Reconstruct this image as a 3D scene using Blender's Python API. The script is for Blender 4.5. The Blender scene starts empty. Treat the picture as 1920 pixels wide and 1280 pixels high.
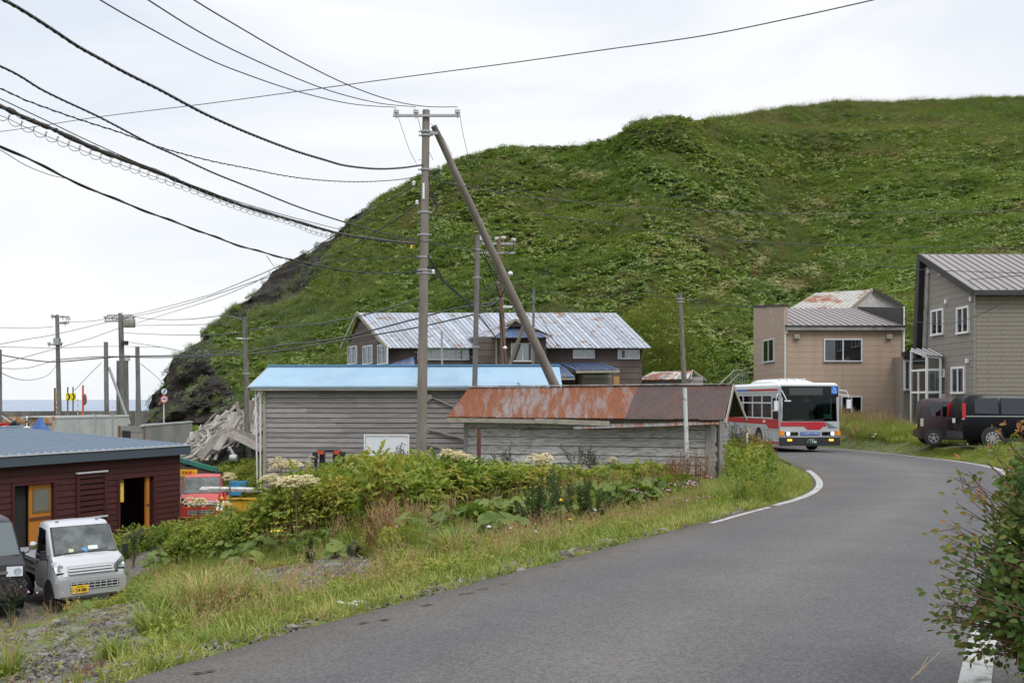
import bpy, bmesh, math, random
import numpy as np
from mathutils import Vector, Matrix, noise as mnoise
R = math.radians
rng = random.Random(7)
S = bpy.context.scene
COL = S.collection
# ------------------------------------------------------------------ camera, sky, sun, exposure
F = 1866.67; HOR = 748.0; CZ = 1.55
cd = bpy.data.cameras.new('camera'); cam = bpy.data.objects.new('camera', cd); COL.objects.link(cam)
cam.location = (0, 0, CZ); cam.rotation_euler = (R(90), 0, 0)
cd.sensor_width = 36; cd.lens = 35; cd.shift_y = (HOR - 640) / 1920; cd.clip_start = 0.1; cd.clip_end = 20000
S.camera = cam
w = bpy.data.worlds.new('World'); S.world = w; w.use_nodes = True
nt = w.node_tree; nt.nodes.clear()
def N(nt, t, **k):
    n = nt.nodes.new(t)
    for a, b in k.items():
        if a.startswith('i_'): n.inputs[a[2:].replace('_', ' ')].default_value = b
        else: setattr(n, a, b)
    return n
SUN_EL, SUN_AZ = 52, 150
def build_world():
    L = nt.links
    sky = N(nt, 'ShaderNodeTexSky'); sky.sky_type = 'NISHITA'; sky.sun_disc = False
    sky.sun_elevation = R(SUN_EL); sky.sun_rotation = R(SUN_AZ)
    tc = N(nt, 'ShaderNodeTexCoord'); sep = N(nt, 'ShaderNodeSeparateXYZ'); L.new(tc.outputs['Generated'], sep.inputs[0])
    mp = N(nt, 'ShaderNodeMapping'); mp.inputs['Scale'].default_value = (1.1, 1.1, 4.2); mp.inputs['Location'].default_value = (0.35, .1, .6)
    L.new(tc.outputs['Generated'], mp.inputs[0])
    no = N(nt, 'ShaderNodeTexNoise'); no.inputs['Scale'].default_value = 1.9; no.inputs['Detail'].default_value = 5; no.inputs['Roughness'].default_value = .5; no.inputs['Distortion'].default_value = .5
    L.new(mp.outputs[0], no.inputs['Vector'])
    cr = N(nt, 'ShaderNodeValToRGB'); cr.color_ramp.elements[0].position = .34; cr.color_ramp.elements[1].position = .58
    cr.color_ramp.elements[0].color = (7.4, 8.0, 8.9, 1); cr.color_ramp.elements[1].color = (9.5, 9.6, 9.75, 1)
    L.new(no.outputs[0], cr.inputs[0])
    # an overcast sky grows brighter towards the zenith
    mr = N(nt, 'ShaderNodeMapRange'); mr.inputs['From Min'].default_value = .35; mr.inputs['From Max'].default_value = 1; mr.inputs['To Min'].default_value = 1; mr.inputs['To Max'].default_value = 2.35
    L.new(sep.outputs[2], mr.inputs[0])
    mu = N(nt, 'ShaderNodeVectorMath', operation='SCALE'); L.new(cr.outputs[0], mu.inputs[0]); L.new(mr.outputs[0], mu.inputs['Scale'])
    mx = N(nt, 'ShaderNodeMix', data_type='RGBA'); mx.inputs[0].default_value = .93
    L.new(sky.outputs[0], mx.inputs[6]); L.new(mu.outputs[0], mx.inputs[7])
    bg = N(nt, 'ShaderNodeBackground'); bg.inputs[1].default_value = .1; L.new(mx.outputs[2], bg.inputs[0])
    out = N(nt, 'ShaderNodeOutputWorld'); L.new(bg.outputs[0], out.inputs[0])
build_world()
sl = bpy.data.lights.new('sun', 'SUN'); sl.energy = 1.5; sl.angle = R(20); sl.color = (1, .97, .92)
so = bpy.data.objects.new('sun', sl); COL.objects.link(so); so.rotation_euler = (R(90 - SUN_EL), 0, R(180 - SUN_AZ))
S.view_settings.view_transform = 'Standard'; S.view_settings.look = 'None'; S.view_settings.exposure = 0.13
S.view_settings.gamma = 1; S.view_settings.use_curve_mapping = False
S.cycles.use_denoising = True; S.cycles.max_bounces = 6; S.cycles.diffuse_bounces = 3; S.cycles.glossy_bounces = 3
S.cycles.transmission_bounces = 4; S.cycles.transparent_max_bounces = 8; S.cycles.caustics_reflective = False; S.cycles.caustics_refractive = False

# ------------------------------------------------------------------ helpers
def W(px, py, Y):            # world point seen at a pixel of the photograph, at distance Y
    return Vector(((px - 960) / F * Y, Y, CZ - (py - HOR) / F * Y))
def PX(x, y, z): return (960 + x / y * F, HOR + (CZ - z) / y * F)
def wallpt(P0, P1, px, py):  # metres along the vertical wall P0-P1 and height, seen at a pixel
    k = (px - 960) / F; dx, dy = P1[0] - P0[0], P1[1] - P0[1]
    Ln = math.hypot(dx, dy); t = (k * P0[1] - P0[0]) / (dx - k * dy)
    Y = P0[1] + t * dy
    return t * Ln, CZ - (py - HOR) / F * Y
def setp(o, label=None, cat=None, group=None, kind=None):
    if label: o['label'] = label
    if cat: o['category'] = cat
    if group: o['group'] = group
    if kind: o['kind'] = kind
    return o
def empty(name, loc, label, cat, rz=0, group=None):
    o = bpy.data.objects.new(name, None); COL.objects.link(o); o.location = loc; o.rotation_euler = (0, 0, rz)
    o.empty_display_size = .2
    return setp(o, label, cat, group)
def link(o, parent=None):
    COL.objects.link(o)
    if parent is not None: o.parent = parent
    return o
class MB:
    def __init__(s): s.v = []; s.f = []; s.t = []
    def add(s, vs, fs, tint=None):
        b = len(s.v); s.v += [tuple(p) for p in vs]; s.f += [tuple(i + b for i in f) for f in fs]
        if tint is not None: s.t += [tint] * len(vs)
        return s
    def box(s, c, d, M=None):
        x, y, z = c; a, b, e = d[0] / 2, d[1] / 2, d[2] / 2
        vs = [Vector((x + i * a, y + j * b, z + k * e)) for k in (-1, 1) for j in (-1, 1) for i in (-1, 1)]
        if M is not None: vs = [M @ p for p in vs]
        return s.add(vs, [(0, 2, 3, 1), (4, 5, 7, 6), (0, 1, 5, 4), (2, 6, 7, 3), (0, 4, 6, 2), (1, 3, 7, 5)])
    def b2(s, lo, hi):
        return s.box([(a + b) / 2 for a, b in zip(lo, hi)], [abs(b - a) for a, b in zip(lo, hi)])
    def tube(s, pts, r, n=8, cap=True):
        pts = [Vector(p) for p in pts]; rs = r if isinstance(r, (list, tuple)) else [r] * len(pts)
        rings = []; up = Vector((0, 0, 1))
        for i, p in enumerate(pts):
            d = (pts[min(i + 1, len(pts) - 1)] - pts[max(i - 1, 0)])
            if d.length < 1e-9: d = Vector((0, 0, 1))
            d.normalize(); u = up if abs(d.z) < .95 else Vector((1, 0, 0))
            a = d.cross(u).normalized(); b = a.cross(d)
            rings.append([p + (a * math.cos(t) + b * math.sin(t)) * rs[i] for t in [2 * math.pi * k / n for k in range(n)]])
        base = len(s.v)
        for rg in rings: s.v += [tuple(q) for q in rg]
        for i in range(len(rings) - 1):
            for k in range(n):
                k2 = (k + 1) % n
                s.f.append((base + i * n + k, base + i * n + k2, base + (i + 1) * n + k2, base + (i + 1) * n + k))
        if cap:
            s.f.append(tuple(base + k for k in range(n))[::-1]); s.f.append(tuple(base + (len(rings) - 1) * n + k for k in range(n)))
        return s
    def poly(s, pts, nrm, th):      # flat polygon with thickness th along nrm
        nrm = Vector(nrm).normalized() * th; a = [Vector(p) for p in pts]; n = len(a)
        return s.add(a + [p - nrm for p in a], [tuple(range(n)), tuple(range(2 * n - 1, n - 1, -1))] + [(i, n + i, n + (i + 1) % n, (i + 1) % n) for i in range(n)])
    def lathe(s, prof, n=20, c=(0, 0, 0), axis='z', cap=True):
        b = len(s.v)
        for r, z in prof:
            for k in range(n):
                t = 2 * math.pi * k / n; a, d = r * math.cos(t), r * math.sin(t)
                p = (a, d, z) if axis == 'z' else ((z, a, d) if axis == 'x' else (a, z, d))
                s.v.append((p[0] + c[0], p[1] + c[1], p[2] + c[2]))
        for i in range(len(prof) - 1):
            for k in range(n):
                k2 = (k + 1) % n; s.f.append((b + i * n + k, b + i * n + k2, b + (i + 1) * n + k2, b + (i + 1) * n + k))
        if cap: s.f.append(tuple(b + k for k in range(n))); s.f.append(tuple(b + (len(prof) - 1) * n + k for k in range(n)))
        return s
    def mesh(s, name, mat, smooth=None):
        me = bpy.data.meshes.new(name); me.from_pydata(s.v, [], s.f); me.validate()
        if s.t and len(s.t) == len(me.vertices):
            at = me.attributes.new('tint', 'FLOAT', 'POINT'); at.data.foreach_set('value', s.t)
        if mat is not None: me.materials.append(mat)
        if not s.t:
            bm = bmesh.new(); bm.from_mesh(me); bmesh.ops.recalc_face_normals(bm, faces=bm.faces); bm.to_mesh(me); bm.free()
        if smooth is not None:
            me.shade_smooth(); me.set_sharp_from_angle(angle=R(smooth))
        return me
    def build(s, name, mat, parent=None, smooth=None, label=None, cat=None, group=None, kind=None):
        o = bpy.data.objects.new(name, s.mesh(name, mat, smooth)); link(o, parent)
        return setp(o, label, cat, group, kind)
_cache = {}
def unit(mat, shape='box'):
    k = (mat.name, shape)
    if k not in _cache:
        m = MB()
        if shape == 'box': m.box((0, 0, 0), (1, 1, 1))
        elif shape == 'lap':     # clapboard: thin at the top, proud at the bottom (outside is -y)
            m.add([(-.5, -.5, -.5), (.5, -.5, -.5), (.5, 0.05, .5), (-.5, 0.05, .5), (-.5, .5, -.5), (.5, .5, -.5), (.5, .5, .5), (-.5, .5, .5)],
                  [(0, 1, 2, 3), (5, 4, 7, 6), (0, 4, 5, 1), (3, 2, 6, 7), (0, 3, 7, 4), (1, 5, 6, 2)])
        _cache[k] = m.mesh('piece', mat)
    return _cache[k]
def piece(name, mat, parent, c, d, rot=(0, 0, 0), shape='box', color=None):
    o = bpy.data.objects.new(name, unit(mat, shape)); link(o, parent); o.location = c; o.scale = d; o.rotation_euler = rot
    if color: o.color = color
    return o
def text(s, size, mat, parent, M, name='lettering', ext=.002, align='CENTER', bold=0.0, label=None):
    c = bpy.data.curves.new('lettering', 'FONT'); c.body = s; c.size = size; c.extrude = ext; c.align_x = align; c.align_y = 'CENTER'; c.offset = bold
    c.resolution_u = 3
    t = bpy.data.objects.new('tmp', c); me = bpy.data.meshes.new_from_object(t); bpy.data.objects.remove(t)
    me.materials.clear(); me.materials.append(mat)
    o = bpy.data.objects.new(name, me); link(o, parent); o.matrix_local = M
    if label: o['label'] = label
    return o
# ------------------------------------------------------------------ materials
MATS = {}
def mat(name, col, rough=.7, metal=0, var=0.0, rnd=0.0, nscale=3.0, col2=None, mix=(.45, .6), stretch=None, bump=0.0, bscale=40.0, coord='pos',
        spec=.5, emit=0, alpha=1, objmix=False, detail=5, coat=0):
    """noise between col and col2 (mix = ramp positions), brightness noise var, per-object brightness rnd"""
    m = bpy.data.materials.new(name); m.use_nodes = True; t = m.node_tree; L = t.links; b = t.nodes['Principled BSDF']
    b.inputs['Roughness'].default_value = rough; b.inputs['Metallic'].default_value = metal; b.inputs['Specular IOR Level'].default_value = spec
    b.inputs['Coat Weight'].default_value = coat; b.inputs['Coat Roughness'].default_value = .08
    c4 = lambda c: (c[0], c[1], c[2], 1)
    oi = N(t, 'ShaderNodeObjectInfo')
    if coord == 'pos': src = N(t, 'ShaderNodeNewGeometry').outputs['Position']
    else: src = N(t, 'ShaderNodeTexCoord').outputs['Object']
    mp = N(t, 'ShaderNodeMapping'); L.new(src, mp.inputs[0])
    if stretch: mp.inputs['Scale'].default_value = stretch
    if coord != 'pos':
        sc = N(t, 'ShaderNodeMath', operation='MULTIPLY'); sc.inputs[1].default_value = 37.0; L.new(oi.outputs['Random'], sc.inputs[0])
        cb = N(t, 'ShaderNodeCombineXYZ'); L.new(sc.outputs[0], cb.inputs[0]); L.new(sc.outputs[0], cb.inputs[1]); L.new(sc.outputs[0], cb.inputs[2]); L.new(cb.outputs[0], mp.inputs['Location'])
    vec = mp.outputs[0]
    cur = None
    if col2 is not None:
        no = N(t, 'ShaderNodeTexNoise'); no.inputs['Scale'].default_value = nscale; no.inputs['Detail'].default_value = detail; no.inputs['Roughness'].default_value = .65; L.new(vec, no.inputs['Vector'])
        cr = N(t, 'ShaderNodeMapRange'); cr.inputs['From Min'].default_value = mix[0]; cr.inputs['From Max'].default_value = mix[1]; L.new(no.outputs[0], cr.inputs[0])
        fac = cr.outputs[0]
        if objmix:      # the object's own colour shifts how much of col2 shows (per sheet)
            sp = N(t, 'ShaderNodeSeparateColor'); L.new(oi.outputs['Color'], sp.inputs[0])
            ad = N(t, 'ShaderNodeMath', operation='ADD', use_clamp=True); sub = N(t, 'ShaderNodeMath', operation='MULTIPLY_ADD'); sub.inputs[1].default_value = 2; sub.inputs[2].default_value = -1
            L.new(sp.outputs[0], sub.inputs[0]); L.new(fac, ad.inputs[0]); L.new(sub.outputs[0], ad.inputs[1]); fac = ad.outputs[0]
        mx = N(t, 'ShaderNodeMix', data_type='RGBA'); mx.inputs[6].default_value = c4(col); mx.inputs[7].default_value = c4(col2); L.new(fac, mx.inputs[0]); cur = mx.outputs[2]
    else:
        rgb = N(t, 'ShaderNodeRGB'); rgb.outputs[0].default_value = c4(col); cur = rgb.outputs[0]
    if var:
        n2 = N(t, 'ShaderNodeTexNoise'); n2.inputs['Scale'].default_value = nscale * 2.7; n2.inputs['Detail'].default_value = 6; n2.inputs['Roughness'].default_value = .7; L.new(vec, n2.inputs['Vector'])
        r2 = N(t, 'ShaderNodeMapRange'); r2.inputs['From Min'].default_value = .25; r2.inputs['From Max'].default_value = .75; r2.inputs['To Min'].default_value = 1 - var; r2.inputs['To Max'].default_value = 1 + var; L.new(n2.outputs[0], r2.inputs[0])
        v = N(t, 'ShaderNodeVectorMath', operation='SCALE'); L.new(cur, v.inputs[0]); L.new(r2.outputs[0], v.inputs['Scale']); cur = v.outputs[0]
    if rnd:
        r3 = N(t, 'ShaderNodeMapRange'); r3.inputs['To Min'].default_value = 1 - rnd; r3.inputs['To Max'].default_value = 1 + rnd; L.new(oi.outputs['Random'], r3.inputs[0])
        v = N(t, 'ShaderNodeVectorMath', operation='SCALE'); L.new(cur, v.inputs[0]); L.new(r3.outputs[0], v.inputs['Scale']); cur = v.outputs[0]
    L.new(cur, b.inputs['Base Color'])
    if bump:
        n3 = N(t, 'ShaderNodeTexNoise'); n3.inputs['Scale'].default_value = bscale; n3.inputs['Detail'].default_value = 4; L.new(vec, n3.inputs['Vector'])
        bp = N(t, 'ShaderNodeBump'); bp.inputs['Strength'].default_value = bump; bp.inputs['Distance'].default_value = .02; L.new(n3.outputs[0], bp.inputs['Height']); L.new(bp.outputs[0], b.inputs['Normal'])
    if emit:
        b.inputs['Emission Color'].default_value = c4(col); b.inputs['Emission Strength'].default_value = emit
    MATS[name] = m
    return m
def glass(name, tint=(.6, .65, .65), amount=.55, rough=.02, ior=1.5):
    """tinted pane: part see-through, mirror-like at a slant"""
    m = bpy.data.materials.new(name); m.use_nodes = True; t = m.node_tree; L = t.links; t.nodes.clear()
    tr = N(t, 'ShaderNodeBsdfTransparent'); tr.inputs[0].default_value = (*tint, 1)
    gl = N(t, 'ShaderNodeBsdfGlossy'); gl.inputs['Roughness'].default_value = rough; gl.inputs[0].default_value = (.9, .95, 1, 1)
    fr = N(t, 'ShaderNodeFresnel'); fr.inputs[0].default_value = ior
    mr = N(t, 'ShaderNodeMapRange'); mr.inputs['To Min'].default_value = amount * .15; mr.inputs['To Max'].default_value = 1; L.new(fr.outputs[0], mr.inputs[0])
    mx = N(t, 'ShaderNodeMixShader'); L.new(mr.outputs[0], mx.inputs[0]); L.new(tr.outputs[0], mx.inputs[1]); L.new(gl.outputs[0], mx.inputs[2])
    o = N(t, 'ShaderNodeOutputMaterial'); L.new(mx.outputs[0], o.inputs[0]); MATS[name] = m
    return m
def leafmat(name, cols, pos_scale=.25, trans=.3, rough=.55, cols2=None, seed=0.0, warm=1.13):
    """foliage: colour ramp over tint attribute + per-instance random, patches by place"""
    m = bpy.data.materials.new(name); m.use_nodes = True; t = m.node_tree; L = t.links; b = t.nodes['Principled BSDF']
    b.inputs['Roughness'].default_value = rough; b.inputs['Specular IOR Level'].default_value = .3
    at = N(t, 'ShaderNodeAttribute', attribute_name='tint'); oi = N(t, 'ShaderNodeObjectInfo')
    geo = N(t, 'ShaderNodeNewGeometry'); no = N(t, 'ShaderNodeTexNoise'); no.inputs['Scale'].default_value = pos_scale; no.inputs['Detail'].default_value = 3
    ad0 = N(t, 'ShaderNodeVectorMath', operation='ADD'); ad0.inputs[1].default_value = (seed, seed * 2, 0); L.new(geo.outputs['Position'], ad0.inputs[0]); L.new(ad0.outputs[0], no.inputs['Vector'])
    a = N(t, 'ShaderNodeMath', operation='MULTIPLY_ADD'); a.inputs[1].default_value = .45; L.new(at.outputs['Fac'], a.inputs[0])
    a2 = N(t, 'ShaderNodeMath', operation='MULTIPLY'); a2.inputs[1].default_value = .42; L.new(oi.outputs['Random'], a2.inputs[0]); L.new(a2.outputs[0], a.inputs[2])
    a3 = N(t, 'ShaderNodeMath', operation='MULTIPLY_ADD'); a3.inputs[1].default_value = .9; a3.inputs[2].default_value = -.36; L.new(no.outputs[0], a3.inputs[0])
    a4 = N(t, 'ShaderNodeMath', operation='ADD', use_clamp=True); L.new(a.outputs[0], a4.inputs[0]); L.new(a3.outputs[0], a4.inputs[1])
    cr = N(t, 'ShaderNodeValToRGB'); e = cr.color_ramp.elements
    while len(e) < len(cols): e.new(.5)
    cols = [(min(1, c[0] * warm), c[1], c[2]) for c in cols]
    for i, c in enumerate(cols):
        e[i].position = i / (len(cols) - 1); e[i].color = (*c, 1)
    L.new(a4.outputs[0], cr.inputs[0]); L.new(cr.outputs[0], b.inputs['Base Color'])
    tl = N(t, 'ShaderNodeBsdfTranslucent'); hs = N(t, 'ShaderNodeVectorMath', operation='MULTIPLY'); hs.inputs[1].default_value = (1.15, 1.25, .6); L.new(cr.outputs[0], hs.inputs[0]); L.new(hs.outputs[0], tl.inputs[0])
    mx = N(t, 'ShaderNodeMixShader'); mx.inputs[0].default_value = trans; L.new(b.outputs[0], mx.inputs[1]); L.new(tl.outputs[0], mx.inputs[2])
    L.new(mx.outputs[0], t.nodes['Material Output'].inputs[0]); MATS[name] = m
    return m
# ------------------------------------------------------------------ the lie of the land
def zr(y): return -0.02 * max(0, y - 6) if y < 60 else -1.08
LE = [(-9, -9), (-5.2, -2), (-3.5, 2.2), (-2.1, 5.4), (-.92, 7.5), (0, 9.1), (2.5, 13.4), (3.35, 14.9), (5.1, 17.9), (6.4, 21.1), (7.6, 25.5), (8.5, 30), (9.3, 36), (9.5, 42), (9, 50), (6, 60), (0, 70)]
RE = [(-4, -9), (-1.0, -2), (1.2, 2.5), (2.75, 5.6), (4.95, 9.8), (7.7, 15), (10.9, 21.5), (13.6, 27.5), (14.8, 32.5), (15.2, 37), (15.4, 42), (15, 50), (12, 62), (5, 76)]
def resample(P, n):
    P = [Vector((*p, 0)) for p in P]
    # Catmull-Rom
    out = []
    for i in range(len(P) - 1):
        p0, p1, p2, p3 = P[max(i - 1, 0)], P[i], P[i + 1], P[min(i + 2, len(P) - 1)]
        for k in range(12):
            t = k / 12
            out.append(.5 * ((2 * p1) + (p2 - p0) * t + (2 * p0 - 5 * p1 + 4 * p2 - p3) * t * t + (-p0 + 3 * p1 - 3 * p2 + p3) * t ** 3))
    out.append(P[-1]); d = [0]
    for a, b in zip(out, out[1:]): d.append(d[-1] + (b - a).length)
    res = []; j = 0
    for i in range(n):
        s = d[-1] * i / (n - 1)
        while j < len(d) - 2 and d[j + 1] < s: j += 1
        t = (s - d[j]) / max(1e-9, d[j + 1] - d[j]); res.append(out[j].lerp(out[j + 1], t))
    return res
LEr = resample(LE, 240); REr = resample(RE, 240)
LEa = np.array([(p.x, p.y) for p in LEr]); REa = np.array([(p.x, p.y) for p in REr])
RP = np.vstack([LEa, REa[::-1]])
def road_dist(x, y):
    """distance outside the road (0 on it); arrays"""
    x = np.atleast_1d(np.asarray(x, float)); y = np.atleast_1d(np.asarray(y, float))
    d = np.full(x.shape, 1e9)
    for a, b in ((LEa[:-1], LEa[1:]), (REa[:-1], REa[1:])):
        for p, q in zip(a, b):
            e = q - p; t = np.clip(((x - p[0]) * e[0] + (y - p[1]) * e[1]) / (e @ e), 0, 1)
            d = np.minimum(d, np.hypot(x - p[0] - t * e[0], y - p[1] - t * e[1]))
    ins = np.zeros(x.shape, bool); n = len(RP); j = n - 1
    for i in range(n):
        xi, yi = RP[i]; xj, yj = RP[j]
        if yi != yj:
            c = ((yi > y) != (yj > y)) & (x < (xj - xi) * (y - yi) / (yj - yi) + xi); ins ^= c
        j = i
    d[ins] = 0
    return d
CP = [(-4, 7.5, -.6), (-5.2, 12, -1.15), (-7, 16, -2.0), (-3.6, 17, -1.3), (-9, 21.3, -2.92), (-12, 21, -2.98), (-11, 27, -3.0), (-14, 28, -3.05), (-11.2, 34, -3.05), (-9, 17, -2.65),
      (-12, 14, -2.6), (-16, 20, -3), (-7, 26, -2.3), (-3, 22, -1.7), (-3, 28, -1.6), (-7, 31, -2.2), (-5, 33, -1.8), (-9, 34, -2.7), (-10.5, 36.5, -2.95), (-8, 37, -1.6), (0, 30, -1.3), (0, 22, -1.1),
      (4, 30, -1.1), (7, 31, -1.0), (0, 17, -.85), (2, 20, -.75), (6, 28, -.85), (0, 37, -1.35), (-12, 45, -2.0), (-10, 47, -1.5), (-13.5, 44, -2.2), (-20, 50, -3), (-25, 40, -3), (-30, 60, -3), (-20, 70, -2.6),
      (-30, 90, -2.2), (-20, 90, -2), (-30, 108, -2), (-60, 108, -2), (-15, 60, -2.2), (-60, 60, -3), (-60, 20, -3), (-30, 0, -2.5), (-12, 0, -1.6), (-5, 50, -1.2), (-5, 65, -1), (5, 50, -.9), (5, 65, -.5), (0, 75, 0), (15, 75, 1.2),
      (15, 57, .4), (20, 57, .4), (24, 57, .4), (18, 50, 0), (16.2, 36, -.2), (20, 35.5, -.12), (20, 38, -.2), (16, 38, -.22), (17, 29, -.2), (14, 24, -.2), (10, 15, 0), (6, 8, .05), (4, 4, .05), (25, 46, 0), (35, 60, 1),
      (20, 20, .2), (40, 30, .5), (40, 0, .5), (60, 60, 1.5), (10, -20, 0), (-10, -30, -1), (40, 100, 4), (0, 100, 1), (-20, 4, -2.0), (-8, 9, -1.4)]
CPa = np.array(CP)
def _tps(r): return np.where(r > 1e-9, r * r * np.log(r + 1e-12), 0)
_n = len(CPa); _K = _tps(np.hypot(CPa[:, None, 0] - CPa[None, :, 0], CPa[:, None, 1] - CPa[None, :, 1])) + np.eye(_n) * .5
_P = np.c_[np.ones(_n), CPa[:, :2]]; _A = np.block([[_K, _P], [_P.T, np.zeros((3, 3))]])
_w = np.linalg.solve(_A, np.r_[CPa[:, 2], 0, 0, 0])
def H(x, y):
    x = np.atleast_1d(np.asarray(x, float)); y = np.atleast_1d(np.asarray(y, float))
    xc = np.clip(x, -70, 70); yc = np.clip(y, -30, 112)
    z = _w[-3] + _w[-2] * xc + _w[-1] * yc
    for i in range(_n): z = z + _w[i] * _tps(np.hypot(xc - CPa[i, 0], yc - CPa[i, 1]))
    z = np.clip(z, -3.4, 6)
    d = road_dist(x, y); s = np.clip((d - .15) / 1.5, 0, 1); s = s * s * (3 - 2 * s)
    zz = np.where(y < 60, -0.02 * np.clip(y - 6, 0, None), -1.08)
    z = (zz - .03) * (1 - s) + z * s
    o = np.clip((y - 111.5) / 2, 0, 1)
    return z * (1 - o) + -8 * o
def h1(x, y): return float(H(x, y)[0])
# ------------------------------------------------------------------ ground, road, sea, hill
def grid_mesh(name, X, Y, Z, m, smooth=True, attr=None):
    nr, nc = X.shape; co = np.stack([X, Y, Z], -1).reshape(-1, 3)
    idx = np.arange(nr * nc).reshape(nr, nc)
    f = np.stack([idx[:-1, :-1], idx[:-1, 1:], idx[1:, 1:], idx[1:, :-1]], -1).reshape(-1, 4)
    me = bpy.data.meshes.new(name); me.vertices.add(len(co)); me.vertices.foreach_set('co', co.ravel())
    me.loops.add(f.size); me.loops.foreach_set('vertex_index', f.ravel().astype(np.int32)); me.polygons.add(len(f))
    me.polygons.foreach_set('loop_start', np.arange(0, f.size, 4, dtype=np.int32)); me.polygons.foreach_set('loop_total', np.full(len(f), 4, np.int32))
    me.update(calc_edges=True); me.validate(); me.materials.append(m)
    if smooth: me.shade_smooth()
    for k, v in (attr or {}).items():
        a = me.attributes.new(k, 'FLOAT', 'POINT'); a.data.foreach_set('value', np.asarray(v, np.float32).ravel())
    o = bpy.data.objects.new(name, me); COL.objects.link(o); return o
def inpoly(px, py, P):
    px = np.asarray(px, float); py = np.asarray(py, float); ins = np.zeros(px.shape, bool); j = len(P) - 1
    for i in range(len(P)):
        (xi, yi), (xj, yj) = P[i], P[j]
        if yi != yj: ins ^= ((yi > py) != (yj > py)) & (px < (xj - xi) * (py - yi) / (yj - yi) + xi)
        j = i
    return ins
# gravel patches, as outlines on the ground seen from the road
GRAVEL1 = [(-60, 1500), (-60, 1200), (60, 1160), (190, 1128), (275, 1134), (320, 1160), (290, 1195), (330, 1225), (230, 1262), (120, 1400)]
GRAVEL2 = [(455, 1105), (470, 1062), (560, 1046), (680, 1040), (720, 1062), (700, 1100), (560, 1130), (470, 1125)]
def zone(x, y, z):
    yy = np.maximum(y, .5); px = 960 + x / yy * F; py = HOR + (CZ - z) / yy * F
    g = (inpoly(px, py, GRAVEL1) | inpoly(px, py, GRAVEL2)) & (y < 19) & (x < 2)
    yard = (x < -8.6) & (x > -30) & (y > 18) & (y < 40) & (z < -2.4)
    return (g | yard).astype(float)
# ground material
def ground_mat():
    m = mat('soil', (.075, .105, .03), .95, col2=(.09, .08, .04), nscale=1.3, var=.35, bump=.6, bscale=30)
    t = m.node_tree; L = t.links; b = t.nodes['Principled BSDF']; cur = b.inputs['Base Color'].links[0].from_socket
    at = N(t, 'ShaderNodeAttribute', attribute_name='gravel'); vo = N(t, 'ShaderNodeTexVoronoi'); vo.inputs['Scale'].default_value = 16
    g = N(t, 'ShaderNodeNewGeometry'); L.new(g.outputs['Position'], vo.inputs['Vector'])
    sc = N(t, 'ShaderNodeSeparateColor'); L.new(vo.outputs['Color'], sc.inputs[0]); cr = N(t, 'ShaderNodeValToRGB'); e = cr.color_ramp.elements
    e[0].color = (.05, .045, .042, 1); e[1].color = (.17, .15, .14, 1); L.new(sc.outputs[0], cr.inputs[0])
    mx = N(t, 'ShaderNodeMix', data_type='RGBA'); L.new(at.outputs['Fac'], mx.inputs[0]); L.new(cur, mx.inputs[6]); L.new(cr.outputs[0], mx.inputs[7]); L.new(mx.outputs[2], b.inputs['Base Color'])
    return m
xs = np.unique(np.r_[np.linspace(-400, -42, 14), np.arange(-42, -14, 1.0), np.arange(-14, 20, .3), np.arange(20, 44, 1.0), np.linspace(44, 400, 12)])
ys = np.unique(np.r_[np.linspace(-300, -20, 8), np.arange(-20, 3, 1.0), np.arange(3, 48, .3), np.arange(48, 118, 1.0)])
XX, YY = np.meshgrid(xs, ys)
ZZ = H(XX.ravel(), YY.ravel()).reshape(XX.shape)
dR = road_dist(XX.ravel(), YY.ravel()).reshape(XX.shape)
bumps = np.array([mnoise.noise((x * .9, y * .9, 3)) for x, y in zip(XX.ravel(), YY.ravel())]).reshape(XX.shape) * .13
ZZ = ZZ + bumps * np.clip((dR - .3) / 2, 0, 1)
gz = zone(XX.ravel(), YY.ravel(), ZZ.ravel()).reshape(XX.shape)
setp(grid_mesh('ground', XX, YY, ZZ, ground_mat(), attr={'gravel': gz}), 'rough ground of soil and gravel falling away beside the road', kind='structure')
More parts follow.
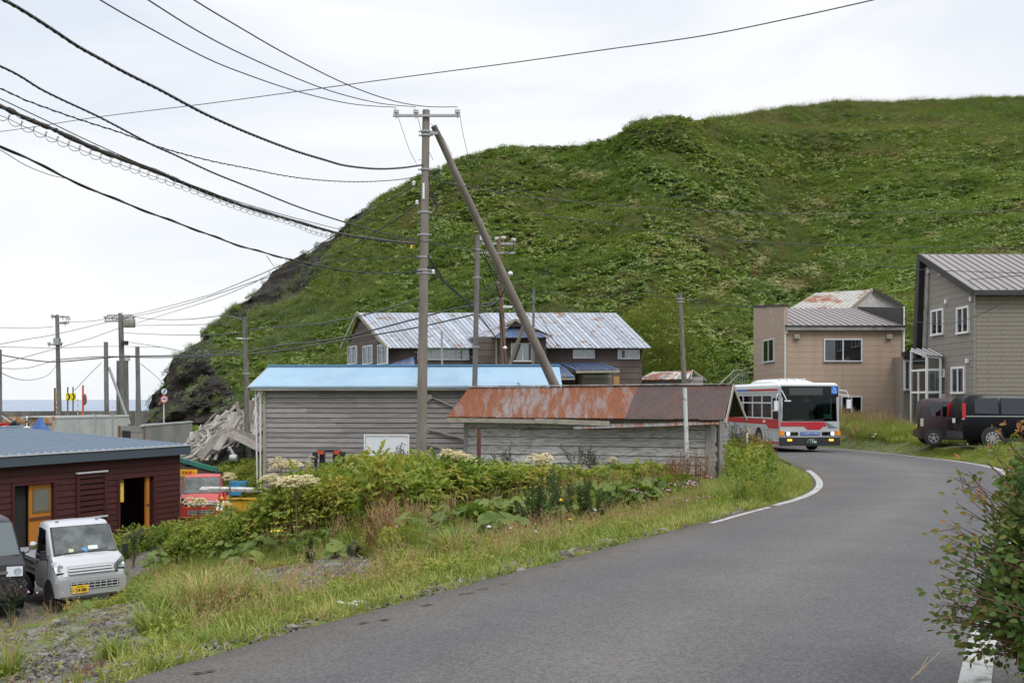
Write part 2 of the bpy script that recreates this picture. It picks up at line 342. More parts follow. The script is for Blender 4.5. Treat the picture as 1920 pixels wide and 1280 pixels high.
# road: one sheet with a lip at each edge
def asphalt_mat():
    m = mat('asphalt', (.088, .087, .089), .88, col2=(.108, .105, .106), nscale=.5, mix=(.35, .7), var=.07, bump=.55, bscale=90, spec=.25)
    t = m.node_tree; L = t.links; b = t.nodes['Principled BSDF']; cur = b.inputs['Base Color'].links[0].from_socket
    g = N(t, 'ShaderNodeNewGeometry')
    # aggregate grains
    vo = N(t, 'ShaderNodeTexVoronoi'); vo.inputs['Scale'].default_value = 75; L.new(g.outputs['Position'], vo.inputs['Vector'])
    sp = N(t, 'ShaderNodeSeparateColor'); L.new(vo.outputs['Color'], sp.inputs[0]); r = N(t, 'ShaderNodeMapRange'); r.inputs['To Min'].default_value = .74; r.inputs['To Max'].default_value = 1.3; L.new(sp.outputs[0], r.inputs[0])
    v = N(t, 'ShaderNodeVectorMath', operation='SCALE'); L.new(cur, v.inputs[0]); L.new(r.outputs[0], v.inputs['Scale'])
    # dusty brown wash towards the edges, worn wheel tracks
    at = N(t, 'ShaderNodeAttribute', attribute_name='across'); cr = N(t, 'ShaderNodeValToRGB'); e = cr.color_ramp.elements
    e[0].position = 0; e[0].color = (1.15, 1.03, .93, 1); e[1].position = 1; e[1].color = (1.1, 1.05, 1, 1)
    for p, c in ((.07, (1.05, .94, .84)), (.13, (1, .98, .96)), (.22, (.95, .95, .96)), (.38, (1.08, 1.05, 1.03)), (.5, (1.22, 1.17, 1.11)), (.66, (1.0, 1.0, 1.0)), (.8, (.90, .90, .93)), (.92, (1.02, 1.0, .98))):
        q = e.new(p); q.color = (*c, 1)
    no = N(t, 'ShaderNodeTexNoise'); no.inputs['Scale'].default_value = .8; L.new(g.outputs['Position'], no.inputs['Vector'])
    ad = N(t, 'ShaderNodeMath', operation='MULTIPLY_ADD'); ad.inputs[1].default_value = .12; L.new(no.outputs[0], ad.inputs[0])
    ad2 = N(t, 'ShaderNodeMath', operation='ADD'); ad2.inputs[1].default_value = -.06; L.new(at.outputs['Fac'], ad2.inputs[0]); L.new(ad2.outputs[0], ad.inputs[2]); L.new(ad.outputs[0], cr.inputs[0])
    m2 = N(t, 'ShaderNodeVectorMath', operation='MULTIPLY'); L.new(v.outputs[0], m2.inputs[0]); L.new(cr.outputs[0], m2.inputs[1]); L.new(m2.outputs[0], b.inputs['Base Color'])
    return m
AS = asphalt_mat(); nl = 240; us = np.linspace(0, 1, 15)
RX = np.zeros((nl, 17)); RY = RX.copy(); RZ = RX.copy(); AC = RX.copy()
for i in range(nl):
    a, b = LEr[i], REr[i] + (REr[i] - LEr[i]).normalized() * .35
    wob = .06 * mnoise.noise((i * .9, 1.3, 0)) + .05 * mnoise.noise((i * .23, 5.3, 0)); a = a + (b - a).normalized() * wob
    for j, u in enumerate(us):
        p = a.lerp(b, u); RX[i, j + 1], RY[i, j + 1] = p.x, p.y; RZ[i, j + 1] = zr(p.y) + .02 + .025 * math.sin(math.pi * u); AC[i, j + 1] = u
    for j, p, e in ((0, a, -.02), (16, b, .02)):
        q = p + (b - a).normalized() * e; RX[i, j], RY[i, j] = q.x, q.y; RZ[i, j] = zr(p.y) - .16; AC[i, j] = 0 if j == 0 else 1
setp(grid_mesh('road', RX, RY, RZ, AS, attr={'across': AC}), 'grey asphalt lane curving away to the right and round the bend', kind='structure')
def rz_at(p, a, b):
    u = (p - a).length / max(1e-6, (b + (b - a).normalized() * .35 - a).length); return zr(p.y) + .02 + .025 * math.sin(math.pi * min(1, max(0, u)))
PAINT = mat('road_paint', (.36, .36, .35), .8, col2=(.13, .125, .12), nscale=9, mix=(.47, .66), var=.12)
def line(edge, y0, y1, wid, inset, name, label, taper=False):
    m = MB(); rows = []; E = LEr if edge == 'L' else REr
    for i in range(nl):
        a, b = LEr[i], REr[i]
        p = E[i]
        if not (y0 <= p.y <= y1): continue
        d = (b - a).normalized() * (1 if edge == 'L' else -1)
        # paint follows the normal of the edge
        tdir = (E[min(i + 1, nl - 1)] - E[max(i - 1, 0)]).normalized(); nr = Vector((tdir.y, -tdir.x, 0)) * (1 if edge == 'L' else -1)
        if taper and abs(i) : pass
        rows.append((p + nr * inset, p + nr * (inset + wid), a, b))
    n = 5; vs = []
    for p, q, a, b in rows:
        for k in range(n): r = p.lerp(q, k / (n - 1)); vs.append((r.x, r.y, rz_at(r, a, b) + .006))
    m.add(vs, [(i * n + k, i * n + k + 1, (i + 1) * n + k + 1, (i + 1) * n + k) for i in range(len(rows) - 1) for k in range(n - 1)])
    return m.build(name, PAINT, None, label=label, kind='structure')
line('L', 13.4, 16.0, .09, .10, 'edge_line', 'worn start of the white edge line on the left of the lane')
line('L', 16.1, 27.5, .14, .04, 'edge_line', 'white edge line round the inside of the bend')
line('R', -6, 60, .16, .04, 'edge_line', 'white edge line on the right of the lane under the bush')
# potholes: broken patches at the left edge
PIT = mat('pothole_tar', (.022, .022, .022), .95, bump=.8, bscale=60)
for px, py, s in ((378, 1262, 1.3), (684, 1170, .7), (720, 1164, .8), (802, 1136, .7), (876, 1114, .75), (905, 1106, .5), (946, 1096, .7), (958, 1090, .4), (1042, 1063, .5), (1090, 1049, .6), (1338, 975, .5), (1306, 983, .7)):
    k = (py - HOR) / F; Y = CZ / k if CZ / k < 6 else (CZ - .12) / (k - .02); Y = (CZ - .025) / k if Y < 6 else (CZ - .12 - .02) / (k - .02)
    x = (px - 960) / F * Y; n = 13; pts = []
    for i in range(n):
        t = 2 * math.pi * i / n; r = (.012 + .075 * rng.random()) * s; pts.append((x + r * math.cos(t) * 1.5, Y + r * math.sin(t) * .45 + r * math.cos(t) * .9, 0))
    zs = zr(Y) + .02 + .025 * math.sin(math.pi * .1); m = MB(); m.add([(a, b, zs + .006) for a, b, c in pts] + [(x, Y, zs + .006)], [(i, (i + 1) % n, n) for i in range(n)])
    m.build('pothole', PIT, None, label='dark broken pothole in the asphalt near the left road edge', kind='structure')
# right margin: concrete gutter
CONC = mat('concrete', (.30, .29, .27), .9, col2=(.19, .18, .16), nscale=2.2, var=.2, bump=.3, bscale=50)
m = MB(); rows = []
for i in range(nl):
    a, b = LEr[i], REr[i]
    if b.y > 18: break
    d = (b - a).normalized(); rows.append((b + d * .352, b + d * .75))
vs = [c for p, q in rows for c in ((p.x, p.y, zr(p.y) - .1), (p.x, p.y, zr(p.y) + .034), (q.x, q.y, zr(q.y) + .05), (q.x, q.y, zr(q.y) - .1))]
m.add(vs, [(i * 4 + k, i * 4 + k + 1, i * 4 + k + 5, i * 4 + k + 4) for i in range(len(rows) - 1) for k in range(3)])
m.build('gutter', CONC, None, label='concrete strip along the right edge of the lane', kind='structure')
# sea
def sea_mat():
    m = mat('sea_water', (.10, .14, .19), .35, spec=.5); t = m.node_tree; L = t.links; b = t.nodes['Principled BSDF']
    g = N(t, 'ShaderNodeNewGeometry'); mp = N(t, 'ShaderNodeMapping'); mp.inputs['Scale'].default_value = (.6, 1, 1); L.new(g.outputs['Position'], mp.inputs[0])
    no = N(t, 'ShaderNodeTexNoise'); no.inputs['Scale'].default_value = .05; no.inputs['Detail'].default_value = 8; no.inputs['Roughness'].default_value = .65; L.new(mp.outputs[0], no.inputs['Vector'])
    bp = N(t, 'ShaderNodeBump'); bp.inputs['Strength'].default_value = 1; bp.inputs['Distance'].default_value = 3.5; L.new(no.outputs[0], bp.inputs['Height']); L.new(bp.outputs[0], b.inputs['Normal'])
    cr = N(t, 'ShaderNodeMapRange'); cr.inputs['From Min'].default_value = .4; cr.inputs['From Max'].default_value = .6; L.new(no.outputs[0], cr.inputs[0])
    mx = N(t, 'ShaderNodeMix', data_type='RGBA'); mx.inputs[6].default_value = (.13, .18, .26, 1); mx.inputs[7].default_value = (.24, .30, .38, 1); L.new(cr.outputs[0], mx.inputs[0]); L.new(mx.outputs[2], b.inputs['Base Color'])
    return m
m = MB(); m.add([(-6000, 112.5, -4), (6000, 112.5, -4), (9000, 9000, -4), (-9000, 9000, -4), (-6000, -300, -4), (-300, -300, -4), (-300, 112.5, -4)], [(0, 1, 2, 3), (4, 5, 6, 0)])
m.build('sea', sea_mat(), None, label='grey blue sea reaching the horizon', kind='structure')
# ------------------------------------------------------------------ hill
SIL = [(262, 800), (280, 772), (292, 748), (312, 715), (330, 680), (350, 655), (395, 612), (430, 585), (462, 562), (500, 530), (530, 502), (560, 484), (620, 450), (655, 420), (675, 395), (700, 375), (740, 350), (790, 320), (830, 303), (880, 288), (950, 272), (1000, 274), (1060, 270), (1120, 258),
       (1160, 247), (1180, 231), (1215, 218), (1270, 215), (1310, 221), (1345, 218), (1400, 208), (1460, 198), (1530, 188), (1600, 184), (1700, 184), (1800, 180), (1920, 176), (2100, 172), (2600, 170)]
BAS = [(262, 800), (300, 798), (400, 800), (500, 800), (650, 790), (900, 775), (1200, 770), (1400, 765), (1600, 760), (1900, 745), (2600, 745)]
YB = [(262, 108), (400, 100), (500, 92), (700, 84), (1000, 80), (1300, 78), (1500, 74), (1700, 66), (1900, 62), (2200, 60), (2600, 60)]
YC = [(262, 110), (330, 116), (450, 126), (560, 134), (680, 140), (830, 140), (1000, 145), (1200, 140), (1300, 142), (1500, 170), (1920, 170), (2600, 175)]
ip = lambda P, x: np.interp(x, [p[0] for p in P], [p[1] for p in P])
hx = np.r_[np.arange(262, 700, 6.0), np.arange(700, 1960, 9.0), np.arange(1960, 2600, 30.0)]; ht = np.r_[np.linspace(0, 1, 96)]
def sm(a, b, x): t = np.clip((x - a) / (b - a), 0, 1); return t * t * (3 - 2 * t)
HX, HT = np.meshgrid(hx, ht)
PS = ip(SIL, HX) + 7 * sm(600, 760, HX); PB = ip(BAS, HX); B = ip(YB, HX); C = ip(YC, HX)
PYh = PB + (PS - PB) * HT
HY = B + (C - B) * HT ** 1.25
# spur on the right: nearer below a line from (1480,620) to (1920,300)
ln = (HX - 1480) * .588 - (HX * 0 + 620 - PYh)      # >0 below/right of the line
spur = sm(-40, 160, (PYh - (620 - (HX - 1480) * .727)) * 1.0) * sm(1420, 1600, HX)
HY -= spur * 14 * sm(0, .25, HT) * (1 - sm(.75, 1, HT))
# knob under the crest and the shelf behind it
kn = np.exp(-((HX - 1245) / 75) ** 2 - ((PYh - 235) / 32) ** 2); HY -= kn * 4
shelf = sm(255, 228, PYh + (HX - 1300) * .0) * sm(1290, 1400, HX); HY += shelf * 6
# gully in the middle and lower hummocks
gul = np.exp(-((HX - (1480 + (500 - PYh) * .35)) / 95) ** 2) * sm(.1, .5, HT) * (1 - sm(.8, 1, HT)); HY += gul * 7
# rocky nose on the left: grass shelf over bare rock
def rockmask(px, py):
    P1 = [(262, 820), (255, 770), (285, 735), (330, 680), (345, 655), (388, 620), (398, 690), (440, 740), (470, 800), (380, 830)]
    P2 = [(430, 592), (455, 562), (560, 470), (620, 440), (690, 360), (700, 395), (660, 430), (620, 470), (600, 520), (575, 545), (500, 585), (440, 600)]
    return inpoly(px, py, P1) | inpoly(px, py, P2)
rk = rockmask(HX, PYh).astype(float)
for _ in range(3):
    rk[1:-1, 1:-1] = (rk[1:-1, 1:-1] * 2 + rk[:-2, 1:-1] + rk[2:, 1:-1] + rk[1:-1, :-2] + rk[1:-1, 2:]) / 6
p2 = sm(400, 470, HX) * sm(720, 560, HX) * sm(610, 570, PYh); HY += p2 * rk * 5
WX = (HX - 960) / F * HY; WZ = CZ - (PYh - HOR) / F * HY; WY = HY.copy()
# relief
nz = np.array([mnoise.fractal((a * .13, b * .13, c * .13), .9, 2.1, 4) for a, b, c in zip(WX.ravel(), WY.ravel(), WZ.ravel())]).reshape(WX.shape)
nr_ = np.array([mnoise.ridged_multi_fractal((a * .22, b * .22, c * .16), .9, 2.2, 5, 1, 2) for a, b, c in zip(WX.ravel(), WY.ravel(), WZ.ravel())]).reshape(WX.shape)
fade = sm(0, .06, HT) 
WY -= nz * 1.2 * fade * (1 - sm(.93, 1, HT) * .6); WZ += nz * .3 * fade
WY -= (nr_ - 1) * 2.0 * rk * fade; WX -= (nr_ - 1) * .6 * rk * fade
# rows beyond the crest
def extra(dy, dz):
    k = WY[-1] + dy; return WX[-1] * (k / WY[-1]), k, WZ[-1] + dz
EX = [extra(a, b) for a, b in ((5, -.9), (12, -3), (25, -7), (50, -14), (90, -26), (140, -45))]
foot = [(WX[0] * (WY[0] - d_) / WY[0], WY[0] - d_, WZ[0] - q_) for d_, q_ in ((14, 6), (7, 2.5))]
AX = np.vstack([e[0][None] for e in foot] + [WX] + [e[0][None] for e in EX]); AY = np.vstack([e[1][None] for e in foot] + [WY] + [e[1][None] for e in EX]); AZ = np.vstack([e[2][None] for e in foot] + [WZ] + [e[2][None] for e in EX])
def hill_mat():
    m = mat('hill_soil', (.06, .10, .022), .95, col2=(.07, .085, .03), nscale=.4, var=.4, bump=.8, bscale=4)
    t = m.node_tree; L = t.links; b = t.nodes['Principled BSDF']; cur = b.inputs['Base Color'].links[0].from_socket
    at = N(t, 'ShaderNodeAttribute', attribute_name='rock'); g = N(t, 'ShaderNodeNewGeometry')
    mp = N(t, 'ShaderNodeMapping'); mp.inputs['Scale'].default_value = (1, 1, .35); L.new(g.outputs['Position'], mp.inputs[0])
    no = N(t, 'ShaderNodeTexNoise'); no.inputs['Scale'].default_value = .7; no.inputs['Detail'].default_value = 9; no.inputs['Roughness'].default_value = .75; L.new(mp.outputs[0], no.inputs['Vector'])
    cr = N(t, 'ShaderNodeValToRGB'); e = cr.color_ramp.elements; e[0].position = .32; e[0].color = (.009, .008, .007, 1); e[1].position = .75; e[1].color = (.065, .051, .042, 1); q = e.new(.5); q.color = (.028, .022, .019, 1)
    L.new(no.outputs[0], cr.inputs[0]); mx = N(t, 'ShaderNodeMix', data_type='RGBA'); L.new(at.outputs['Fac'], mx.inputs[0]); L.new(cur, mx.inputs[6]); L.new(cr.outputs[0], mx.inputs[7]); L.new(mx.outputs[2], b.inputs['Base Color'])
    bp = N(t, 'ShaderNodeBump'); bp.inputs['Strength'].default_value = 1; bp.inputs['Distance'].default_value = 1.4; L.new(no.outputs[0], bp.inputs['Height']); L.new(bp.outputs[0], b.inputs['Normal'])
    return m
rka = np.vstack([rk[:1], rk[:1], rk, np.zeros((6, rk.shape[1]))])
setp(grid_mesh('hill', AX, AY, AZ, hill_mat(), attr={'rock': np.clip(rka * 1.6, 0, 1)}), 'steep green headland with bare dark rock on its seaward side', kind='structure')
# seawall
SW = [(-90, 92), (-62, 101), (-48, 106.5), (-40, 109), (-30, 110), (-14, 110.5), (0, 110.5)]
SWM = mat('seawall_concrete', (.095, .09, .08), .95, col2=(.16, .15, .135), nscale=.5, var=.35, stretch=(1, 1, .35))
t_ = empty('seawall', (-30, 110, -2.4), 'long dark concrete seawall between the yard and the sea', 'seawall')
for i in range(len(SW) - 1):
    a, b = Vector((*SW[i], 0)), Vector((*SW[i + 1], 0)); n = max(1, int((b - a).length / 8))
    for k in range(n):
        p, q = a.lerp(b, k / n), a.lerp(b, (k + 1) / n); d = q - p; c = (p + q) / 2 - Vector((-30, 110, 0)); top = .28 - .1 * max(0, (-45 - c.x - 30) / 30)
        piece('wall_panel', SWM, t_, (c.x, c.y, (top - 3) / 2 + 2.4), (d.length - .04, .6, top + 3), (0, 0, math.atan2(d.y, d.x)))
# ------------------------------------------------------------------ building kit
class Wall:
    def __init__(s, B, P0, P1):
        s.B = B; s.P0 = Vector((*P0, 0)); s.P1 = Vector((*P1, 0)); s.d = (s.P1 - s.P0); s.L = s.d.length; s.d.normalize(); s.n = Vector((s.d.y, -s.d.x, 0)); s.ang = math.atan2(s.d.y, s.d.x)
    def pt(s, u, z, off=0):
        p = s.P0 + s.d * u + s.n * off; return Vector((p.x, p.y, z)) - s.B.o
    def px(s, x, y): return wallpt(s.P0, s.P1, x, y)
    def box(s, name, m, u0, u1, z0, z1, off0, off1, parent=None, shape='box', rx=0, color=None):
        return piece(name, m, parent or s.B.e, s.pt((u0 + u1) / 2, (z0 + z1) / 2, (off0 + off1) / 2), (u1 - u0, abs(off1 - off0), z1 - z0), (rx, 0, s.ang), shape, color)
    def poly(s, name, m, pts, off, th, parent=None, mb=None):
        q = mb or MB(); q.poly([s.pt(u, z, off) for u, z in pts], s.n, th)
        return q if mb else q.build(name, m, parent or s.B.e)
    def siding(s, m, z0, z1, rh, holes=(), seg=3.6, u0=0, u1=None, name='board', th=.025, top=None, shape='lap', jit=.0, r=random.Random(3), off=.0, wob=0, gap=.012):
        """boards in rows; top(u) may cut rows on a gable; holes = (u0,u1,z0,z1)"""
        u1 = s.L if u1 is None else u1; n = max(1, round((z1 - z0) / rh)); h = (z1 - z0) / n
        for i in range(n):
            a, b = z0 + i * h, z0 + (i + 1) * h; spans = [(u0, u1)]
            if top:   # keep the stretch of the row that lies under the roof line
                us = [u0 + (u1 - u0) * k / 60 for k in range(61)]; ok = [u for u in us if top(u) > (a + b) / 2 - h * .2]
                if not ok: continue
                spans = [(ok[0], ok[-1])]
            part = []
            for (p, q, c, d) in holes:
                if d <= a + .02 or c >= b - .02: continue
                if c > a + .05: part.append((max(p, u0), min(q, u1), a, c))
                if d < b - .05: part.append((max(p, u0), min(q, u1), d, b))
                ns = []
                for (x, y) in spans:
                    if q <= x or p >= y: ns.append((x, y)); continue
                    if p > x: ns.append((x, p))
                    if q < y: ns.append((q, y))
                spans = ns
            for (p, q, c, d) in part:
                s.box(name, m, p + .002, q - .002, c, d, off, off + th * .9, shape='box')
            for (x, y) in spans:
                if y - x < .03: continue
                cuts = [x]; k = x + seg * (.35 + .65 * r.random())
                while k < y - seg * .3: cuts.append(k); k += seg * (.8 + .3 * r.random())
                cuts.append(y)
                for p, q in zip(cuts, cuts[1:]):
                    j = (r.random() - .5) * wob
                    o = s.box(name, m, p + .003, q - .003, a + gap, b, off, off + th + jit * r.random(), shape=shape)
                    if wob: o.rotation_euler[1] = j / max(1, q - p); o.location.z += j * .3
    def window(s, u0, u1, z0, z1, fm, gm, sash=2, fw=.05, depth=.06, curtain=None, cf=(0, 1), name='window', sill=True, trans=None, back=None):
        B = s.B; uc, zc = (u0 + u1) / 2, (z0 + z1) / 2; e = MB(); org = s.pt(uc, zc, 0)
        def bx(a, b, c, d, o0, o1): e.box(((a + b) / 2 - uc, -(o0 + o1) / 2, (c + d) / 2 - zc), (b - a, o1 - o0, d - c))
        bx(u0, u1, z1 - fw, z1, .005, depth); bx(u0, u1, z0, z0 + fw, .005, depth + (.03 if sill else 0)); bx(u0, u0 + fw, z0 + fw, z1 - fw, .005, depth); bx(u1 - fw, u1, z0 + fw, z1 - fw, .005, depth)
        for k in range(1, sash):
            c = u0 + (u1 - u0) * k / sash; bx(c - fw * .45, c + fw * .45, z0 + fw, z1 - fw, .008, depth - .01)
        if trans: bx(u0 + fw, u1 - fw, trans - fw / 2, trans + fw / 2, .008, depth - .008)
        f = e.build(name, fm, B.e); f.location = org; f.rotation_euler = (0, 0, s.ang)
        for k in range(sash):
            a = u0 + fw + (u1 - u0 - 2 * fw) * k / sash; b = u0 + fw + (u1 - u0 - 2 * fw) * (k + 1) / sash
            q = piece('pane', gm, f, ((a + b) / 2 - uc, -depth * .5, 0), (b - a - fw * .45, .006, z1 - z0 - 2 * fw))
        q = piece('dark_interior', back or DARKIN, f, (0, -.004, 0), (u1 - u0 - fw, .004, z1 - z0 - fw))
        if curtain:
            c = MB(); a = u0 + fw + (u1 - u0 - 2 * fw) * cf[0]; b = u0 + fw + (u1 - u0 - 2 * fw) * cf[1]; n = max(4, int((b - a) / .045))
            xs_ = [a + (b - a) * i / n - uc for i in range(n + 1)]; h = (z1 - z0) / 2 - fw
            vs = [(x, -.013 - .007 * (i % 2), zz) for i, x in enumerate(xs_) for zz in (-h, h)]
            c.add(vs, [(2 * i, 2 * i + 2, 2 * i + 3, 2 * i + 1) for i in range(n)]); c.build('curtain', curtain, f)
        return f
class Bld:
    def __init__(s, name, o, label, cat='building', group=None):
        s.o = Vector(o); s.e = empty(name, s.o, label, cat, 0, group)
    def wall(s, P0, P1): return Wall(s, P0, P1)
    def solid(s, name, m, base, z0, z1, inset=0.0, tops=None):
        """prism over footprint base (world xy); tops = z per corner"""
        n = len(base); tops = tops or [z1] * n
        v = [Vector((p[0], p[1], z0)) - s.o for p in base] + [Vector((p[0], p[1], t)) - s.o for p, t in zip(base, tops)]
        q = MB(); q.add(v, [tuple(range(n))[::-1], tuple(range(n, 2 * n))] + [(i, (i + 1) % n, n + (i + 1) % n, n + i) for i in range(n)])
        return q.build(name, m, s.e)
    def sheets(s, A, Bc, C, D, n, m, prof=((0, 0), (.0, .03), (.06, .03), (.06, 0), (1, 0)), name='roof_sheet', overlap=0.0, r=random.Random(5), colors=None, lift=0.0, sag=0, under=.02, rows=1, edge_jit=0):
        """A,B ridge left/right, D,C eave left/right; one mesh per sheet, profile (u, height) repeated"""
        A, Bc, C, D = [Vector(p) - s.o for p in (A, Bc, C, D)]; nr = (Bc - A).cross(D - A).normalized(); nr = nr if nr.z > 0 else -nr
        for i in range(n):
            q = MB(); P = []
            for (u, hh) in prof:
                t = (i + u) / n; top = A.lerp(Bc, t); bot = D.lerp(C, t); P.append((top, bot, hh))
            bj = r.random() * edge_jit
            vs = []
            for (top, bot, hh) in P:
                for k in range(rows + 1):
                    f = k / rows * (1 + (bj if True else 0)); p = top.lerp(bot, f); p.z += -sag * math.sin(math.pi * (i + .5) / n) * k / rows
                    vs.append(p + nr * (hh + lift))
            c = rows + 1; k0 = len(P)
            fs = [(a * c + k, (a + 1) * c + k, (a + 1) * c + k + 1, a * c + k + 1) for a in range(k0 - 1) for k in range(rows)]
            # underside and end faces give the sheet a thickness
            lo = [p - nr * under for p in (vs[0], vs[(k0 - 1) * c], vs[(k0 - 1) * c + rows], vs[rows])]; b = len(vs)
            ctr = sum(vs, Vector()) / len(vs)
            q.add([v - ctr for v in vs + lo], fs + [(b, b + 3, b + 2, b + 1), (0, rows, b + 3, b), ((k0 - 1) * c, b + 1, b + 2, (k0 - 1) * c + rows), tuple([a * c for a in range(k0)][::-1] + [b, b + 1][:0] + [b, b + 1]), tuple([a * c + rows for a in range(k0)] + [b + 2, b + 3])])
            o = q.build(name, m, s.e); o.location = ctr
            if colors: o.color = (*[colors[i % len(colors)]] * 3, 1)
    def bar(s, name, m, a, b, wd, hd, up=None):
        """timber/metal bar from a to b (world)"""
        a, b = Vector(a) - s.o, Vector(b) - s.o; d = b - a; x = d.normalized(); u = Vector(up or (0, 0, 1)); y = u.cross(x).normalized(); z = x.cross(y)
        o = bpy.data.objects.new(name, unit(m)); link(o, s.e)
        M_ = Matrix((x, y, z)).transposed().to_4x4(); M_.translation = (a + b) / 2
        o.matrix_local = M_ @ Matrix.Diagonal((d.length, wd, hd, 1)); return o
    def pbox(s, name, m, lo, hi):
        c = Vector([(a + b) / 2 for a, b in zip(lo, hi)]) - s.o; return piece(name, m, s.e, c, [abs(b - a) for a, b in zip(lo, hi)])
    def tube(s, name, m, pts, r, n=8, parent=None):
        return MB().tube([Vector(p) - s.o for p in pts], r, n).build(name, m, parent or s.e, smooth=40)
RIB = ((0, 0), (0, .035), (.07, .035), (.07, 0), (1, 0))
def corr(k, h=.018): 
    return tuple((j / (k * 4), h * math.sin(2 * math.pi * j / 4 + .4)) for j in range(k * 4 + 1))
# materials of the buildings
OLDWOOD = mat('weathered_board', (.30, .28, .272), .9, coord='obj', stretch=(3, 1, 3), nscale=1.6, col2=(.20, .185, .18), mix=(.42, .66), var=.16, rnd=.16, bump=.5, bscale=14)
OLDWOOD2 = mat('silvered_board', (.50, .485, .475), .9, coord='obj', stretch=(5, 1, 2.5), nscale=1.9, col2=(.27, .255, .245), mix=(.45, .62), var=.2, rnd=.14, bump=.6, bscale=14)
TRIM = mat('weathered_trim', (.34, .31, .26), .9, coord='obj', stretch=(6, 3, 3), nscale=2, col2=(.13, .13, .09), mix=(.45, .65), var=.3)
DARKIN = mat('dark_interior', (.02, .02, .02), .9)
SHADE = mat('dark_timber_shade', (.05, .042, .036), .95, nscale=2, var=.3)  # dark backing timber; its near-black paints in shade between the lapped boards
LBLUE = mat('light_blue_paint', (.245, .365, .47), .75, nscale=.6, col2=(.20, .315, .43), mix=(.5, .75), var=.08, rnd=.03)
ALU = mat('aluminium', (.62, .63, .65), .45, metal=.2, var=.05)
WHITE = mat('white_frame', (.78, .78, .77), .5, var=.03)
CURT = mat('cream_curtain', (.62, .58, .50), .9)
LACE = mat('white_curtain', (.66, .68, .68), .9)
WGLASS = glass('window_glass', (.80, .83, .83), .5)
DGLASS = glass('dark_window_glass', (.22, .24, .25), .45)
# ================================================================== blue roofed shed
def lerp2(a, b, t): return (a[0] + (b[0] - a[0]) * t, a[1] + (b[1] - a[1]) * t)
b = Bld('long_shed', (-4, 37, -1.5), 'long grey clapboard shed with plain light blue roof behind the tall pole', 'shed')
P0, P1 = (-9.25, 37.2), (1.0, 36.33); gb = -1.9
wl = b.wall(P0, P1); zt = 1.95
b.solid('wall_core', SHADE, [P0, P1, (P1[0] + .2, P1[1] + 3.8), (P0[0] + .3, P0[1] + 4)], gb, zt)
hw = [wl.px(683, 814), wl.px(768, 870)]; hole = (hw[0][0], hw[1][0], hw[1][1], hw[0][1])
wl.siding(OLDWOOD, gb, zt, .182, [hole], seg=4.4, th=.045, jit=.01, wob=.012, gap=.018)
f = wl.window(*hole, WHITE, mat('white_board', (.72, .75, .79), .6, var=.04), 2, .05, .07, name='shutter')
wl.box('corner_post', TRIM, -.04, .08, gb, zt, .03, .07)
wl.box('rafter_board', TRIM, -.45, wl.L + .25, zt - .08, zt + .08, .28, .33)
e0, e1 = wl.pt(-.5, 0, .36) + b.o, wl.pt(wl.L + .85, 0, .36) + b.o; r0, r1 = wl.pt(-.45, 0, -1.9) + b.o, wl.pt(wl.L + .65, 0, -1.9) + b.o
ze = 2.0; zrg = 2.83
b.sheets((r0.x, r0.y, zrg), (r1.x, r1.y, zrg - .02), (e1.x, e1.y, ze - .02), (e0.x, e0.y, ze), 6, LBLUE, ((0, 0), (.5, 0), (1, 0)), under=.05, sag=0)
q0, q1 = wl.pt(-.4, 0, -4.2) + b.o, wl.pt(wl.L + .6, 0, -4.2) + b.o
b.sheets((r1.x, r1.y, zrg), (r0.x, r0.y, zrg), (q0.x, q0.y, 2.0), (q1.x, q1.y, 2.0), 6, LBLUE, ((0, 0), (.5, 0), (1, 0)), under=.05)
b.bar('ridge_cap', mat('blue_cap', (.10, .26, .44), .6), (r0.x - .05, r0.y, zrg + .04), (r1.x + .05, r1.y, zrg + .02), .2, .05)
b.bar('barge_board', TRIM, (r0.x - .03, r0.y, zrg - .08), (e0.x - .03, e0.y, ze - .1), .04, .16)
b.tube('downpipe', ALU, [wl.pt(-.12, zt, .1) + b.o, wl.pt(-.12, gb + .2, .1) + b.o], .035)
b.tube('downpipe', ALU, [wl.pt(-.3, zt + .02, .12) + b.o, wl.pt(-.26, .2, .14) + b.o, wl.pt(-.22, gb + .1, .16) + b.o], .03)
for (x0, y0, x1, y1) in ((806, 742, 870, 770), (800, 802, 872, 822), (800, 831, 872, 852)):
    a, c = wl.px(x0, y0), wl.px(x1, y1); pa = wl.pt(a[0], a[1], .12) + b.o; pc = wl.pt(c[0], c[1], .12) + b.o; b.bar('nailed_pole', TRIM, pa, pc, .06, .05)
b.pbox('bracket_box', TRIM, tuple(wl.pt(wl.px(795, 742)[0], 1.55, .05) + b.o), tuple(wl.pt(wl.px(812, 742)[0], 1.72, .2) + b.o))
# ================================================================== rusty roofed shed
b = Bld('small_shed', (2.5, 32, -1.2), 'small silvered board shed with rusty corrugated roof beside the bend', 'shed')
P1 = (6.06, 30.6); P0 = (-1.5, 32.55); zt = .92; gb = -1.35
wl = b.wall(P0, P1); P2 = (7.0, 32.4); P3 = (P0[0] + .62, P0[1] + 1.95)
b.solid('wall_core', SHADE, [P0, P1, P2, P3], gb, zt)
wl.siding(OLDWOOD2, gb + .02, zt - .05, .262, [], seg=4.0, th=.05, jit=.012, wob=.025, gap=.02)
el = b.wall(P1, P2)
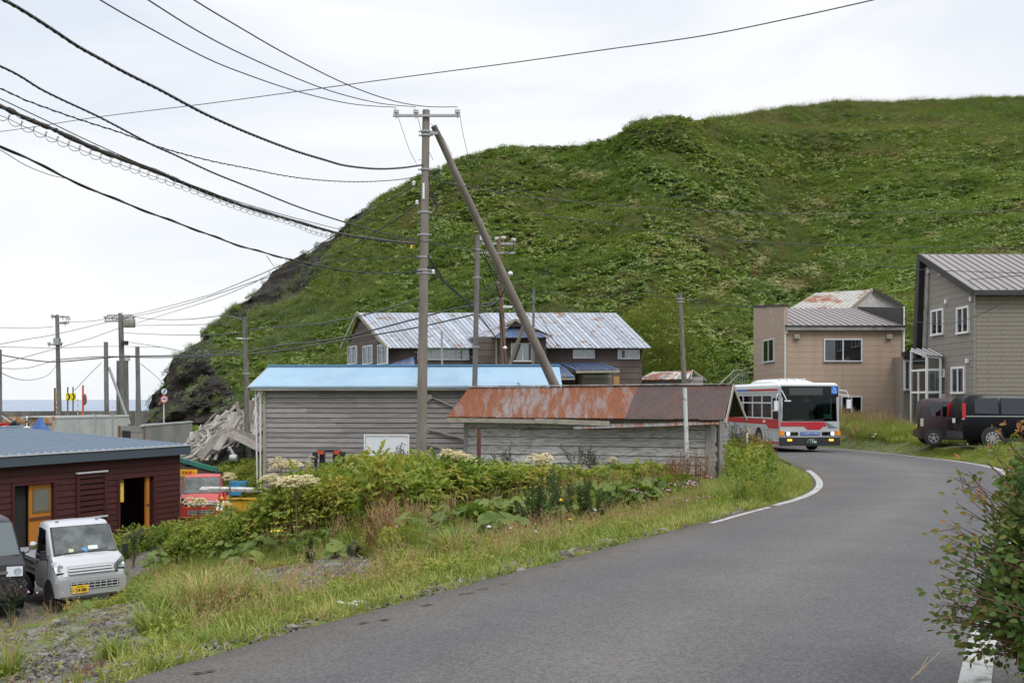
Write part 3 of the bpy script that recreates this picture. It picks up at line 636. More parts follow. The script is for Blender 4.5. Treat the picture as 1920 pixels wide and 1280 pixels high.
# end wall of split shingles on either side of a post
for i in range(15):
    z = gb + .05 + i * .15; u = 0.02
    if z > zt - .05: break
    while u < el.L:
        wdt = .22 + .18 * rng.random(); v = min(el.L, u + wdt)
        if not (u < 1.0 < v + .12): el.box('shingle', OLDWOOD, u, v - .012, z, z + .155, 0, .014 + .014 * rng.random(), shape='lap')
        u = v
el.box('post', OLDWOOD, .92, 1.18, gb, zt, .02, .07); wl.box('eave_board', OLDWOOD, 0, wl.L, zt - .12, zt, .03, .06); wl.box('corner_post', OLDWOOD, wl.L - .1, wl.L + .06, gb, zt, .03, .09); wl.box('corner_post', OLDWOOD, -.06, .06, gb, zt, .03, .07)
RUST = mat('rusty_corrugated_iron', (.21, .21, .22), .75, col2=(.185, .06, .021), mix=(.42, .60), nscale=2.6, var=.3, objmix=True, stretch=(1.7, .35, .4), detail=12)
BROWNR = mat('brown_corrugated_iron', (.075, .052, .048), .75, col2=(.13, .055, .035), mix=(.5, .75), nscale=1.2, var=.25)
Ap, Bp, Cp, Dp = W(880, 727, 33.6), W(1373, 722, 31.7), W(1358, 786, 30.15), W(838, 781, 32.0)
k = .655
b.sheets(Ap, Ap.lerp(Bp, k), Dp.lerp(Cp, k), Dp, 7, RUST, corr(9, .03), colors=(.80, .76, .50, .60, .66, .70, .74), under=.012, edge_jit=.02)
b.sheets(Ap.lerp(Bp, k) + Vector((0, 0, .012)), Bp, Cp, Dp.lerp(Cp, k) + Vector((0, 0, .012)), 4, BROWNR, corr(9, .03), under=.012, edge_jit=.03)
bk0, bk1 = W(895, 780, 35.4), W(1397, 780, 33.1)
b.sheets(Bp, Ap, (bk0.x, bk0.y, .95), (bk1.x, bk1.y, .97), 6, BROWNR, corr(8), under=.012)
b.bar('ridge_cap', mat('ridge_cap', (.42, .40, .38), .8, var=.2, col2=(.15, .1, .08), nscale=2), Ap + Vector((0, 0, .05)), Bp + Vector((.02, 0, .05)), .16, .03)
ff = lambda t, dz, off=0: Dp.lerp(Cp, t) + Vector((0, -.02 - off, dz))
b.bar('fascia_board', TRIM, ff(0, -.1), ff(.33, -.12), .04, .13); b.bar('fascia_board', TRIM, ff(.331, -.1), ff(.60, -.16, .02), .04, .15)
b.bar('hanging_batten', TRIM, ff(.5, -.33), ff(.80, -.2), .03, .06); b.bar('hanging_batten', TRIM, ff(.66, -.29), ff(.995, -.14), .03, .05)
Ql = [ff(.47, -.22, -.1), ff(.98, -.04, -.1), ff(.98, -.14, .12), ff(.47, -.34, .12)]
b.sheets(Ql[0], Ql[1], Ql[2], Ql[3], 5, RUST, corr(10, .012), name='hanging_sheet', colors=(.5,))
b.bar('barge_board', TRIM, Bp + Vector((.04, 0, -.04)), Cp + Vector((.04, 0, -.16)), .04, .15)
b.bar('barge_board', TRIM, Bp + Vector((.04, 0, -.04)), Vector((bk1.x + .04, bk1.y, bk1.z - .12)), .04, .13)
MB().poly([Vector((P1[0], P1[1], zt)) - b.o, Vector((P2[0], P2[1], zt)) - b.o, Vector((6.7, 31.75, 1.85)) - b.o], el.n, .04).build('gable_board', SHADE, b.e)
# ================================================================== brown two storey house
BRN = mat('brown_siding', (.088, .066, .058), .8, col2=(.115, .088, .078), nscale=.7, var=.15, rnd=.10)
STEEL = mat('faded_blue_roof_sheet', (.285, .32, .375), .5, metal=0, col2=(.19, .105, .07), mix=(.56, .63), nscale=1.6, var=.14, objmix=True, rnd=.24, stretch=(1, 1, 2.2), spec=.6, detail=9)
NAVY = mat('blue_roof_sheet', (.055, .09, .17), .5, col2=(.16, .09, .065), mix=(.54, .64), nscale=2, var=.25, rnd=.3)
b = Bld('house', (0, 66, -.6), 'big brown two storey house with long rust streaked grey blue roof', 'house')
YE, YR = 65.0, 70.0; ez = W(735, 651, YE).z; rzv = W(672, 585, YR).z
EL, ER, RL, RR = W(728, 651.5, YE), W(1221, 651.5, YE), W(672, 585, YR), W(1155, 588, YR)
ER.z = EL.z; RR.z = RL.z = (RL.z + RR.z) / 2
b.sheets(RL, RR, ER, EL, 58, STEEL, ((0, 0), (.02, .05), (.10, .05), (.12, 0), (1, 0)), under=.03, edge_jit=.008, colors=[.5 + .05 * rng.random() for _ in range(11)] + [.44, .58, .49, .42, .6])
BL, BR = Vector((-12.2, 74, 5.7)), Vector((6.0, 74, 5.7))
b.sheets(RR, RL, BL, BR, 12, STEEL, ((0, 0), (.5, 0), (1, 0)), under=.03)
WP0, WP1 = (EL.x - .35, YE + .7), (ER.x - .5, YE + .7); wl = b.wall(WP0, WP1); gz0 = -1.2
lw = b.wall((-12.0, 73), WP0)
b.solid('wall_core', SHADE, [WP0, WP1, (7.0, 73), (-12.0, 73)], gz0, EL.z - .05)
wins = [(783, 654, 880, 675, 4, CURT), (1074, 655, 1115, 672, 2, CURT), (1158, 655, 1199, 673, 2, CURT)]
hs = []
for x0, y0, x1, y1, n, c in wins:
    a, d = wl.px(x0, y0), wl.px(x1, y1); hs.append((a[0], d[0], d[1], a[1]))
wl.siding(BRN, gz0, EL.z - .02, .42, hs, seg=3.0, name='siding_panel', th=.04)
for h, wn in zip(hs, wins): wl.window(*h, ALU, WGLASS, wn[4], .07, .1, curtain=wn[5])
# gable end
def gtop(u):
    t = u / lw.L; return 5.6 + (RL.z - 5.6) * min(1, t / .45) if t < .45 else RL.z + (EL.z - RL.z) * (t - .45) / .55
gh = []
for x0, x1, y0, y1 in ((654, 671, 650, 682), (682, 700, 649, 682), (710, 728, 647, 682)):
    a, d = lw.px(x0, y0), lw.px(x1, y1); gh.append((a[0], d[0], d[1], a[1]))
MB().poly([lw.pt(0, gz0, 0), lw.pt(lw.L, gz0, 0), lw.pt(lw.L, EL.z - .1, 0), lw.pt(lw.L * .45, RL.z - .15, 0), lw.pt(0, 5.5, 0)], lw.n, .05).build('gable_wall', SHADE, b.e)
lw.siding(BRN, gz0, RL.z - .2, .42, gh, seg=2.4, name='siding_panel', th=.04, top=lambda u: gtop(u) - .25)
for h in gh: lw.window(*h, ALU, WGLASS, 2, .08, .1, curtain=LACE)
lw.box('porch_canopy', NAVY, lw.L * .3, lw.L + 1.5, 2.05, 2.2, 0, 1.0)
up = Vector((0, 0, .1)); pk = RL + Vector((-.1, -.1, 0)); b.bar('barge_board', TRIM, pk, EL + Vector((-.1, 0, -.06)), .06, .24); b.bar('barge_board', TRIM, pk, Vector((-12.6, 73, 5.3)), .06, .24)
# centre bay with its own little roof
b0, b1 = W(888, 690, 63.6), W(1024, 690, 63.6); bw = b.wall((b0.x, 63.6), (b1.x, 63.6)); bt = W(900, 631, 63.6).z
b.solid('bay_core', SHADE, [(b0.x, 63.6), (b1.x, 63.6), (b1.x, 66.5), (b0.x, 66.5)], gz0, bt)
a, d = bw.px(958, 643), bw.px(1002, 678); hh = (a[0], d[0], d[1], a[1]); bw.siding(BRN, gz0, bt, .42, [hh], seg=2.2, name='siding_panel', th=.04); bw.window(*hh, WHITE, WGLASS, 2, .08, .1, curtain=CURT)
bw.box('drain_board', TRIM, bw.px(929, 650)[0], bw.px(932, 650)[0], gz0, bt, .05, .1)
pkz = W(967, 600, 63.3); 
gl0, gl1, gr1 = W(905, 632, 62.7), W(878, 630, 62.7), W(1034, 630, 62.7)
Lf = Vector((pkz.x, 62.9, pkz.z)); Lb = Vector((pkz.x - .9, 68.2, pkz.z + .05))
b.sheets(Lb, Lf, W(935, 631, 62.9), W(874, 631, 66), 8, STEEL, RIB, under=.03, name='bay_roof_sheet', colors=(.58, .5, .62))
b.sheets(Lf, Lb, W(1024, 627, 66), W(1036, 631, 62.9), 6, STEEL, RIB, under=.03, name='bay_roof_sheet')
b.sheets(W(952, 613, 63.3), W(984, 613, 63.3), W(1034, 632, 62.4), W(925, 633, 62.4), 9, NAVY, RIB, under=.04, name='skirt_roof_sheet')
MB().poly([W(946, 612, 63.0) - b.o, W(990, 612, 63.0) - b.o, W(967, 602, 63.0) - b.o], (0, -1, 0), .1).build('gable_louvre', BRN, b.e)
b.bar('barge_board', TRIM, Lf + Vector((0, -.1, 0)), W(933, 616, 62.8), .05, .16); b.bar('barge_board', TRIM, Lf + Vector((0, -.1, 0)), W(1003, 620, 62.8), .05, .16)
# side entrance roofs
b.sheets(W(1048, 680, 65.2), W(1126, 680, 65.2), W(1162, 692, 62.8), W(1078, 693, 62.8), 13, NAVY, RIB, under=.05, name='porch_roof_sheet')
b.bar('porch_fascia', TRIM, W(1080, 697, 62.75), W(1162, 696, 62.75), .06, .16)
b.sheets(W(1024, 680, 65.4), W(1050, 680, 65.4), W(1078, 706, 62.0), W(1040, 706, 62.0), 6, NAVY, RIB, under=.05, name='porch_roof_sheet'); b.bar('porch_fascia', TRIM, W(1040, 710, 62), W(1078, 710, 62), .06, .12)
b.solid('porch_core', BRN, [(W(1085, 700, 64).x, 64), (W(1150, 700, 64).x, 64), (W(1150, 700, 64).x, 66), (W(1085, 700, 64).x, 66)], gz0, W(1100, 695, 64).z)
pw = b.wall((W(1085, 700, 64).x, 64), (W(1150, 700, 64).x, 64)); a, d = pw.px(1091, 702), pw.px(1148, 724)
pw.box('garage_door', mat('garage_door', (.20, .18, .155), .8, var=.1), a[0], d[0], -1.1, a[1], .01, .05)
for k in range(4):
    x0, x1 = 1094 + k * 13, 1105 + k * 13; a, d = pw.px(x0, 703), pw.px(x1, 707); pw.window(a[0], d[0], d[1], a[1], WHITE, DGLASS, 1, .03, .08, sill=False)
a, d = wl.px(1150, 705), wl.px(1161, 722); wl.box('notice_board', mat('ochre_board', (.45, .26, .09), .8), a[0], d[0], d[1], a[1], .05, .1)
b.sheets(W(737, 680, 65.2), W(775, 668, 65.2), W(778, 686, 62.5), W(720, 690, 62.5), 6, NAVY, RIB, under=.05, name='porch_roof_sheet')
# ================================================================== tumbledown hut by the house
HUTR = mat('patched_roof', (.34, .32, .30), .8, col2=(.25, .10, .06), mix=(.5, .56), nscale=.9, var=.3, rnd=.35)
b = Bld('hut', (15, 68, 0), 'low tumbledown board hut with patched roof between brown house and pole', 'hut')
Yh = 66.0; A1, B1, C1, D1 = W(1225, 697, Yh + 2), W(1298, 695, Yh + 2), W(1290, 709, Yh), W(1197, 711, Yh)
b.sheets(A1, B1, C1, D1, 9, HUTR, RIB, under=.06, edge_jit=.06); b.bar('barge_board', TRIM, B1, W(1325, 714, Yh + .5), .06, .14); b.bar('barge_board', TRIM, B1, C1 + Vector((.2, 0, -.1)), .06, .14)
c0, c1 = W(1206, 712, Yh + .4), W(1318, 712, Yh + .4); hw_ = b.wall((c0.x, Yh + .4), (c1.x, Yh + .4)); b.solid('wall_core', SHADE, [(c0.x, Yh + .4), (c1.x, Yh + .4), (c1.x, Yh + 3), (c0.x, Yh + 3)], -.8, c0.z + .2)
hw_.siding(OLDWOOD, -.8, c0.z + .2, .3, [], seg=1.0, name='board', wob=.06, th=.05)
# ================================================================== beige building
BEI = mat('beige_siding', (.375, .28, .21), .75, col2=(.29, .215, .165), nscale=1.4, mix=(.5, .85), stretch=(1, 1, .12), var=.05, rnd=.03)
BEI2 = mat('pinkish_siding', (.37, .275, .215), .75, col2=(.46, .38, .32), mix=(.58, .68), nscale=1.6, var=.1, rnd=.03)
GRYR = mat('brown_grey_roof_sheet', (.20, .18, .18), .5, var=.06, nscale=1, rnd=.05)
FASC = mat('dark_fascia', (.035, .032, .032), .6)
b = Bld('building', (19, 57, .3), 'beige sided two storey building with sloping grey roof behind the bus', 'building')
Yb_ = 56.0; xL = W(1470, 600, Yb_).x; xR = W(1691, 600, Yb_).x; ez = W(1500, 612, Yb_).z; gz0 = -.1; yb = 63.0; rz_ = ez + 1.66
wl = b.wall((xL, Yb_), (xR, Yb_)); lw = b.wall((xL, yb), (xL, Yb_))
b.solid('wall_core', SHADE, [(xL, Yb_), (xR, Yb_), (xR, yb), (xL, yb)], gz0, ez, tops=[ez - .02, ez - .02, rz_ - .02, rz_ - .02])
def hole(wl, x0, y0, x1, y1): a, d = wl.px(x0, y0), wl.px(x1, y1); return (a[0], d[0], d[1], a[1])
hb = [hole(wl, 1544, 635, 1616, 678), hole(wl, 1576, 742, 1616, 778)]
wl.siding(BEI, gz0, ez - .1, .335, hb, seg=3.4, name='siding_board', gap=.005, th=.014)
wl.window(*hb[0], ALU, DGLASS, 2, .07, .09, curtain=LACE, cf=(0, .10)); wl.window(*hb[1], ALU, DGLASS, 2, .07, .09)
hl = [hole(lw, 1432, 638, 1453, 678)]
lw.siding(BEI2, gz0, rz_ + .1, .335, hl, seg=3.4, name='siding_board', gap=.005, th=.014, top=lambda u: ez + 1.1 + (rz_ - ez - 1.02) * (1 - u / lw.L)); lw.window(*hl[0], ALU, WGLASS, 2, .09, .09, curtain=CURT)
b.sheets((xL + .25, yb, rz_), (xR, yb, rz_), (xR, Yb_ - .3, ez + .05), (xL + .1, Yb_ - .3, ez + .05), 17, GRYR, ((0, 0), (.0, .05), (.07, .05), (.07, 0), (1, 0)), under=.05)
wl.box('fascia', CONC, -.0, wl.L + .1, ez - .22, ez - .01, .02, .3); wl.box('gutter', FASC, -.05, wl.L + .12, ez - .01, ez + .05, .28, .36)
b.solid('parapet', BEI2, [(xL - .02, Yb_ - .25), (xL + .14, Yb_ - .25), (xL + .14, yb), (xL - .02, yb)], ez - .4, ez, tops=[ez + 1.12, ez + 1.12, rz_ + .08, rz_ + .08])
b.bar('parapet_cap', FASC, (xL + .05, Yb_ - .3, ez + 1.17), (xL + .05, yb + .1, rz_ + .13), .24, .1)
b.tube('downpipe', mat('rusty_white_pipe', (.55, .52, .48), .7, col2=(.3, .16, .1), mix=(.6, .7), var=.1), [(xL + .02, Yb_ - .16, ez + .9), (xL + .02, Yb_ - .16, gz0)], .06); b.tube('downpipe', WHITE, [(xR + .08, Yb_ - .06, ez + 1.1), (xR + .08, Yb_ - .06, gz0)], .06)
b.solid('wing_wall', FASC, [(xR - .1, Yb_ - .15), (xR + .02, Yb_ - .15), (xR + .02, yb), (xR - .1, yb)], ez - .05, ez, tops=[ez + 1.05, ez + 1.05, rz_ + .1, rz_ + .1])
for x in (1493, 1666):
    a = wl.px(x, 631); wl.box('vent_hood', TRIM, a[0] - .15, a[0] + .15, a[1] - .12, a[1] + .13, .014, .2)
a = wl.px(1580, 600); wl.box('joint_strip', TRIM, a[0] - .012, a[0] + .012, gz0, ez - .2, .014, .022)
# old barn behind
b = Bld('barn', (24, 70, 2), 'old barn roof streaked with orange rust rising behind the beige building', 'barn')
Y1, Y2 = 66.0, 70.0
RB = mat('flaking_roof', (.33, .32, .30), .85, col2=(.22, .08, .04), mix=(.5, .6), nscale=.8, var=.25, stretch=(1, 1, 2))
b.sheets(W(1530, 549, Y2), W(1634, 543, Y2), W(1588, 580, Y1), W(1478, 580, Y1), 12, RB, ((0, 0), (0, .03), (.1, .03), (.1, 0), (1, 0)), under=.05, rows=2, colors=(.42, .5, .55, .6, .45))
pk = W(1634, 543, Y2); ga, gb_ = W(1588, 580, Y1), W(1692, 575, 71)
MB().poly([ga + Vector((0, 0, -3)) - b.o, gb_ + Vector((0, 0, -3)) - b.o, gb_ - b.o, pk + Vector((0, 0, -.15)) - b.o, ga - b.o], (0, -1, 0), .1).build('gable_wall', OLDWOOD, b.e)
for k in range(9):
    x = 1600 + k * 9; zt_ = 576 - (22 if 3 <= k <= 4 else (14 if k in (2, 5) else 6)); b.bar('gable_board', SHADE, W(x, zt_ + 1, 67.6), W(x, 590, 67.6), .06, .06)
b.bar('barge_board', TRIM, pk + Vector((0, -.2, 0)), ga + Vector((0, -.2, -.1)), .08, .2); b.bar('barge_board', SHADE, pk + Vector((0, -.2, 0)), gb_ + Vector((0, -.2, 0)), .08, .25)
# ================================================================== tall grey house on the right
GRY = mat('taupe_siding', (.25, .222, .192), .8, col2=(.20, .18, .16), nscale=1.4, mix=(.5, .85), stretch=(1, 1, .12), var=.05, rnd=.035)
GRY2 = mat('taupe_brick_siding', (.225, .20, .165), .8, var=.05, rnd=.05, nscale=.7)
b = Bld('house', (26, 48, 0), 'tall taupe house with grey seamed roof on the right of the lane', 'house')
Yc_ = 46.0; cx = W(1830, 600, Yc_).x; yb = 51.3; ez = W(1840, 546, Yc_).z; az = W(1725, 480, yb).z; gz0 = -.3; xr = 33.0
lw = b.wall((cx, yb + .4), (cx, Yc_)); wl = b.wall((cx, Yc_), (xr, Yc_))
b.solid('wall_core', SHADE, [(cx, Yc_), (xr, Yc_), (xr, yb), (cx, yb)], gz0, ez, tops=[ez - .05, ez - .05, az - .1, az - .1])
hl = [hole(lw, 1748, 582, 1771, 627), hole(lw, 1796, 577, 1819, 624), hole(lw, 1786, 688, 1811, 738), hole(lw, 1762, 692, 1772, 707)]
lw.siding(GRY, gz0, az - .1, .30, hl, gap=.005, seg=3.0, name='siding_panel', th=.02, top=lambda u: ez - .1 + (az - ez) * (1 - u / lw.L))
for h in hl[:3]: lw.window(*h, WHITE, WGLASS, 2, .1, .1, curtain=LACE, cf=(.12, .9))
lw.window(*hl[3], WHITE, DGLASS, 1, .08, .1)
# brick patterned front: courses of small panels
PW = 1.15; nrow = int((ez - gz0) / .2)
for i in range(nrow):
    u = -(i % 2) * .0; 
    z = gz0 + i * (ez - gz0) / nrow
    k = 0
    while k * PW < wl.L * .55 and W(1920, 0, Yc_).x + .6 > cx + k * PW:
        wl.box('siding_panel', GRY2, max(0, k * PW - (i % 2) * PW / 2) + .004, (k + 1) * PW - (i % 2) * PW / 2 - .004, z + .006, z + (ez - gz0) / nrow - .006, 0, .02); k += 1
# fine brick relief over the panels
mb = MB()
for i in range(nrow):
    z = gz0 + i * (ez - gz0) / nrow; u = (i % 2) * .12
    while u < 3.4:
        p = wl.pt(u + .1, z + .1, .0215); mb.box(p, (.21, .007, .17)); u += .235
mb.build('brick_relief', GRY2, b.e, kind='stuff')
b.sheets((cx - .35, yb + .2, az + .12), (xr, yb + .2, az + .12), (xr, Yc_ - .45, ez + .02), (cx - .35, Yc_ - .45, ez + .02), 30, GRYR, ((0, 0), (.0, .05), (.06, .05), (.06, 0), (1, 0)), under=.05)
b.bar('barge_board', FASC, (cx - .38, yb + .2, az), (cx - .38, Yc_ - .5, ez - .12), .06, .3)
wl.box('gutter', FASC, -.4, wl.L, ez - .22, ez - .02, .3, .48); wl.box('soffit', SHADE, -.3, wl.L, ez - .12, ez - .08, .0, .3)
b.bar('barge_board', FASC, (cx - .38, yb + .25, az + .1), (cx - .38, 52.5, -.2), .06, .40, up=(0, 1, 0))
b.sheets((xr, yb + .2, az + .1), (cx - .35, yb + .2, az + .1), (cx - .35, 52.6, gz0 + .1), (xr, 52.6, gz0 + .1), 20, FASC, RIB, under=.05, name='rear_roof_sheet')
b.bar('corner_board', CONC, (cx - .06, yb - .1, az - .6), (cx - .06, 51.9, 0), .1, .42, up=(0, 1, 0)); lw.box('corner_trim', mat('grey_trim', (.33, .31, .29), .7), lw.L - .12, lw.L + .0, gz0, ez - .1, .021, .03)
b.tube('vent_pipe', mat('blue_grey_pipe', (.20, .24, .27), .6), [wl.pt(.25, gz0, .1) + b.o, wl.pt(.25, 1.25, .1) + b.o, wl.pt(.5, 1.3, .1) + b.o], .05)
for x, y in ((1776, 565), (1823, 560), (1744, 508), (1765, 512), (1816, 676), (1768, 667)):
    a = lw.px(x, y); lw.box('wall_socket', WHITE if x != 1768 else CONC, a[0] - .09, a[0] + .09, a[1] - .1, a[1] + .1, .02, .12)
a = lw.px(1771, 738); lw.box('meter_box', mat('cream_box', (.55, .50, .38), .7), a[0] - .1, a[0] + .12, a[1] - .35, a[1] + .0, .02, .14)
# glazed porch
P = Bld('glazed_porch', (20.5, 49.3, 0), 'white framed glass porch against the tall taupe house', 'porch')
x0p, x1p, yp0, yp1, z0p = 20.54, 21.2, 49.3, 51.2, -.3; zb_, zf_, zr_ = 4.05, 3.66, 3.58; zz_ = lambda py: CZ - (py - HOR) / F * 49.3
for x, y, t in ((x0p, yp0, zf_), (x1p, yp0, zr_), (x0p, yp1, zb_), (x0p, (yp0 + yp1) / 2, zz_(693))): P.pbox('post', WHITE, (x - .05, y - .05, z0p), (x + .05, y + .05, t))
for py in (693, 735): P.pbox('rail', WHITE, (x0p + .05, yp0 - .04, zz_(py) - .05), (x1p - .05, yp0 + .04, zz_(py) + .05)); P.pbox('rail', WHITE, (x0p - .04, yp0 + .05, zz_(py) - .05), (x0p + .04, yp1 - .05, zz_(py) + .05))
P.bar('rail', WHITE, (x0p, yp0, zf_), (x1p, yp0, zr_), .1, .08); P.bar('rail', WHITE, (x0p, yp0, zf_), (x0p, yp1, zb_), .1, .08); P.bar('rail', WHITE, (x0p, yp1, zb_), (x1p + .2, yp1, zb_), .1, .08)
P.pbox('pane', WGLASS, (x0p + .06, yp0 - .006, z0p + .1), (x1p - .06, yp0 + .006, zr_ - .06)); P.pbox('pane', WGLASS, (x0p - .006, yp0 + .06, z0p + .1), (x0p + .006, yp1 - .06, zf_ - .05))
P.pbox('curtain', mat('porch_curtain', (.20, .20, .19), .9), (x0p + .12, yp0 + .5, z0p), (x1p - .05, yp0 + .52, zz_(700))); P.pbox('porch_shade_block', mat('porch_shade', (.07, .07, .065), .9), (x0p + .15, yp0 + .6, z0p), (x1p, yp1 - .1, zz_(725)))  # low dark block is added to stand in for shade inside the porch
P.sheets((x0p, yp1, zb_ + .06), (x1p + .2, yp1, zb_ + .06), (x1p + .05, yp0 - .15, zr_ + .05), (x0p - .08, yp0 - .15, zf_ + .05), 3, WGLASS, ((0, 0), (.5, 0), (1, 0)), name='roof_pane', under=.01)
for t in (0, .33, .66, 1): P.bar('roof_bar', WHITE, Vector((x0p - .08, yp0 - .15, zf_ + .09)).lerp(Vector((x1p + .05, yp0 - .15, zr_ + .09)), t), Vector((x0p, yp1, zb_ + .1)).lerp(Vector((x1p + .2, yp1, zb_ + .1)), t), .05, .04)
# low link room between the two buildings
b = Bld('lean_to', (22, 55, 0), 'narrow lean-to with white curtained window between beige building and porch', 'lean-to')
q0, q1 = W(1694, 700, 54.5), W(1712, 700, 54.5); wq = b.wall((q0.x, 54.5), (q1.x + .4, 54.5)); b.solid('wall_core', GRY, [(q0.x, 54.5), (q1.x + .4, 54.5), (q1.x + .4, 58), (q0.x, 58)], -.2, W(1700, 668, 54.5).z)
wq.window(*hole(wq, 1694, 675, 1707, 732), WHITE, WGLASS, 1, .09, .1, curtain=LACE); b.bar('eave_board', FASC, (q0.x - .1, 54.3, W(0, 664, 54.5).z), (q1.x + .5, 54.3, W(0, 664, 54.5).z), .5, .25)
# ------------------------------------------------------------------ vehicles
RUBBER = mat('rubber', (.018, .018, .018), .85); CHROME = mat('chrome', (.7, .7, .7), .18, metal=1); BLACKP = mat('black_plastic', (.02, .02, .022), .55)
RIMM = mat('alloy', (.5, .5, .52), .3, metal=.7); LAMPG = glass('lamp_glass', (.85, .88, .9), .8); LAMPW = mat('lamp_lit', (1, .97, .9), .3, emit=.8); LAMPR = mat('red_lamp', (.5, .02, .02), .25); LAMPA = mat('amber_lamp', (.8, .25, .02), .3)
AMBL = mat('amber_lit', (1, .55, .06), .3, emit=.8); PLY = mat('yellow_plate', (.75, .48, .03), .5); PLW = mat('white_plate', (.7, .7, .68), .5); INK = mat('black_ink', (.015, .015, .02), .6); PLGN = mat('green_plate', (.01, .045, .03), .5); WINK = mat('white_ink', (.75, .75, .74), .6)
CARG = glass('car_glass', (.42, .47, .47), .6); TINTG = glass('privacy_glass', (.03, .03, .035), .45, ior=1.3); SIDEG = glass('bus_side_glass', (.5, .56, .58), 1.9)
def carpaint(name, col, coat=.6, rough=.35, metal=.0, spec=.5): return mat(name, col, rough, metal=metal, coat=coat, var=.02, nscale=1, spec=spec)
SILVER = carpaint('silver_paint', (.43, .44, .46), .3, .4, .3)
def wheel(parent, c, r, w, rimr, n=5, m=RIMM, name='wheel'):
    q = MB(); q.lathe([(rimr, -w / 2), (r * .96, -w / 2), (r, -w * .35), (r, w * .35), (r * .96, w / 2), (rimr, w / 2)], 28, axis='x', cap=False)
    o = q.build(name, RUBBER, parent, 40); o.location = c
    q = MB(); s = 1 if c[0] > 0 else -1
    q.lathe([(rimr, s * w * .25), (rimr, s * w * .5), (rimr * .9, s * w * .5), (rimr * .88, s * w * .3)], 24, axis='x', cap=False)
    for k in range(n):
        t = 2 * math.pi * k / n
        M_ = Matrix.Rotation(t, 4, 'X'); q.box((s * w * .42, 0, rimr * .48), (w * .12, rimr * .22, rimr * .9), M_)
    q.lathe([(rimr * .22, s * w * .3), (rimr * .2, s * w * .5)], 12, axis='x')
    k = q.build('rim', m, o, 40)
    q = MB(); q.lathe([(rimr * 1.0, s * w * .1), (rimr * 1.0, s * w * .2)], 18, axis='x'); q.build('hub_shadow', BLACKP, o)
    return o
def body(parent, st, paint, name='body', sub=2):
    """st: stations (y, zbottom, zbelt, ztop, half width at belt, half width at top)"""
    rings = []
    for (y, zb, zk, zt, wb, wt) in st:
        pts = [(0, zb), (wb * .8, zb), (wb * .97, zb + .05), (wb, zb + .22 * (zk - zb)), (wb, zk - .12 * (zk - zb)), (wb * .985, zk), ((wb * .985 + wt) / 2 + .012, (zk + zt) / 2), (wt + .01, zt - .09 if zt - zk > .2 else zt - .02), (wt - .05, zt - .012), (wt * .6, zt + .006), (0, zt + .012)]
        full = pts + [(-x, z) for x, z in pts[-2:0:-1]]
        rings.append([(x, y, z) for x, z in full])
    q = MB(); n = len(rings[0]); vs = [p for r in rings for p in r]
    fs = [(i * n + k, i * n + (k + 1) % n, (i + 1) * n + (k + 1) % n, (i + 1) * n + k) for i in range(len(rings) - 1) for k in range(n)]
    fs += [tuple(range(n)), tuple(range((len(rings) - 1) * n, len(rings) * n))[::-1]]
    q.add(vs, fs); return q.build(name, paint, parent, 38)
def st_at(st, y):
    for a, b in zip(st, st[1:]):
        if a[0] <= y <= b[0] and b[0] > a[0]:
            t = (y - a[0]) / (b[0] - a[0]); return [a[i] + (b[i] - a[i]) * t for i in range(6)]
    return st[-1] if y > st[-1][0] else st[0]
def sidept(st, y, t, s, off=.012):
    _, zb, zk, zt, wb, wt = st_at(st, y); z = zk + (zt - zk) * t
    x = wb * .985 + ((wb * .985 + wt) / 2 + .012 - wb * .985) * t * 2 if t < .5 else (wb * .985 + wt) / 2 + .012 + (wt + .01 - (wb * .985 + wt) / 2 - .012) * (t - .5) * 2
    return Vector((s * (x + off), y, z))
def sideglass(parent, st, poly, m, s, name='side_window', frame=None):
    pts = [sidept(st, y, t, s) for y, t in poly]; c = sum(pts, Vector()) / len(pts)
    return MB().poly([p - c for p in (pts if s < 0 else pts[::-1])], (s, 0, 0), .014).build(name, m, parent).__setattr__('location', c)
def plate(parent, M_, m, ink, top, big, w=.33, h=.165, small=''):
    o = MB().box((0, 0, 0), (w, h, .01)).build('number_plate', m, parent); o.matrix_local = M_
    if top: text(top, h * .27, ink, o, Matrix.Translation((0, h * .28, .006)), 'plate_lettering', .001)
    if big: text(big, h * .6, ink, o, Matrix.Translation((w * .04, -h * .14, .006)), 'plate_number', .001, bold=.003)
    if small: text(small, h * .28, ink, o, Matrix.Translation((-w * .43, -h * .14, .006)), 'plate_lettering', .001)
    return o
FRONT = Matrix(((1, 0, 0, 0), (0, 0, -1, 0), (0, 1, 0, 0), (0, 0, 0, 1)))   # text plane facing -y
def FR(x, y, z, tilt=0): return Matrix.Translation((x, y, z)) @ Matrix.Rotation(tilt, 4, 'X') @ FRONT
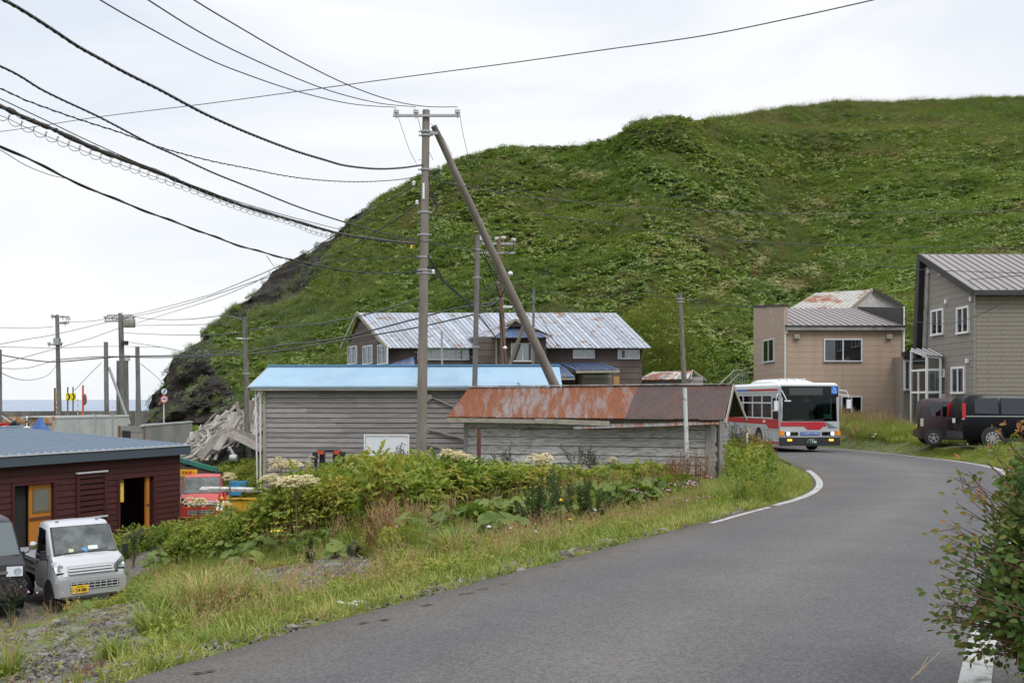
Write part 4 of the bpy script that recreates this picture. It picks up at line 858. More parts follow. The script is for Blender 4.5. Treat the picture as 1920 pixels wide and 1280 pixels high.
# ---- silver kei pickup
def kei_truck(loc, rot, label, paint, group=None, detail=True, name='pickup_truck', bed=True):
    t = empty(name, loc, label, 'truck', rot, group)
    st = [(-.02, .30, .62, .66, .66, .62), (.0, .24, .68, .74, .70, .66), (.05, .22, .80, .86, .725, .70), (.16, .22, .98, 1.02, .735, .70), (.32, .24, 1.03, 1.12, .737, .68), (.42, .26, 1.04, 1.15, .737, .67), (.80, .28, 1.04, 1.69, .737, .65), (.92, .30, 1.04, 1.755, .737, .648), (1.38, .32, 1.04, 1.765, .737, .648), (1.42, .34, 1.04, 1.74, .735, .64)]
    body(t, st, paint)
    # windscreen
    a, b_ = Vector((0, .335, 1.075)), Vector((0, .79, 1.665)); nrm = Vector((0, -(b_.z - a.z), (b_.y - a.y))).normalized()
    off = nrm * .03
    pts = [Vector((-.66, a.y, a.z)), Vector((.66, a.y, a.z)), Vector((.612, b_.y, b_.z)), Vector((-.612, b_.y, b_.z))]
    f = MB().poly([p + off for p in pts], nrm, .03).build('windscreen_surround', BLACKP, t)
    pts = [Vector((-.63, a.y + .03, a.z + .045)), Vector((.63, a.y + .03, a.z + .045)), Vector((.59, b_.y - .02, b_.z - .02)), Vector((-.59, b_.y - .02, b_.z - .02))]
    g = MB().poly([p + off + nrm * .012 for p in pts], nrm, .008); g = g.build('windscreen', mat(name + '_screen', (.05, .06, .06), .08, spec=.5, coat=0, col2=(.12, .135, .13), nscale=2.5, mix=(.4, .6)) if 'screen_m' not in MATS else MATS['screen_m'], f)
    if detail:
        q = MB(); q.tube([(-.45, .36, 1.12), (-.05, .33, 1.15)], .012, 5).tube([(.02, .36, 1.12), (.45, .34, 1.17)], .012, 5)
        for p in q.v: pass
        w_ = q.build('wiper', BLACKP, f); w_.location = nrm * .06
        for x, y, c, n_ in ((-.30, .12, (.45, .5, .3), 'paper_cup'), (.16, .16, (.6, .7, .6), 'tissue_box'), (-.02, .12, (.1, .25, .5), 'blue_cloth')):
            p = Vector((x, a.y + y * .6, a.z + y * .8)) + nrm * .045; piece(n_, mat(n_, c, .7), f, p, (.1 if x < 0 else .2, .01, .09), (math.atan2(nrm.z, -nrm.y) * -1, 0, 0))
    for s in (-1, 1):
        sideglass(t, st, [(.62, .1), (1.3, .1), (1.3, .86), (.86, .86)], TINTG if not detail else DGLASS, s)
        q = MB().poly([sidept(st, .55, -.1, s, .004), sidept(st, 1.36, -.1, s, .004), sidept(st, 1.36, .02, s, .004), sidept(st, .55, .02, s, .004)][::s * -1], (s, 0, 0), .006).build('belt_trim', BLACKP, t)
        piece('door_seam', INK, t, (s * .738, .50, .72), (.006, .012, .7)); piece('door_handle', BLACKP, t, (s * .745, 1.22, .92), (.02, .14, .03))
        # headlamp: slanted lens
        xs_ = s * .60
        pts = [Vector((s * .47, .0, .70)), Vector((s * .70, .07, .70)), Vector((s * .745, .25, .98)), Vector((s * .68, .16, 1.02)), Vector((s * .49, .06, .88))]
        nn = Vector((s * .35, -1, .35)).normalized(); h = MB().poly([p + nn * .035 for p in (pts if s > 0 else pts[::-1])], nn, .06).build('headlamp', CHROME, t)
        piece('reflector', RUBBER, h, Vector((s * .60, .055, .76)) + nn * .04, (.18, .012, .05)); q = MB().lathe([(.055, -.02), (.05, .02)], 14, axis='y').build('bulb', LAMPG, h); q.location = Vector((s * .62, .055, .90)) + nn * .05
        o = MB().box((0, 0, 0), (.11, .05, .2)).build('mirror', BLACKP, t, 30); o.location = (s * .86, .40, 1.14); MB().tube([(0, 0, -.05), (-s * .13, .06, -.02)], .012, 6).build('mirror_arm', BLACKP, o)
        wheel(t, (s * .64, .42, .27), .27, .15, .16, 8, RIMM); wheel(t, (s * .64, 2.32, .27), .27, .15, .16, 8, RIMM)
        q = MB().lathe([(.33, -.0), (.33, .02)], 22, axis='x').build('wheel_arch', BLACKP, t); q.location = (s * .735 - .01, .42, .30)
    # face: grille bars, bumper, air intake
    piece('face_panel', paint, t, (0, .055, .86), (.94, .05, .12), (-.35, 0, 0))
    for k in range(3): piece('grille_bar', CHROME, t, (0, -.035 + k * .03, .765 + k * .055), (.93 - k * .03, .04, .022), (-.3, 0, 0))
    piece('bumper', paint, t, (0, -.035, .46), (1.40, .10, .32)); piece('bumper_lip', paint, t, (0, -.04, .64), (1.36, .06, .04))
    q = piece('air_intake', BLACKP, t, (.05, -.09, .50), (1.0, .012, .16))
    for k in range(3): piece('grille_bar', ALU, t, (.05, -.1, .44 + k * .06), (1.0, .012, .012))
    for k in range(9): piece('grille_bar', ALU, t, (-.44 + k * .12, -.1, .50), (.01, .012, .16))
    piece('bumper_corner', paint, t, (-.66, -.02, .44), (.12, .12, .30), (0, 0, .35)); piece('bumper_corner', paint, t, (.66, -.02, .44), (.12, .12, .30), (0, 0, -.35))
    piece('roof_rack_foot', RIMM, t, (-.42, .95, 1.775), (.06, .05, .04)); piece('roof_rack_foot', RIMM, t, (.42, .95, 1.775), (.06, .05, .04))
    if bed:
        piece('bed_floor', paint, t, (0, 2.42, .62), (1.42, 1.94, .08)); 
        for s in (-1, 1):
            piece('bed_side', paint, t, (s * .70, 2.42, .80), (.03, 1.94, .29)); piece('rail', CHROME, t, (s * .72, 2.42, .86), (.02, 1.9, .03)); piece('rail', CHROME, t, (s * .72, 2.42, .72), (.02, 1.9, .03))
        piece('tailgate', paint, t, (0, 3.38, .80), (1.42, .03, .29)); piece('bed_front', paint, t, (0, 1.47, .86), (1.42, .03, .42)); piece('underbody', BLACKP, t, (0, 1.9, .42), (1.0, 2.6, .22))
        for k in (-.5, -.17, .17, .5): MB().tube([(k, 1.5, 1.05), (k, 1.5, 1.68)], .014, 6).build('guard_bar', CHROME, t)
        MB().tube([(-.6, 1.5, 1.05), (-.6, 1.5, 1.7), (.6, 1.5, 1.7), (.6, 1.5, 1.05)], .018, 6).build('guard_frame', CHROME, t)
    return t
kt = kei_truck((-9.0, 21.3, -2.90), R(41), 'silver flatbed mini truck with yellow number plate, parked nose out beside dark red building', SILVER)
plate(kt, FR(-.26, -.108, .44), PLY, INK, '旭川480', '34-88', small='き')
# badge on the nose: an S of folded strokes
q = MB(); zz = [(.05, .045), (-.035, .005), (-.055, .012), (.0, .04)]
q.poly([(-.055, 0, .012), (.0, 0, .052), (.055, 0, .018), (.028, 0, .0), (.005, 0, .016), (-.01, 0, .006), (.055, 0, -.03)][:3] + [(.03, 0, .004), (.002, 0, .022), (-.02, 0, .008)], (0, -1, 0), .01)
q.poly([(.055, 0, -.012), (.0, 0, -.052), (-.055, 0, -.018), (-.03, 0, -.004), (-.002, 0, -.022), (.02, 0, -.008)], (0, -1, 0), .01)
q.poly([(-.055, 0, .012), (-.035, 0, .0), (.055, 0, -.03), (.055, 0, -.012), (.0, 0, .022)][:4], (0, -1, 0), .01)
e_ = q.build('badge', CHROME, kt); e_.location = (.0, .135, .985); e_.rotation_euler = (R(-28), 0, 0)
# ---- generic wagon
def wagon(name, loc, rot, label, cat, L_, st, paint, glassw, wr, wb_y, sidewins, rear=None, front=None, group=None, trim=None, spokes=7):
    t = empty(name, loc, label, cat, rot, group); body(t, st, paint)
    hw = max(s[4] for s in st)
    for s in (-1, 1):
        for wn in sidewins: sideglass(t, st, wn, glassw, s)
        for y in wb_y:
            q = MB().lathe([(wr + .055, -.0), (wr + .055, .015)], 26, axis='x').build('wheel_arch', BLACKP, t); q.location = (s * (hw + .002) - .007, y, wr + .03)
            wheel(t, (s * (hw - .075), y, wr), wr, .19, wr * .68, spokes)
        a, b_ = wb_y; piece('sill', BLACKP, t, (s * (hw - .0), (a + b_) / 2, .27), (.03, b_ - a - wr * 2 - .15, .1))
        for y in ((a + b_) / 2 - .25, (a + b_) / 2 + .55): piece('door_seam', INK, t, (s * (hw + .001), y, .68), (.006, .012, .66))
        piece('door_handle', trim or paint, t, (s * (hw + .012), (a + b_) / 2 - .08, .93), (.02, .15, .03)); piece('door_handle', trim or paint, t, (s * (hw + .012), (a + b_) / 2 + .4, .93), (.02, .15, .03))
        o = MB().box((0, 0, 0), (.16, .08, .13)).build('mirror', paint, t, 30); o.location = (s * (hw + .08), st[4][0] + .55, 1.06)
    return t
PURP = carpaint('purple_brown_paint', (.032, .020, .023), 0, .35, 0, .35); BLK = carpaint('black_paint', (.002, .002, .005), 0, .28, 0, .22)
# kei wagon (front at y = 0, rear at 3.4)
st = [(-.0, .28, .60, .70, .62, .58), (.05, .22, .82, .92, .70, .64), (.35, .2, .98, 1.04, .735, .66), (.62, .2, 1.02, 1.12, .738, .66), (1.15, .2, 1.02, 1.70, .738, .60), (1.6, .2, 1.02, 1.78, .738, .60), (2.9, .2, 1.02, 1.79, .738, .60), (3.25, .22, 1.02, 1.74, .735, .585), (3.36, .25, 1.00, 1.60, .72, .58), (3.40, .30, .95, 1.2, .70, .60)]
def at_rear(px, py, Y, rot, L_, z): 
    p = W(px, py, Y); d = Vector((math.sin(rot), -math.cos(rot), 0)); return p, d
rot = R(77); hd = Vector((math.sin(rot), -math.cos(rot), 0)); side = Vector((math.cos(rot), math.sin(rot), 0))
rc = Vector((W(1727, 838, 38.2).x, 38.2, 0)) # near rear corner (local x = -.738 side faces the camera? pick by geometry)
orig = rc + hd * 3.4 + side * .74; orig.z = -.21
kw = wagon('car', tuple(orig), rot, 'purple brown boxy mini car seen from its rear corner, left of the black minivan', 'car', 3.4, st, PURP, TINTG, .275, (.62, 2.95),
           [[(1.15, .1), (1.95, .1), (1.95, .84), (1.35, .84)], [(2.02, .1), (2.62, .1), (2.62, .84), (2.02, .84)], [(2.70, .16), (3.0, .12), (3.12, .5), (2.95, .82), (2.70, .82)]], spokes=5)
BACK = Matrix.Rotation(math.pi, 4, 'Z')
def rear_parts(t, L_, w, zg0, zg1, lamp_z0, lamp_z1, lampm, pm, platez, lw=.09, glassm=TINTG):
    MB().poly([(-w * .86, L_ + .0, zg0), (w * .86, L_ + .0, zg0), (w * .78, L_ - .1, zg1), (-w * .78, L_ - .1, zg1)], (0, 1, .1), .03).build('rear_window', glassm, t)
    for s in (-1, 1):
        o = MB().b2((s * w * .965, L_ - .09, lamp_z0), (s * (w * 1.0) + s * .004, L_ + .02, lamp_z1)).build('tail_lamp', lampm, t)
        for k in range(3): q = MB().lathe([(.035, 0), (.03, .012)], 12, axis='x').build('lamp_bulb', LAMPG if lampm is not LAMPR else LAMPR, o); q.location = (s * w + s * .006, L_ - .06, lamp_z0 + (lamp_z1 - lamp_z0) * (.2 + .3 * k))
    piece('rear_bumper', BLACKP if lampm is LAMPR else MATS['purple_brown_paint'], t, (0, L_ + .03, .42), (w * 1.9, .08, .24))
    return plate(t, Matrix.Translation((0, L_ + .05, platez)) @ BACK @ FRONT, pm, INK, '', '', w=.33)
rear_parts(kw, 3.40, .738, 1.08, 1.62, .72, 1.02, CHROME, PLY, .72)
# black minivan
st = [(0, .30, .62, .74, .72, .66), (.06, .22, .86, .96, .80, .74), (.5, .2, 1.02, 1.10, .865, .78), (1.0, .2, 1.06, 1.16, .868, .76), (1.7, .2, 1.08, 1.72, .868, .70), (2.2, .2, 1.08, 1.83, .868, .70), (3.9, .2, 1.08, 1.86, .868, .70), (4.45, .22, 1.08, 1.83, .865, .69), (4.62, .26, 1.05, 1.66, .85, .68), (4.70, .3, 1.0, 1.3, .83, .7)]
rot = R(83); hd = Vector((math.sin(rot), -math.cos(rot), 0)); side = Vector((math.cos(rot), math.sin(rot), 0))
rc = Vector((W(1806, 838, 35.2).x, 35.2, 0)); orig = rc + hd * 4.7 + side * .87; orig.z = -.14
mv = wagon('minivan', tuple(orig), rot, 'black minivan with red tail lamps and chrome belt line, parked by the tall house', 'minivan', 4.7, st, BLK, TINTG, .32, (.85, 3.72),
           [[(1.75, .1), (2.5, .1), (2.5, .84), (1.95, .84)], [(2.56, .1), (3.4, .1), (3.4, .84), (2.56, .84)], [(3.5, .12), (4.3, .16), (4.28, .80), (3.5, .84)]], trim=CHROME, spokes=9)
rear_parts(mv, 4.70, .865, 1.12, 1.66, 1.02, 1.55, LAMPR, PLW, .92)
for s in (-1, 1): piece('belt_chrome', CHROME, mv, (s * .872, 3.0, 1.085), (.012, 3.2, .03)); piece('lamp_lower', CHROME, mv, (s * .80, 4.69, .99), (.16, .06, .05))
piece('green_curtain', mat('green_cloth', (.05, .2, .05), .9), mv, (-.885, 2.55, 1.4), (.01, .08, .3))
# dark van at the left edge
DGREY = carpaint('graphite_paint', (.022, .022, .027), 0, .4, .1, .4)
st = [(-.02, .30, .60, .68, .66, .62), (.0, .24, .72, .78, .70, .66), (.06, .22, .95, 1.0, .73, .70), (.25, .22, 1.08, 1.14, .738, .70), (.42, .24, 1.1, 1.32, .738, .68), (.80, .28, 1.1, 1.82, .738, .64), (1.0, .3, 1.1, 1.88, .738, .63), (3.2, .3, 1.1, 1.9, .738, .62), (3.38, .34, 1.1, 1.8, .73, .6)]
rot = R(38); 
dv = wagon('van', (-10.65, 20.2, -2.86), rot, 'dark grey mini van cut off at the left edge beside the silver truck', 'van', 3.4, st, DGREY, TINTG, .27, (.55, 2.75), [[(.75, .1), (1.35, .1), (1.35, .84), (.95, .84)], [(1.45, .1), (2.3, .1), (2.3, .84), (1.45, .84)], [(2.4, .1), (3.1, .1), (3.1, .84), (2.4, .84)]])
a, b_ = Vector((0, .30, 1.15)), Vector((0, .77, 1.78)); nrm = Vector((0, -(b_.z - a.z), (b_.y - a.y))).normalized(); off = nrm * .035
MB().poly([Vector((x, p.y, p.z)) + off for x, p in ((-.66, a), (.66, a), (.59, b_), (-.59, b_))], nrm, .03).build('windscreen', mat('van_screen', (.09, .11, .115), .08, spec=.5), dv)
for s in (-1, 1):
    h = piece('headlamp', CHROME, dv, (s * .52, .02, .86), (.30, .12, .2), (-.2, 0, -s * .3)); q = MB().lathe([(.075, -.02), (.065, .02)], 16, axis='y').build('bulb', LAMPG, dv); q.location = (s * .55, -.06, .86)
    q = MB().lathe([(.05, -.02), (.045, .02)], 14, axis='y').build('fog_lamp', LAMPG, dv); q.location = (s * .58, -.07, .42)
piece('grille_bar', CHROME, dv, (0, -.02, .86), (.74, .05, .06)); piece('bumper', DGREY, dv, (0, -.03, .48), (1.42, .1, .34)); piece('air_intake', BLACKP, dv, (0, -.085, .46), (.8, .012, .14))
o = MB().lathe([(.02, -.03), (.085, -.01), (.09, .03)], 16, axis='y').build('round_mirror', CHROME, dv, 40); o.location = (.93, .30, 1.32); MB().tube([(.70, .42, 1.12), (.84, .34, 1.2), (.93, .33, 1.3)], .014, 6).build('mirror_arm', BLACKP, dv)
# red kei truck behind the dark red building
REDP = carpaint('red_paint', (.42, .035, .022), .4, .45)
rt = kei_truck((-11.1, 35.6, -2.98), R(14), 'red mini truck half hidden behind the corner of the dark red building', REDP, detail=False, bed=True)
# white small truck far left
WHP = carpaint('white_paint', (.6, .62, .62), .3, .4)
wt = kei_truck((-29.8, 52.0, -2.05), R(62), 'small white truck cab just above the far edge of the grey blue roof', WHP, detail=False)
# ================================================================== city bus
BSIL = mat('bus_silver', (.47, .49, .51), .4, metal=.25, coat=.3, var=.04, nscale=1); BRED = mat('bus_red', (.42, .018, .03), .4, coat=.4); BWH = mat('bus_white', (.66, .68, .70), .45, coat=.2); BBLU = mat('bus_blue', (.05, .12, .48), .5)
BBLK = mat('bus_black', (.006, .007, .008), .2, spec=.4)
def bus():
    W_, L_, H0, H1 = 2.6, 10.3, .36, 2.93; hw = W_ / 2; rot = R(6)
    t = empty('city_bus', (W(1519, 840, 41.6).x, 41.6, zr(42) + .02), 'silver city bus with red stripe and dark front coming round the bend', 'bus', rot)
    def P(name, m, lo, hi): return MB().b2(lo, hi).build(name, m, t)
    # floor, lower skirts
    P('floor', mat('bus_floor', (.06, .075, .065), .8), (-hw + .05, .1, .55), (hw - .05, L_ - .05, .62)); P('chassis', BLACKP, (-hw + .15, .3, .34), (hw - .15, L_ - .3, .54))
    for s in (-1, 1):
        x0, x1 = s * (hw - .04), s * hw
        # skirt broken by the wheel openings
        for a, b_ in ((.14, 2.05), (3.05, 7.1), (8.1, L_)): P('side_panel', BSIL, (x0, a, H0), (x1, b_, 1.16))
        for a, b_ in ((2.05, 3.05), (7.1, 8.1)):
            q = MB(); n = 10; c = (a + b_) / 2; pts = [(x1, a, 1.16), (x1, b_, 1.16)] + [(x1, c + .5 * math.cos(math.pi * k / n), .52 + .5 * math.sin(math.pi * k / n)) for k in range(n + 1)][::1]
            pts = [(x1, a, 1.16), (x1, a, .52)] + [(x1, c - .5 * math.cos(math.pi * k / n), .52 + .5 * math.sin(math.pi * k / n)) for k in range(n + 1)] + [(x1, b_, 1.16)]
            q.poly(pts if s < 0 else pts[::-1], (s, 0, 0), .04).build('side_panel', BSIL, t)
            wheel(t, (s * (hw - .17), c, .48), .48, .28, .29, 8); P('wheel_housing', BLACKP, (s * (hw - .42), a, .5), (s * (hw - .43), b_, 1.0))
        e = .004
        P('red_stripe', BRED, (x1, 1.3, 1.16), (x1 + s * e, L_, 1.40)); P('red_stripe', BRED, (x1, .16, 1.00), (x1 + s * e, 1.3, 1.40)); P('waist_panel', BSIL, (x0, .14, 1.16), (x1, L_, 1.42))
        MB().poly([(x1 + s * e, 1.3, 1.16), (x1 + s * e, 1.3, 1.0), (x1 + s * e, 1.62, 1.16)][::s * -1], (s, 0, 0), e).build('red_stripe', BRED, t)
        P('red_sill', BRED, (x1, .14, .36), (x1 + s * e, 2.0, .46)); P('blue_panel', BBLU, (x1, 3.1, .36), (x1 + s * e, 6.6, .62))
        P('upper_panel', BSIL, (x0, .14, 2.42), (x1, L_, 2.58)); P('roof_band', BWH, (x0, .14, 2.58), (x1, L_, 2.80)); P('red_band', BRED, (x1, .25, 2.60), (x1 + s * e, 3.9, 2.69)); P('blue_band', BBLU, (x1, 3.9, 2.60), (x1 + s * e, 6.2, 2.69))
        ys_ = [.95, 2.15, 3.35, 4.6, 5.85, 7.1, 8.35, 9.6]
        for k, (a, b_) in enumerate(zip(ys_, ys_[1:])):
            f = P('side_window', SIDEG, (s * (hw - .02), a + .05, 1.46), (s * (hw - .026), b_ - .02, 2.40)); 
            q = MB(); X0, X1 = s * (hw - .03), s * (hw + .002); q.b2((X0, a - .03, 1.42), (X1, a + .05, 2.42)).b2((X0, a + .05, 2.06), (X1, b_ - .03, 2.12)).b2((X0, a + .05, 1.42), (X1, b_ - .03, 1.46)).b2((X0, a + .05, 2.39), (X1, b_ - .03, 2.42)).build('window_frame', ALU, f)
            if k < 4:
                c = MB(); n = 10; vs = [(s * (hw - .10 - .02 * (i % 2)), a + .1 + (.28 if i > 4 else .0) + (b_ - a - .2) * .06 * i, z) for i in range(n) for z in (1.6 if k else 1.5, 2.38)]; c.add(vs, [(2 * i, 2 * i + 2, 2 * i + 3, 2 * i + 1) for i in range(n - 1)]).build('curtain', LACE, f)
        P('rear_quarter', BSIL, (x0, 9.6, 1.42), (x1, L_, 2.42)); P('front_quarter', BSIL, (x0, .88, 1.42), (x1, .98, 2.42))
        q = MB().poly([(x1 + s * .002, .2, 1.30), (x1 + s * .002, .85, 1.46), (x1 + s * .002, .85, 2.30), (x1 + s * .002, .2, 2.30)][::s * -1], (s, 0, 0), .008).build('quarter_window', MATS['car_glass'], t)
        P('window_rail', ALU, (x1, .2, 1.74), (x1 + s * .012, .85, 1.79)); P('front_quarter', BSIL, (x0, .14, 2.30), (x1, .88, 2.42)); P('front_pillar', BSIL, (x0, .1, 1.0), (x1 + s * .001, .2, 2.58))
        P('body_seam', INK, (x1, 1.75, .5), (x1 + s * .003, 1.76, 1.0)); P('body_seam', INK, (x1, .14, .92), (x1 + s * .003, 2.0, .93)); P('flap', BSIL, (x1, .9, .5), (x1 + s * .01, 1.1, .72)); P('side_marker', LAMPA, (x1, 3.4, .78), (x1 + s * .02, 3.46, .86)); P('side_label', WINK, (x1 + s * .004, 1.75, 1.24), (x1 + s * .007, 1.98, 1.34))
        for k, y in enumerate((1.6, 2.9, 4.0, 5.1, 6.2)): o = MB().b2((s * .35, y, .62), (s * 1.1, y + .42, 1.1)).b2((s * .35, y + .36, 1.1), (s * 1.1, y + .45, 1.72)).build('seat', mat('seat_cloth', (.03, .07, .09), .9) if 'seat_cloth' not in MATS else MATS['seat_cloth'], t, 30)
    P('rear_wall', BSIL, (-hw, L_ - .02, .36), (hw, L_, 2.8))
    # roof with rounded edges
    n = 9; q = MB(); prof = []
    for k in range(n): a = math.pi / 2 * k / (n - 1); prof.append((hw - .16 + .16 * math.cos(a), 2.78 + .15 * math.sin(a)))
    prof = prof + [(-x, z) for x, z in prof[::-1]]
    rows = [(.10, -.10), (.14, -.04), (.25, 0), (L_ - .2, 0), (L_, -.08)]; vs = [(x, y, z + (dz if z > 2.8 else 0)) for y, dz in rows for x, z in prof]; m_ = len(prof)
    q.add(vs, [(i * m_ + k, i * m_ + k + 1, (i + 1) * m_ + k + 1, (i + 1) * m_ + k) for i in range(len(rows) - 1) for k in range(m_ - 1)] + [tuple(range(m_)), tuple(range((len(rows) - 1) * m_, len(rows) * m_)), tuple([i * m_ for i in range(len(rows))] + [i * m_ + m_ - 1 for i in range(len(rows))][::-1])])
    q.build('roof', BWH, t, 40)
    # air conditioner
    q = MB(); st_ = [(1.5, .72, 2.93, 2.98), (1.7, .82, 2.93, 3.05), (2.2, .86, 2.93, 3.10), (4.6, .86, 2.93, 3.12), (5.0, .8, 2.93, 3.02)]
    vs = []; 
    for y, w1, z0, z1 in st_: vs += [(-w1, y, z0), (-w1, y, z0 + (z1 - z0) * .5), (-w1 + .25, y, z1), (w1 - .25, y, z1), (w1, y, z0 + (z1 - z0) * .5), (w1, y, z0)]
    q.add(vs, [(i * 6 + k, i * 6 + (k + 1) % 6, (i + 1) * 6 + (k + 1) % 6, (i + 1) * 6 + k) for i in range(4) for k in range(6)] + [(0, 1, 2, 3, 4, 5), (24, 25, 26, 27, 28, 29)]); ac = q.build('air_conditioner', BWH, t, 20)
    for k in range(4): piece('cooling_fin', BWH, ac, (-.55 + k * .35, 3.0, 3.12), (.08, 2.4, .05))
    # front
    r = .12
    P('front_panel', BSIL, (-hw + .02, .02, .62), (hw - .02, .12, 1.32)); P('front_bumper', BLACKP, (-hw + .01, -.03, .30), (hw - .01, .14, .66))
    for s in (-1, 1): MB().tube([(s * (hw - .09), .11, .32), (s * (hw - .09), .11, .66)], .09, 14).build('bumper_corner', BLACKP, t, 40); MB().tube([(s * (hw - .075), .095, .66), (s * (hw - .075), .095, 2.78)], .075, 14).build('corner_post', BSIL if True else BBLK, t, 40)
    MB().poly([(-hw + .03, .0, 1.12), (-.25, .0, 1.12), (-.10, .0, .98), (.42, .0, .98), (.58, .0, 1.12), (.72, .0, 1.12), (.62, .0, 1.30), (-hw + .03, .0, 1.30)], (0, -1, 0), .02).build('red_stripe', BRED, t)
    # windscreen with the low kerb-side pane
    sc = MB().poly([(-hw + .06, .02, 1.34), (.62, .02, 1.34), (.80, .02, 1.02), (hw - .08, .02, 1.02), (hw - .06, .06, 2.36), (-hw + .06, .06, 2.36)], (0, -1, 0), .012).build('windscreen', mat('bus_screen', (.008, .014, .014), .06, spec=.8) if False else glass('bus_screen_glass', (.42, .55, .52), .05, ior=1.22), t)
    MB().poly([(-hw + .04, .045, 1.30), (.60, .045, 1.30), (.78, .045, .98), (hw - .05, .045, .98), (hw - .05, .05, 1.06), (.83, .05, 1.06), (.66, .05, 1.38), (-hw + .04, .05, 1.38)], (0, -1, 0), .02).build('screen_seal', BBLK, sc)
    P('destination_panel', BBLK, (-hw + .06, .02, 2.34), (hw - .06, .10, 2.80)); P('destination_glass', mat('dim_display', (.03, .035, .038), .15, spec=.8), (-.9, .012, 2.42), (.55, .02, 2.72))
    P('front_cap', BWH, (-hw + .08, .05, 2.79), (hw - .08, .3, 2.88))
    for s in (-1, 1): P('screen_pillar', BBLK, (s * (hw - .10), .03, 1.0), (s * (hw - .03), .09, 2.36))
    # interior seen through the screen
    P('dashboard', mat('dashboard', (.05, .05, .05), .8), (-hw + .15, .2, 1.1), (.3, .6, 1.36)); q = MB(); q.lathe([(.23, 0), (.25, .015), (.23, .03), (.21, .015)], 20).build('steering_wheel', BLACKP, t).location = (-.62, .66, 1.46)
    P('fare_box', mat('fare_box', (.25, .3, .26), .6), (.25, .7, .62), (.5, 1.0, 1.55)); P('driver_screen', mat('green_grey', (.06, .11, .09), .6), (-.1, 1.5, .62), (-.05, 1.9, 1.9))
    P('bulkhead', mat('interior_green', (.035, .06, .05), .8), (-hw + .1, 9.0, .6), (hw - .1, 9.1, 2.6)); P('ceiling', mat('interior_ceiling', (.25, .28, .26), .8), (-hw + .1, .5, 2.56), (hw - .1, 9, 2.6))
    for x in (.55, .95, -.2): MB().tube([(x, 1.3, .62), (x, 1.3, 2.55)], .02, 6).build('grab_pole', mat('yellow_pole', (.5, .35, .05), .5) if 'yellow_pole' not in MATS else MATS['yellow_pole'], t)
    P('notice_card', mat('pale_green_card', (.45, .6, .52), .7), (.62, .066, 1.42), (.93, .07, 1.62)); P('inner_mirror', BWH, (-.25, .2, 2.14), (.05, .24, 2.34)); P('price_board', mat('display', (.15, .17, .16), .4), (.25, .75, 1.95), (.5, .8, 2.25))
    # wheelchair sign
    s_ = P('wheelchair_sign', mat('sign_blue', (.02, .16, .62), .4), (.92, .008, 2.47), (1.19, .012, 2.77)); s_.location = (0, 0, 0)
    q = MB(); cx, cz = 1.045, 2.575; pts = [(cx + .065 * math.cos(a), .004, cz + .065 * math.sin(a)) for a in [R(130) + R(270) * k / 14 for k in range(15)]]; q.tube(pts, .009, 5)
    q.tube([(1.035, .004, 2.71), (1.045, .004, 2.62), (1.10, .004, 2.61), (1.125, .004, 2.54), (1.15, .004, 2.545)], .011, 5).tube([(1.04, .004, 2.665), (1.10, .004, 2.66)], .009, 5); q.lathe([(.018, 0), (.018, .006)], 10, (1.03, .0, 2.735), 'y'); q.build('wheelchair_symbol', WINK, s_)
    # lamps
    for s in (-1, 1):
        o = P('headlamp_bezel', BBLK, (s * .52, -.01, .74), (s * 1.08, .03, .88)); 
        q = MB().lathe([(.085, 0), (.07, .02)], 18, (s * (.96), -.03, .81), 'y').build('headlamp', LAMPW, o); q = MB().lathe([(.06, 0), (.05, .02)], 14, (s * .74, -.03, .81), 'y').build('headlamp', LAMPG, o)
        P('turn_lamp', LAMPA, (s * 1.13, -.02, .74), (s * 1.31, .12, .93)); P('fog_lamp', AMBL, (s * .80, -.045, .50), (s * 1.0, -.02, .59))
    q = P('slogan_board', mat('slogan_blue', (.02, .10, .38), .5), (-.42, -.012, .75), (.42, .0, .88)); text('ノンステップバス', .098, WINK, q, FR(0, -.014, .815), ext=.001, bold=.002)
    pl = plate(t, FR(0.04, -.045, .49), PLGN, WINK, '旭川200', '', .46, .24); text('・・7 08', .115, WINK, pl, Matrix.Translation((0, -.03, .006)), 'plate_number', .001, bold=.003)
    # mirrors
    o = MB().tube([(-hw + .05, .05, 2.62), (-hw + .02, -.18, 2.58), (-hw + .16, -.3, 2.22)], .02, 6).build('mirror_arm', ALU, t); q = MB().lathe([(.02, -.0), (.14, .02), (.13, .06)], 16).build('mirror', BWH, o, 40); q.location = (-hw + .2, -.32, 2.14)
    q = MB().box((0, 0, 0), (.17, .08, .38)).build('mirror', BWH, o, 30); q.location = (-hw - .17, .0, 1.98); MB().tube([(-hw, .1, 2.5), (-hw - .14, .02, 2.4), (-hw - .17, .0, 2.18)], .018, 6).build('mirror_bracket', ALU, o)
    o = MB().tube([(hw, .1, 2.62), (hw + .25, -.02, 2.6), (hw + .38, -.04, 2.36)], .022, 6).tube([(hw, .1, 2.45), (hw + .3, -.02, 2.4), (hw + .38, -.04, 2.3)], .02, 6).build('mirror_arm', ALU, t); q = MB().box((0, 0, 0), (.17, .08, .38)).build('mirror', BWH, o, 30); q.location = (hw + .36, -.03, 2.05)
    MB().tube([(-.9, -.0, 1.36), (-.2, -.01, 1.40)], .012, 5).tube([(-.05, -.0, 1.36), (.6, -.01, 1.40)], .012, 5).build('wiper', BLACKP, t)
    MB().tube([(hw + .001, .12, .7), (hw + .001, .12, 1.0)], .004, 4)
    return t
bus()
